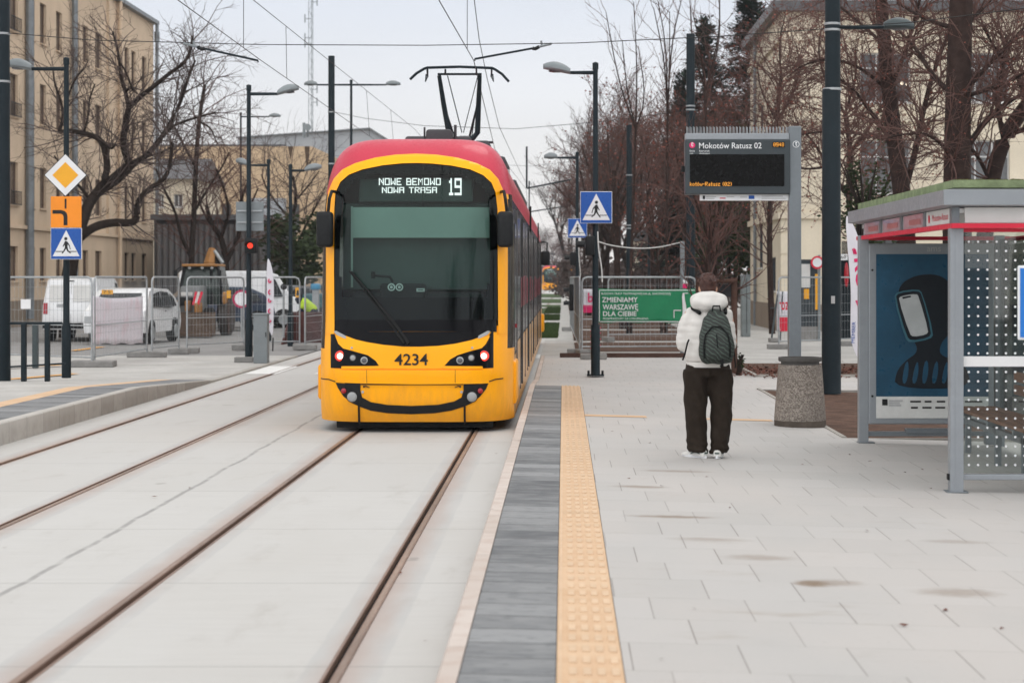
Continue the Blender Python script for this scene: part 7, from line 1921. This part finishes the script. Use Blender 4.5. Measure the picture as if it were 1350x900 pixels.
# green banner with its lettering
YG_ = gp(766, 468)[1] - .06
g = banner_sheet(788.5, 917, 380.5, 425, YG_, YG_, 'fence_banner', M['green_banner'], .02, seed=2); tag(g, 'long green banner reading Zmieniamy Warszawę dla Ciebie', 'banner')
def gt(s, x, y, w_, h_, **k):
    o = text(s, M['banner_white'], g, P(x, y, YG_ - .035), width=w_ * YG_ / F_PX, height=h_ * YG_ / F_PX, **k); return o
gt('ZMIENIAMY', 793.7, 398.3, 47, 6.6, bold=.012); gt('WARSZAWĘ', 794.5, 408, 47, 7.2, bold=.012); gt('DLA CIEBIE', 795, 416.4, 44, 6.2, bold=.012)
gt('BUDOWA TRASY TRAMWAJOWEJ NA UL. RAKOWIECKIEJ', 793, 388.4, 91, 2.8); gt('PRZEPRASZAMY ZA UTRUDNIENIA', 795, 421.2, 60, 2.6)
b = MB()
for x0, x1, y0, y1 in ((790, 916, 382, 383), (791, 916, 423.3, 424.3), (789.7, 790.7, 383, 423.5)): b.box(PX(x0, YG_), PX(x1, YG_), YG_ - .036, YG_ - .03, PZ(y1, YG_), PZ(y0, YG_))
b.done('border_line', M['banner_white'], g)
b = MB(); st_ = [(900, 386), (902, 387), (902.5, 391), (903, 396), (904.5, 403), (905, 410), (903.5, 421), (898.5, 421), (900, 410), (899.5, 398), (899, 391)]
b.prism([(PX(x, YG_), PZ(y, YG_)) for x, y in st_], YG_ - .04, YG_ - .03); b.box(PX(888, YG_), PX(889, YG_), YG_ - .04, YG_ - .03, PZ(419, YG_), PZ(409, YG_)); b.box(PX(888, YG_), PX(898, YG_), YG_ - .04, YG_ - .03, PZ(409.6, YG_), PZ(408.4, YG_)); b.box(PX(900, YG_), PX(907, YG_), YG_ - .04, YG_ - .03, PZ(387, YG_), PZ(386, YG_))
b.done('figure_print', M['banner_white'], g)
Yb_ = 60; g2 = banner_sheet(769, 781, 381, 410, Yb_, Yb_, 'fence_banner', M['flag'], .0, 4, 6); tag(g2, 'small white and pink banner seen just left of the green banner', 'banner')
b = MB(); b.box(PX(769, Yb_), PX(781, Yb_), Yb_ - .05, Yb_ - .035, PZ(412, Yb_), PZ(402, Yb_)); b.done('pink_band', M['pink'], g2); text('b', M['pink'], g2, P(775, 398, Yb_ - .04), height=.28, width=.16, bold=.02)
Yb_ = 57; g3 = banner_sheet(1024, 1040, 384, 436, Yb_, Yb_ + .4, 'fence_banner', M['flag'], .0, 6, 8); tag(g3, 'narrow white and red banner hanging beside the stop post', 'banner')
b = MB(); b.bm.faces.new([b.bm.verts.new(P(x, y, Yb_ - .06)) for x, y in ((1026, 418), (1041, 418), (1041, 436), (1029, 437))]); b.done('red_band', M['red_trim'], g3); text('roz', M['red_trim'], g3, P(1026, 408, Yb_ - .06), height=.22, width=.30, bold=.02); 
t = thing('trestle', 'leaning dark metal frame holding the narrow white and red banner', 'frame', (PX(1022, Yb_), Yb_, .03))
b = MB(); b.tube([P(1026, 382, Yb_ + .05), P(1016, 455, Yb_ - .2)], .03, 6); b.tube([P(1032, 384, Yb_ + .1), P(1028, 458, Yb_ + .3)], .02, 6); b.tube([P(1016, 406, Yb_), P(1024, 406, Yb_)], .02, 6); b.done('leg', M['mastg'], t)
b = MB(); b.rbox(PX(1013, Yb_), PX(1026, Yb_), Yb_ - .5, Yb_ + .1, .03, .15, .02); b.done('foot', M['concrete'], t)
# paper roadworks signs on the left fences
def disc_sign(label, px, py, r_px, Y, rim='red_trim', face='signwhite'):
    t = thing('round_sign', label, 'road sign', P(px, py, Y)); s = Y / F_PX; M.setdefault('faded_ring', mat('faded_sign_red', (.40, .03, .09), .5, var=.15))
    b = MB(); b.lathe([(r_px * s, 0), (r_px * s, -.012)], P(px, py, Y), 28, 'Y'); b.done('rim', M[rim], t); b = MB(); b.lathe([(r_px * s * .76, 0), (r_px * s * .76, -.004)], P(px, py, Y - .013), 28, 'Y'); b.done('face', M[face], t)
    b = MB(); b.tube([P(px, py, Y + .02), P(px, 445, Y + .02)], .03, 6); b.done('post', M['steel'], t)
disc_sign('round white sign with a wide red border beside the post with the red light', 318.5, 394, 12, 55, 'faded_ring')
disc_sign('small round black sign on the fence right of the feather flag', 374, 378, 4.2, 54, 'ink', 'ink')
t = thing('warning_plate', 'yellow warning plate with a black figure on the fence left of the tram', 'road sign', P(392, 386, 53.5)); b = MB(); b.box(PX(389.5, 53.5), PX(395, 53.5), 53.5, 53.52, PZ(392, 53.5), PZ(379, 53.5)); b.done('plate', M['signyel'], t); b = MB(); b.ball(P(392.2, 384, 53.49), (.03, .004, .03), 8, 6); b.ball(P(392.2, 387.5, 53.49), (.035, .004, .05), 8, 6); b.done('figure', M['ink'], t)
t = thing('warning_plate', 'yellow plate between the digger and the round red-bordered sign', 'road sign', P(301, 388, 60)); b = MB(); b.box(PX(299, 60), PX(304, 60), 60, 60.02, PZ(393, 60), PZ(383, 60)); b.done('plate', M['signyel'], t); b = MB(); b.tube([P(301.5, 393, 60.04), P(301.5, 440, 60.04)], .025, 6); b.done('post', M['stake'], t)
# hoarding, blue tank, worker
t = thing('brown_hoarding', 'low brown boarded hoarding in front of the worker in the yellow vest', 'barrier', (PX(405, 56), 56, 0))
b = MB(); b.box(PX(384, 57), PX(428, 57), 57, 57.1, .02, PZ(411, 57)); b.prism([(55.2, .02), (57, .02), (57, PZ(416, 57))], PX(382, 57), PX(384, 57), 'X'); b.done('boards', mat('brown_boards', (.085, .035, .032), .8, var=.3, sc=3), t)
t = thing('water_tank', 'small blue tank on a stand behind the worker in the yellow vest', 'tank', P(414, 385, 64)); b = MB(); b.rbox(PX(409, 64), PX(421, 64), 64, 64.5, PZ(382, 64), PZ(374, 64), .06); b.done('tank', mat('tank_blue', (.05, .28, .48), .5, var=.15), t)
b = MB(); b.box(PX(411, 64), PX(419, 64), 64.1, 64.4, .02, PZ(382, 64)); b.done('stand', M['steel'], t)
t = thing('work_vehicle', 'teal machine body behind the worker, close to the tram front', 'machine', (PX(415, 68), 68, 0)); b = MB(); b.rbox(PX(398, 68), PX(432, 68), 68, 70, .5, PZ(387, 68), .1); b.done('body', mat('teal_paint', (.03, .12, .14), .5, var=.15), t)
for x in (404, 426):
    b = MB(); b.lathe([(.4, -.15), (.42, 0), (.4, .15)], (PX(x, 68), 67.95, .44), 20, 'Y'); b.done('wheel', M['rubber'], t)
b = MB(); b.rbox(PX(422, 68), PX(432, 68), 68.2, 69.6, PZ(387, 68) + .002, PZ(374, 68), .06); b.done('cab', M['carglass'], t)
Yw = 58.5; xw = PX(409, Yw); M['hivis'] = mat('hi_vis_yellow', (.42, .60, .04), .6, var=.1); M['navy'] = mat('navy_work_clothes', (.02, .025, .04), .8, var=.2)
t = thing('person', 'worker bending forward in a bright yellow vest behind the brown hoarding', 'person', (xw, Yw, .02))
wv = lambda x, y, z: (xw + x, Yw + y, .02 + z)
b = MB(); b.ball(wv(-.33, -.08, 1.18), (.085, .095, .11), 14, 10); b.cap(wv(-.2, 0, 1.12), wv(-.3, -.05, 1.17), .06, .055); b.cap(wv(.1, 0, .88), wv(-.18, 0, 1.1), .13, .15)
for s in (-1, 1):
    b.cap(wv(-.18, s * .17, 1.1), wv(-.26, s * .2, .82), .055, .045); b.cap(wv(-.26, s * .2, .82), wv(-.38, s * .12, .62), .045, .035); b.ball(wv(-.41, s * .1, .57), (.04, .035, .05), 8, 6)
    for k in range(4): b.cap(wv(-.41 + (k - 1.5) * .018, s * .1, .55), wv(-.42 + (k - 1.5) * .02, s * .1, .49), .011, .009, 6)
    b.cap(wv(-.39, s * .07, .57), wv(-.37, s * .05, .52), .012, .01, 6)
    b.cap(wv(.1, s * .1, .86), wv(.0, s * .11, .48), .09, .07); b.cap(wv(.0, s * .11, .48), wv(.12, s * .11, .09), .065, .045); b.cap(wv(.12, s * .11, .05), wv(-.06, s * .12, .04), .045, .04)
finish(remesh(b, .014, 3), 'body', M['navy'], t)
b = MB(); b.cap(wv(.06, 0, .92), wv(-.17, 0, 1.09), .155, .17); 
for s in (-1, 1): b.cap(wv(-.16, s * .14, 1.1), wv(-.21, s * .18, 1.0), .085, .08)
finish(remesh(b, .018, 3), 'vest', M['hivis'], t)
b = MB(); b.ball(wv(-.33, -.08, 1.215), (.105, .115, .085), 14, 8); b.done('helmet', M['navy'], t, smooth=True)

# ================================================================== feather flags
def feather(label, pts_edge, Y, base_px, base_py, name='feather_flag'):
    """pts_edge: outline of the cloth in photo pixels"""
    b0 = P(base_px, base_py, Y); t = thing(name, label, 'flag', b0)
    b = MB(); q = smooth_poly(pts_edge, 2); v0 = []
    b.prism([(PX(x, Y), PZ(y, Y)) for x, y in q], Y - .006, Y + .006); cl = b.done('cloth', M['flag'], t)
    return t, cl
Yf = 50.5
t, cl = feather('white feather flag with pink marks left of the tram', [(352, 338), (357, 346), (361, 366), (361, 400), (360, 446), (355, 436), (351.5, 425), (351.5, 380)], Yf, 359, 466)
b = MB(); b.tube([P(359.5, 466, Yf), P(360, 445, Yf)], .018, 6); b.done('pole', M['black_matt'], t)
for y, a in ((370, 0), (385, 1), (396, 0), (410, 1), (422, 0)):
    b = MB(); r = 1.6; b.tube([P(355.5 + r * math.cos(i * .7 + a), y + 2.6 * math.sin(i * .7 + a), Yf - .03) for i in range(7)], .016, 5); b.done('print', M['pink'], cl)
Yf = 30.0
t, cl = feather('tall white feather flag with pink lettering beside the shelter', [(1114, 282), (1121, 288), (1132, 312), (1141, 350), (1143, 400), (1141, 440), (1136, 478), (1127, 466), (1121, 445), (1121.5, 410), (1122, 380), (1118.5, 340)], Yf, 1136, 517)
b = MB(); b.tube([P(1137, 517, Yf), P(1137, 465, Yf), P(1141, 400, Yf)], .018, 6); b.done('pole', M['black_matt'], t)
text('RO', M['pink'], cl, P(1126.5, 341, Yf - .01), width=.46, height=.17, d=(0.08, 0, -1), up=(1, 0, .08), bold=.03)
b = MB(); b.bm.faces.new([b.bm.verts.new(P(x, y, Yf - .012)) for x, y in ((1127.5, 396), (1130.5, 396), (1134, 406), (1131.5, 406))]); b.done('print', M['pink'], cl)
b = MB()
for k in range(3): b.tube([P(1124 + k * 1.6, 327 + abs(k - 1), Yf - .012), P(1126 + k * 1.6, 335, Yf - .012)], .008, 4)
b.done('print', M['pink'], cl)
text('MEMBER', M['blue'], cl, P(1126.5, 452, Yf - .01), width=.32, height=.05, d=(.05, 0, 1), up=(-1, 0, .05))
# white post with cables
Yc_ = 47.5; t = thing('white_post', 'thin white post with a red and white tag behind the green banner', 'post', (PX(899.5, Yc_), Yc_, .03))
b = MB(); b.tube([(PX(899.5, Yc_), Yc_, .03), P(899.5, 318, Yc_)], .055, 8); b.done('post', M['lampg'], t, smooth=True)
b = MB(); b.box(PX(900, Yc_), PX(906, Yc_), Yc_ - .08, Yc_ - .07, PZ(380, Yc_), PZ(374, Yc_)); b.done('red_tag', M['pink'], t); b = MB(); b.box(PX(900, Yc_), PX(906, Yc_), Yc_ - .08, Yc_ - .07, PZ(373.9, Yc_), PZ(369, Yc_)); b.done('white_tag', M['white'], t)
def cable(label, pts, r=.012, m='offwhite', name='cable', cat='cable', group=None):
    b = MB(); q = smooth_pts([Vector(p) for p in pts]); b.tube(q, r, 5)
    return tag(b.done(name, M[m], None, smooth=True, origin=q[0]), label, cat, group)
cable('white cable sagging from the nearer right lamp post to the thin white post', [P(787, 318, SY), P(806, 324, 39), P(840, 328, 42), P(870, 326, 45), P(899, 319, Yc_)])
cable('white cable hanging down the nearer right lamp post', [P(788, 305, SY - .1), P(789, 330, SY - .1), P(793, 350, SY - .1), P(794, 372, SY - .1)])
cable('white cable curling down the farther right lamp post', [P(763, 313, L2Y - .15), P(763, 340, L2Y - .15), P(766, 365, L2Y - .15), P(760, 380, L2Y - .15), P(765, 400, L2Y - .15)])

# ================================================================== overhead line
def wire(label, pts, r=.0075, group='overhead wires'):
    b = MB(); b.tube(pts, r, 4); o = b.done('overhead_wire', M['ink'], None, origin=pts[0]); return tag(o, label, 'wire', group)
near_c = [(-1.70, 12, 5.45), (-1.6, 25.3, 5.42), (-1.47, 32.6, 5.42), (-1.9, 55, 5.42), (-1.5, 80, 5.42), (-1.95, 110, 5.42), (-1.6, 160, 5.4), (-1.9, 260, 5.4)]
wire('contact wire above the pantograph of the large tram', near_c)
wire('upper messenger wire above the large tram', [(-1.5, 22, 7.6), (-1.57, 35, 6.75), (-1.57, 37, 6.3), (-1.57, 41, 5.95), (-1.6, 49.5, 5.62), (-1.6, 71, 5.75), (-1.7, 110, 6.4), (-1.7, 200, 6.2)])
wire('lower of the two wires crossing the sky left of the tram roof', [(-4.95, 12, 5.45), (-4.95, 32.3, 5.42), (-4.8, 66, 5.42), (-5.1, 110, 5.42), (-4.9, 200, 5.4)])
wire('upper of the two wires crossing the sky left of the tram roof', [(-4.95, 14, 5.9), (-4.95, 32, 6.3), (-4.95, 66, 6.8), (-4.95, 120, 6.3)])
def onwire(pts, Y):
    for a, c in zip(pts, pts[1:]):
        if a[1] <= Y <= c[1]: s = (Y - a[1]) / (c[1] - a[1]); return tuple(a[i] + (c[i] - a[i]) * s for i in range(3))
b = None
up = [(-4.95, 14, 5.9), (-4.95, 32, 6.3), (-4.95, 66, 6.8), (-4.95, 120, 6.3)]; lo2 = [(-4.95, 12, 5.45), (-4.95, 32.3, 5.42), (-4.8, 66, 5.42), (-5.1, 110, 5.42)]
for Yd, a, c, lb in ((30.8, up, lo2, 'leftmost short dropper wire between the two left wires'), (35.5, up, lo2, 'short dropper wire right above the lamp beside the red traffic light'), (50, up, lo2, 'short dropper wire between the two left wires, just right of the dark mast'), (57, up, lo2, 'short dropper wire between the two left wires, nearest the tram roof')):
    wire(lb, [onwire(a, Yd), onwire(c, Yd)], .005)
wire('vertical dropper wire in front of the pantograph', [P(616, -10, 31.2), P(616, 66, 31.2)], .005)
def span(label, pts, r=.007): wire(label, [P(*p) for p in pts], r, 'span wires')
span('long span wire across the top of the sky between the two nearest masts', [(1, 43, 34.5), (120, 53, 33.8), (340, 59, 33), (560, 60, 32.6), (760, 57, 32), (950, 48, 31.2), (1092, 38, 30.8)])
span('span wire from the thick right mast to the right edge', [(1100, 36, 30.8), (1200, 30, 30), (1360, 10, 28)])
span('span wire from the free-standing left mast behind the pantograph', [(437, 147, 62), (480, 156, 60), (560, 166, 57), (680, 170, 55), (800, 160, 53), (910, 145, 52)])
span('faint span wire above the tram side toward the farther right mast', [(437, 205, 84), (560, 214, 84), (700, 219, 84), (829, 205, 82)], .006)
def arm(label, x0, y0, x1, y1, x2, y2, Y):
    t = thing('steady_arm', label, 'arm', P(x0, y0, Y), 'steady arms'); b = MB(); b.tube([P(x0, y0 + 2.5, Y), P(x0, y0, Y), P(x1, y1, Y)], .019, 6); b.done('tube', M['mast'], t)
    b = MB(); b.tube([P(x1, y1, Y), P(x1 + (x2 - x1) * .15, y1 + (y2 - y1) * .15 + 1.5, Y), P(x1 + (x2 - x1) * .35, y1 + (y2 - y1) * .35, Y)], .032, 6); b.done('insulator', M['black_matt'], t)
    b = MB(); b.tube([P(x1 + (x2 - x1) * .3, y1 + (y2 - y1) * .3, Y), P(x2, y2, Y)], .022, 6); b.tube([P((x1 + x2) / 2, (y1 + y2) / 2, Y), P((x1 + x2) / 2 - 1, (y1 + y2) / 2 - 7, Y)], .018, 5); b.done('outer_tube', M['lampg'], t)
arm('steady arm reaching left to the bare tree top', 340, 80, 270, 64.5, 242, 57.5, 32.3)
arm('steady arm just above the pantograph head', 626, 78, 702, 64, 727, 58, 32.6)
for Yd, x0, z0, x1, z1, lb in ((81, -1.5, 5.5, .3, 6.3, 'nearer steady arm seen above the side of the large tram'), (110, -1.9, 5.5, .4, 6.2, 'farther steady arm seen above the side of the large tram')):
    t = thing('steady_arm', lb, 'arm', (x0, Yd, z0), 'steady arms'); b = MB(); b.tube([(x0, Yd, z0), (x0 + .0, Yd, z0 + 1.7)], .04, 5); b.tube([(x0, Yd, z0), (x1, Yd, z0 + .35)], .035, 5); b.done('tube', M['mast'], t)
# trees behind the camera, seen only as reflections in the windscreen and lending their shade
for px_, py_, sc in ((14.0, 6.0, 1.4), (5.5, -7.0, 1.5), (10.5, -13.0, 1.6)):
    c = dup(p3, (px_, py_, 0), 'tall bare tree beside the camera, mirrored in the windscreen', 'trees beside the camera', px_, sc)

# ------------------------------------------------------------------ damp winter air over the whole street
if HAZE > 0:
    b = MB(); b.box(-70, 70, -70, 760, -1.2, 45)
    hz = b.done('haze', None); hz['kind'] = 'stuff'
    mh = bpy.data.materials.new('haze'); mh.use_nodes = True; t_ = mh.node_tree; t_.nodes.clear()
    pv = t_.nodes.new('ShaderNodeVolumePrincipled'); pv.inputs['Color'].default_value = (.88, .93, 1, 1); pv.inputs['Density'].default_value = HAZE; pv.inputs['Anisotropy'].default_value = .2
    ho = t_.nodes.new('ShaderNodeOutputMaterial'); t_.links.new(pv.outputs[0], ho.inputs['Volume']); hz.data.materials.append(mh)
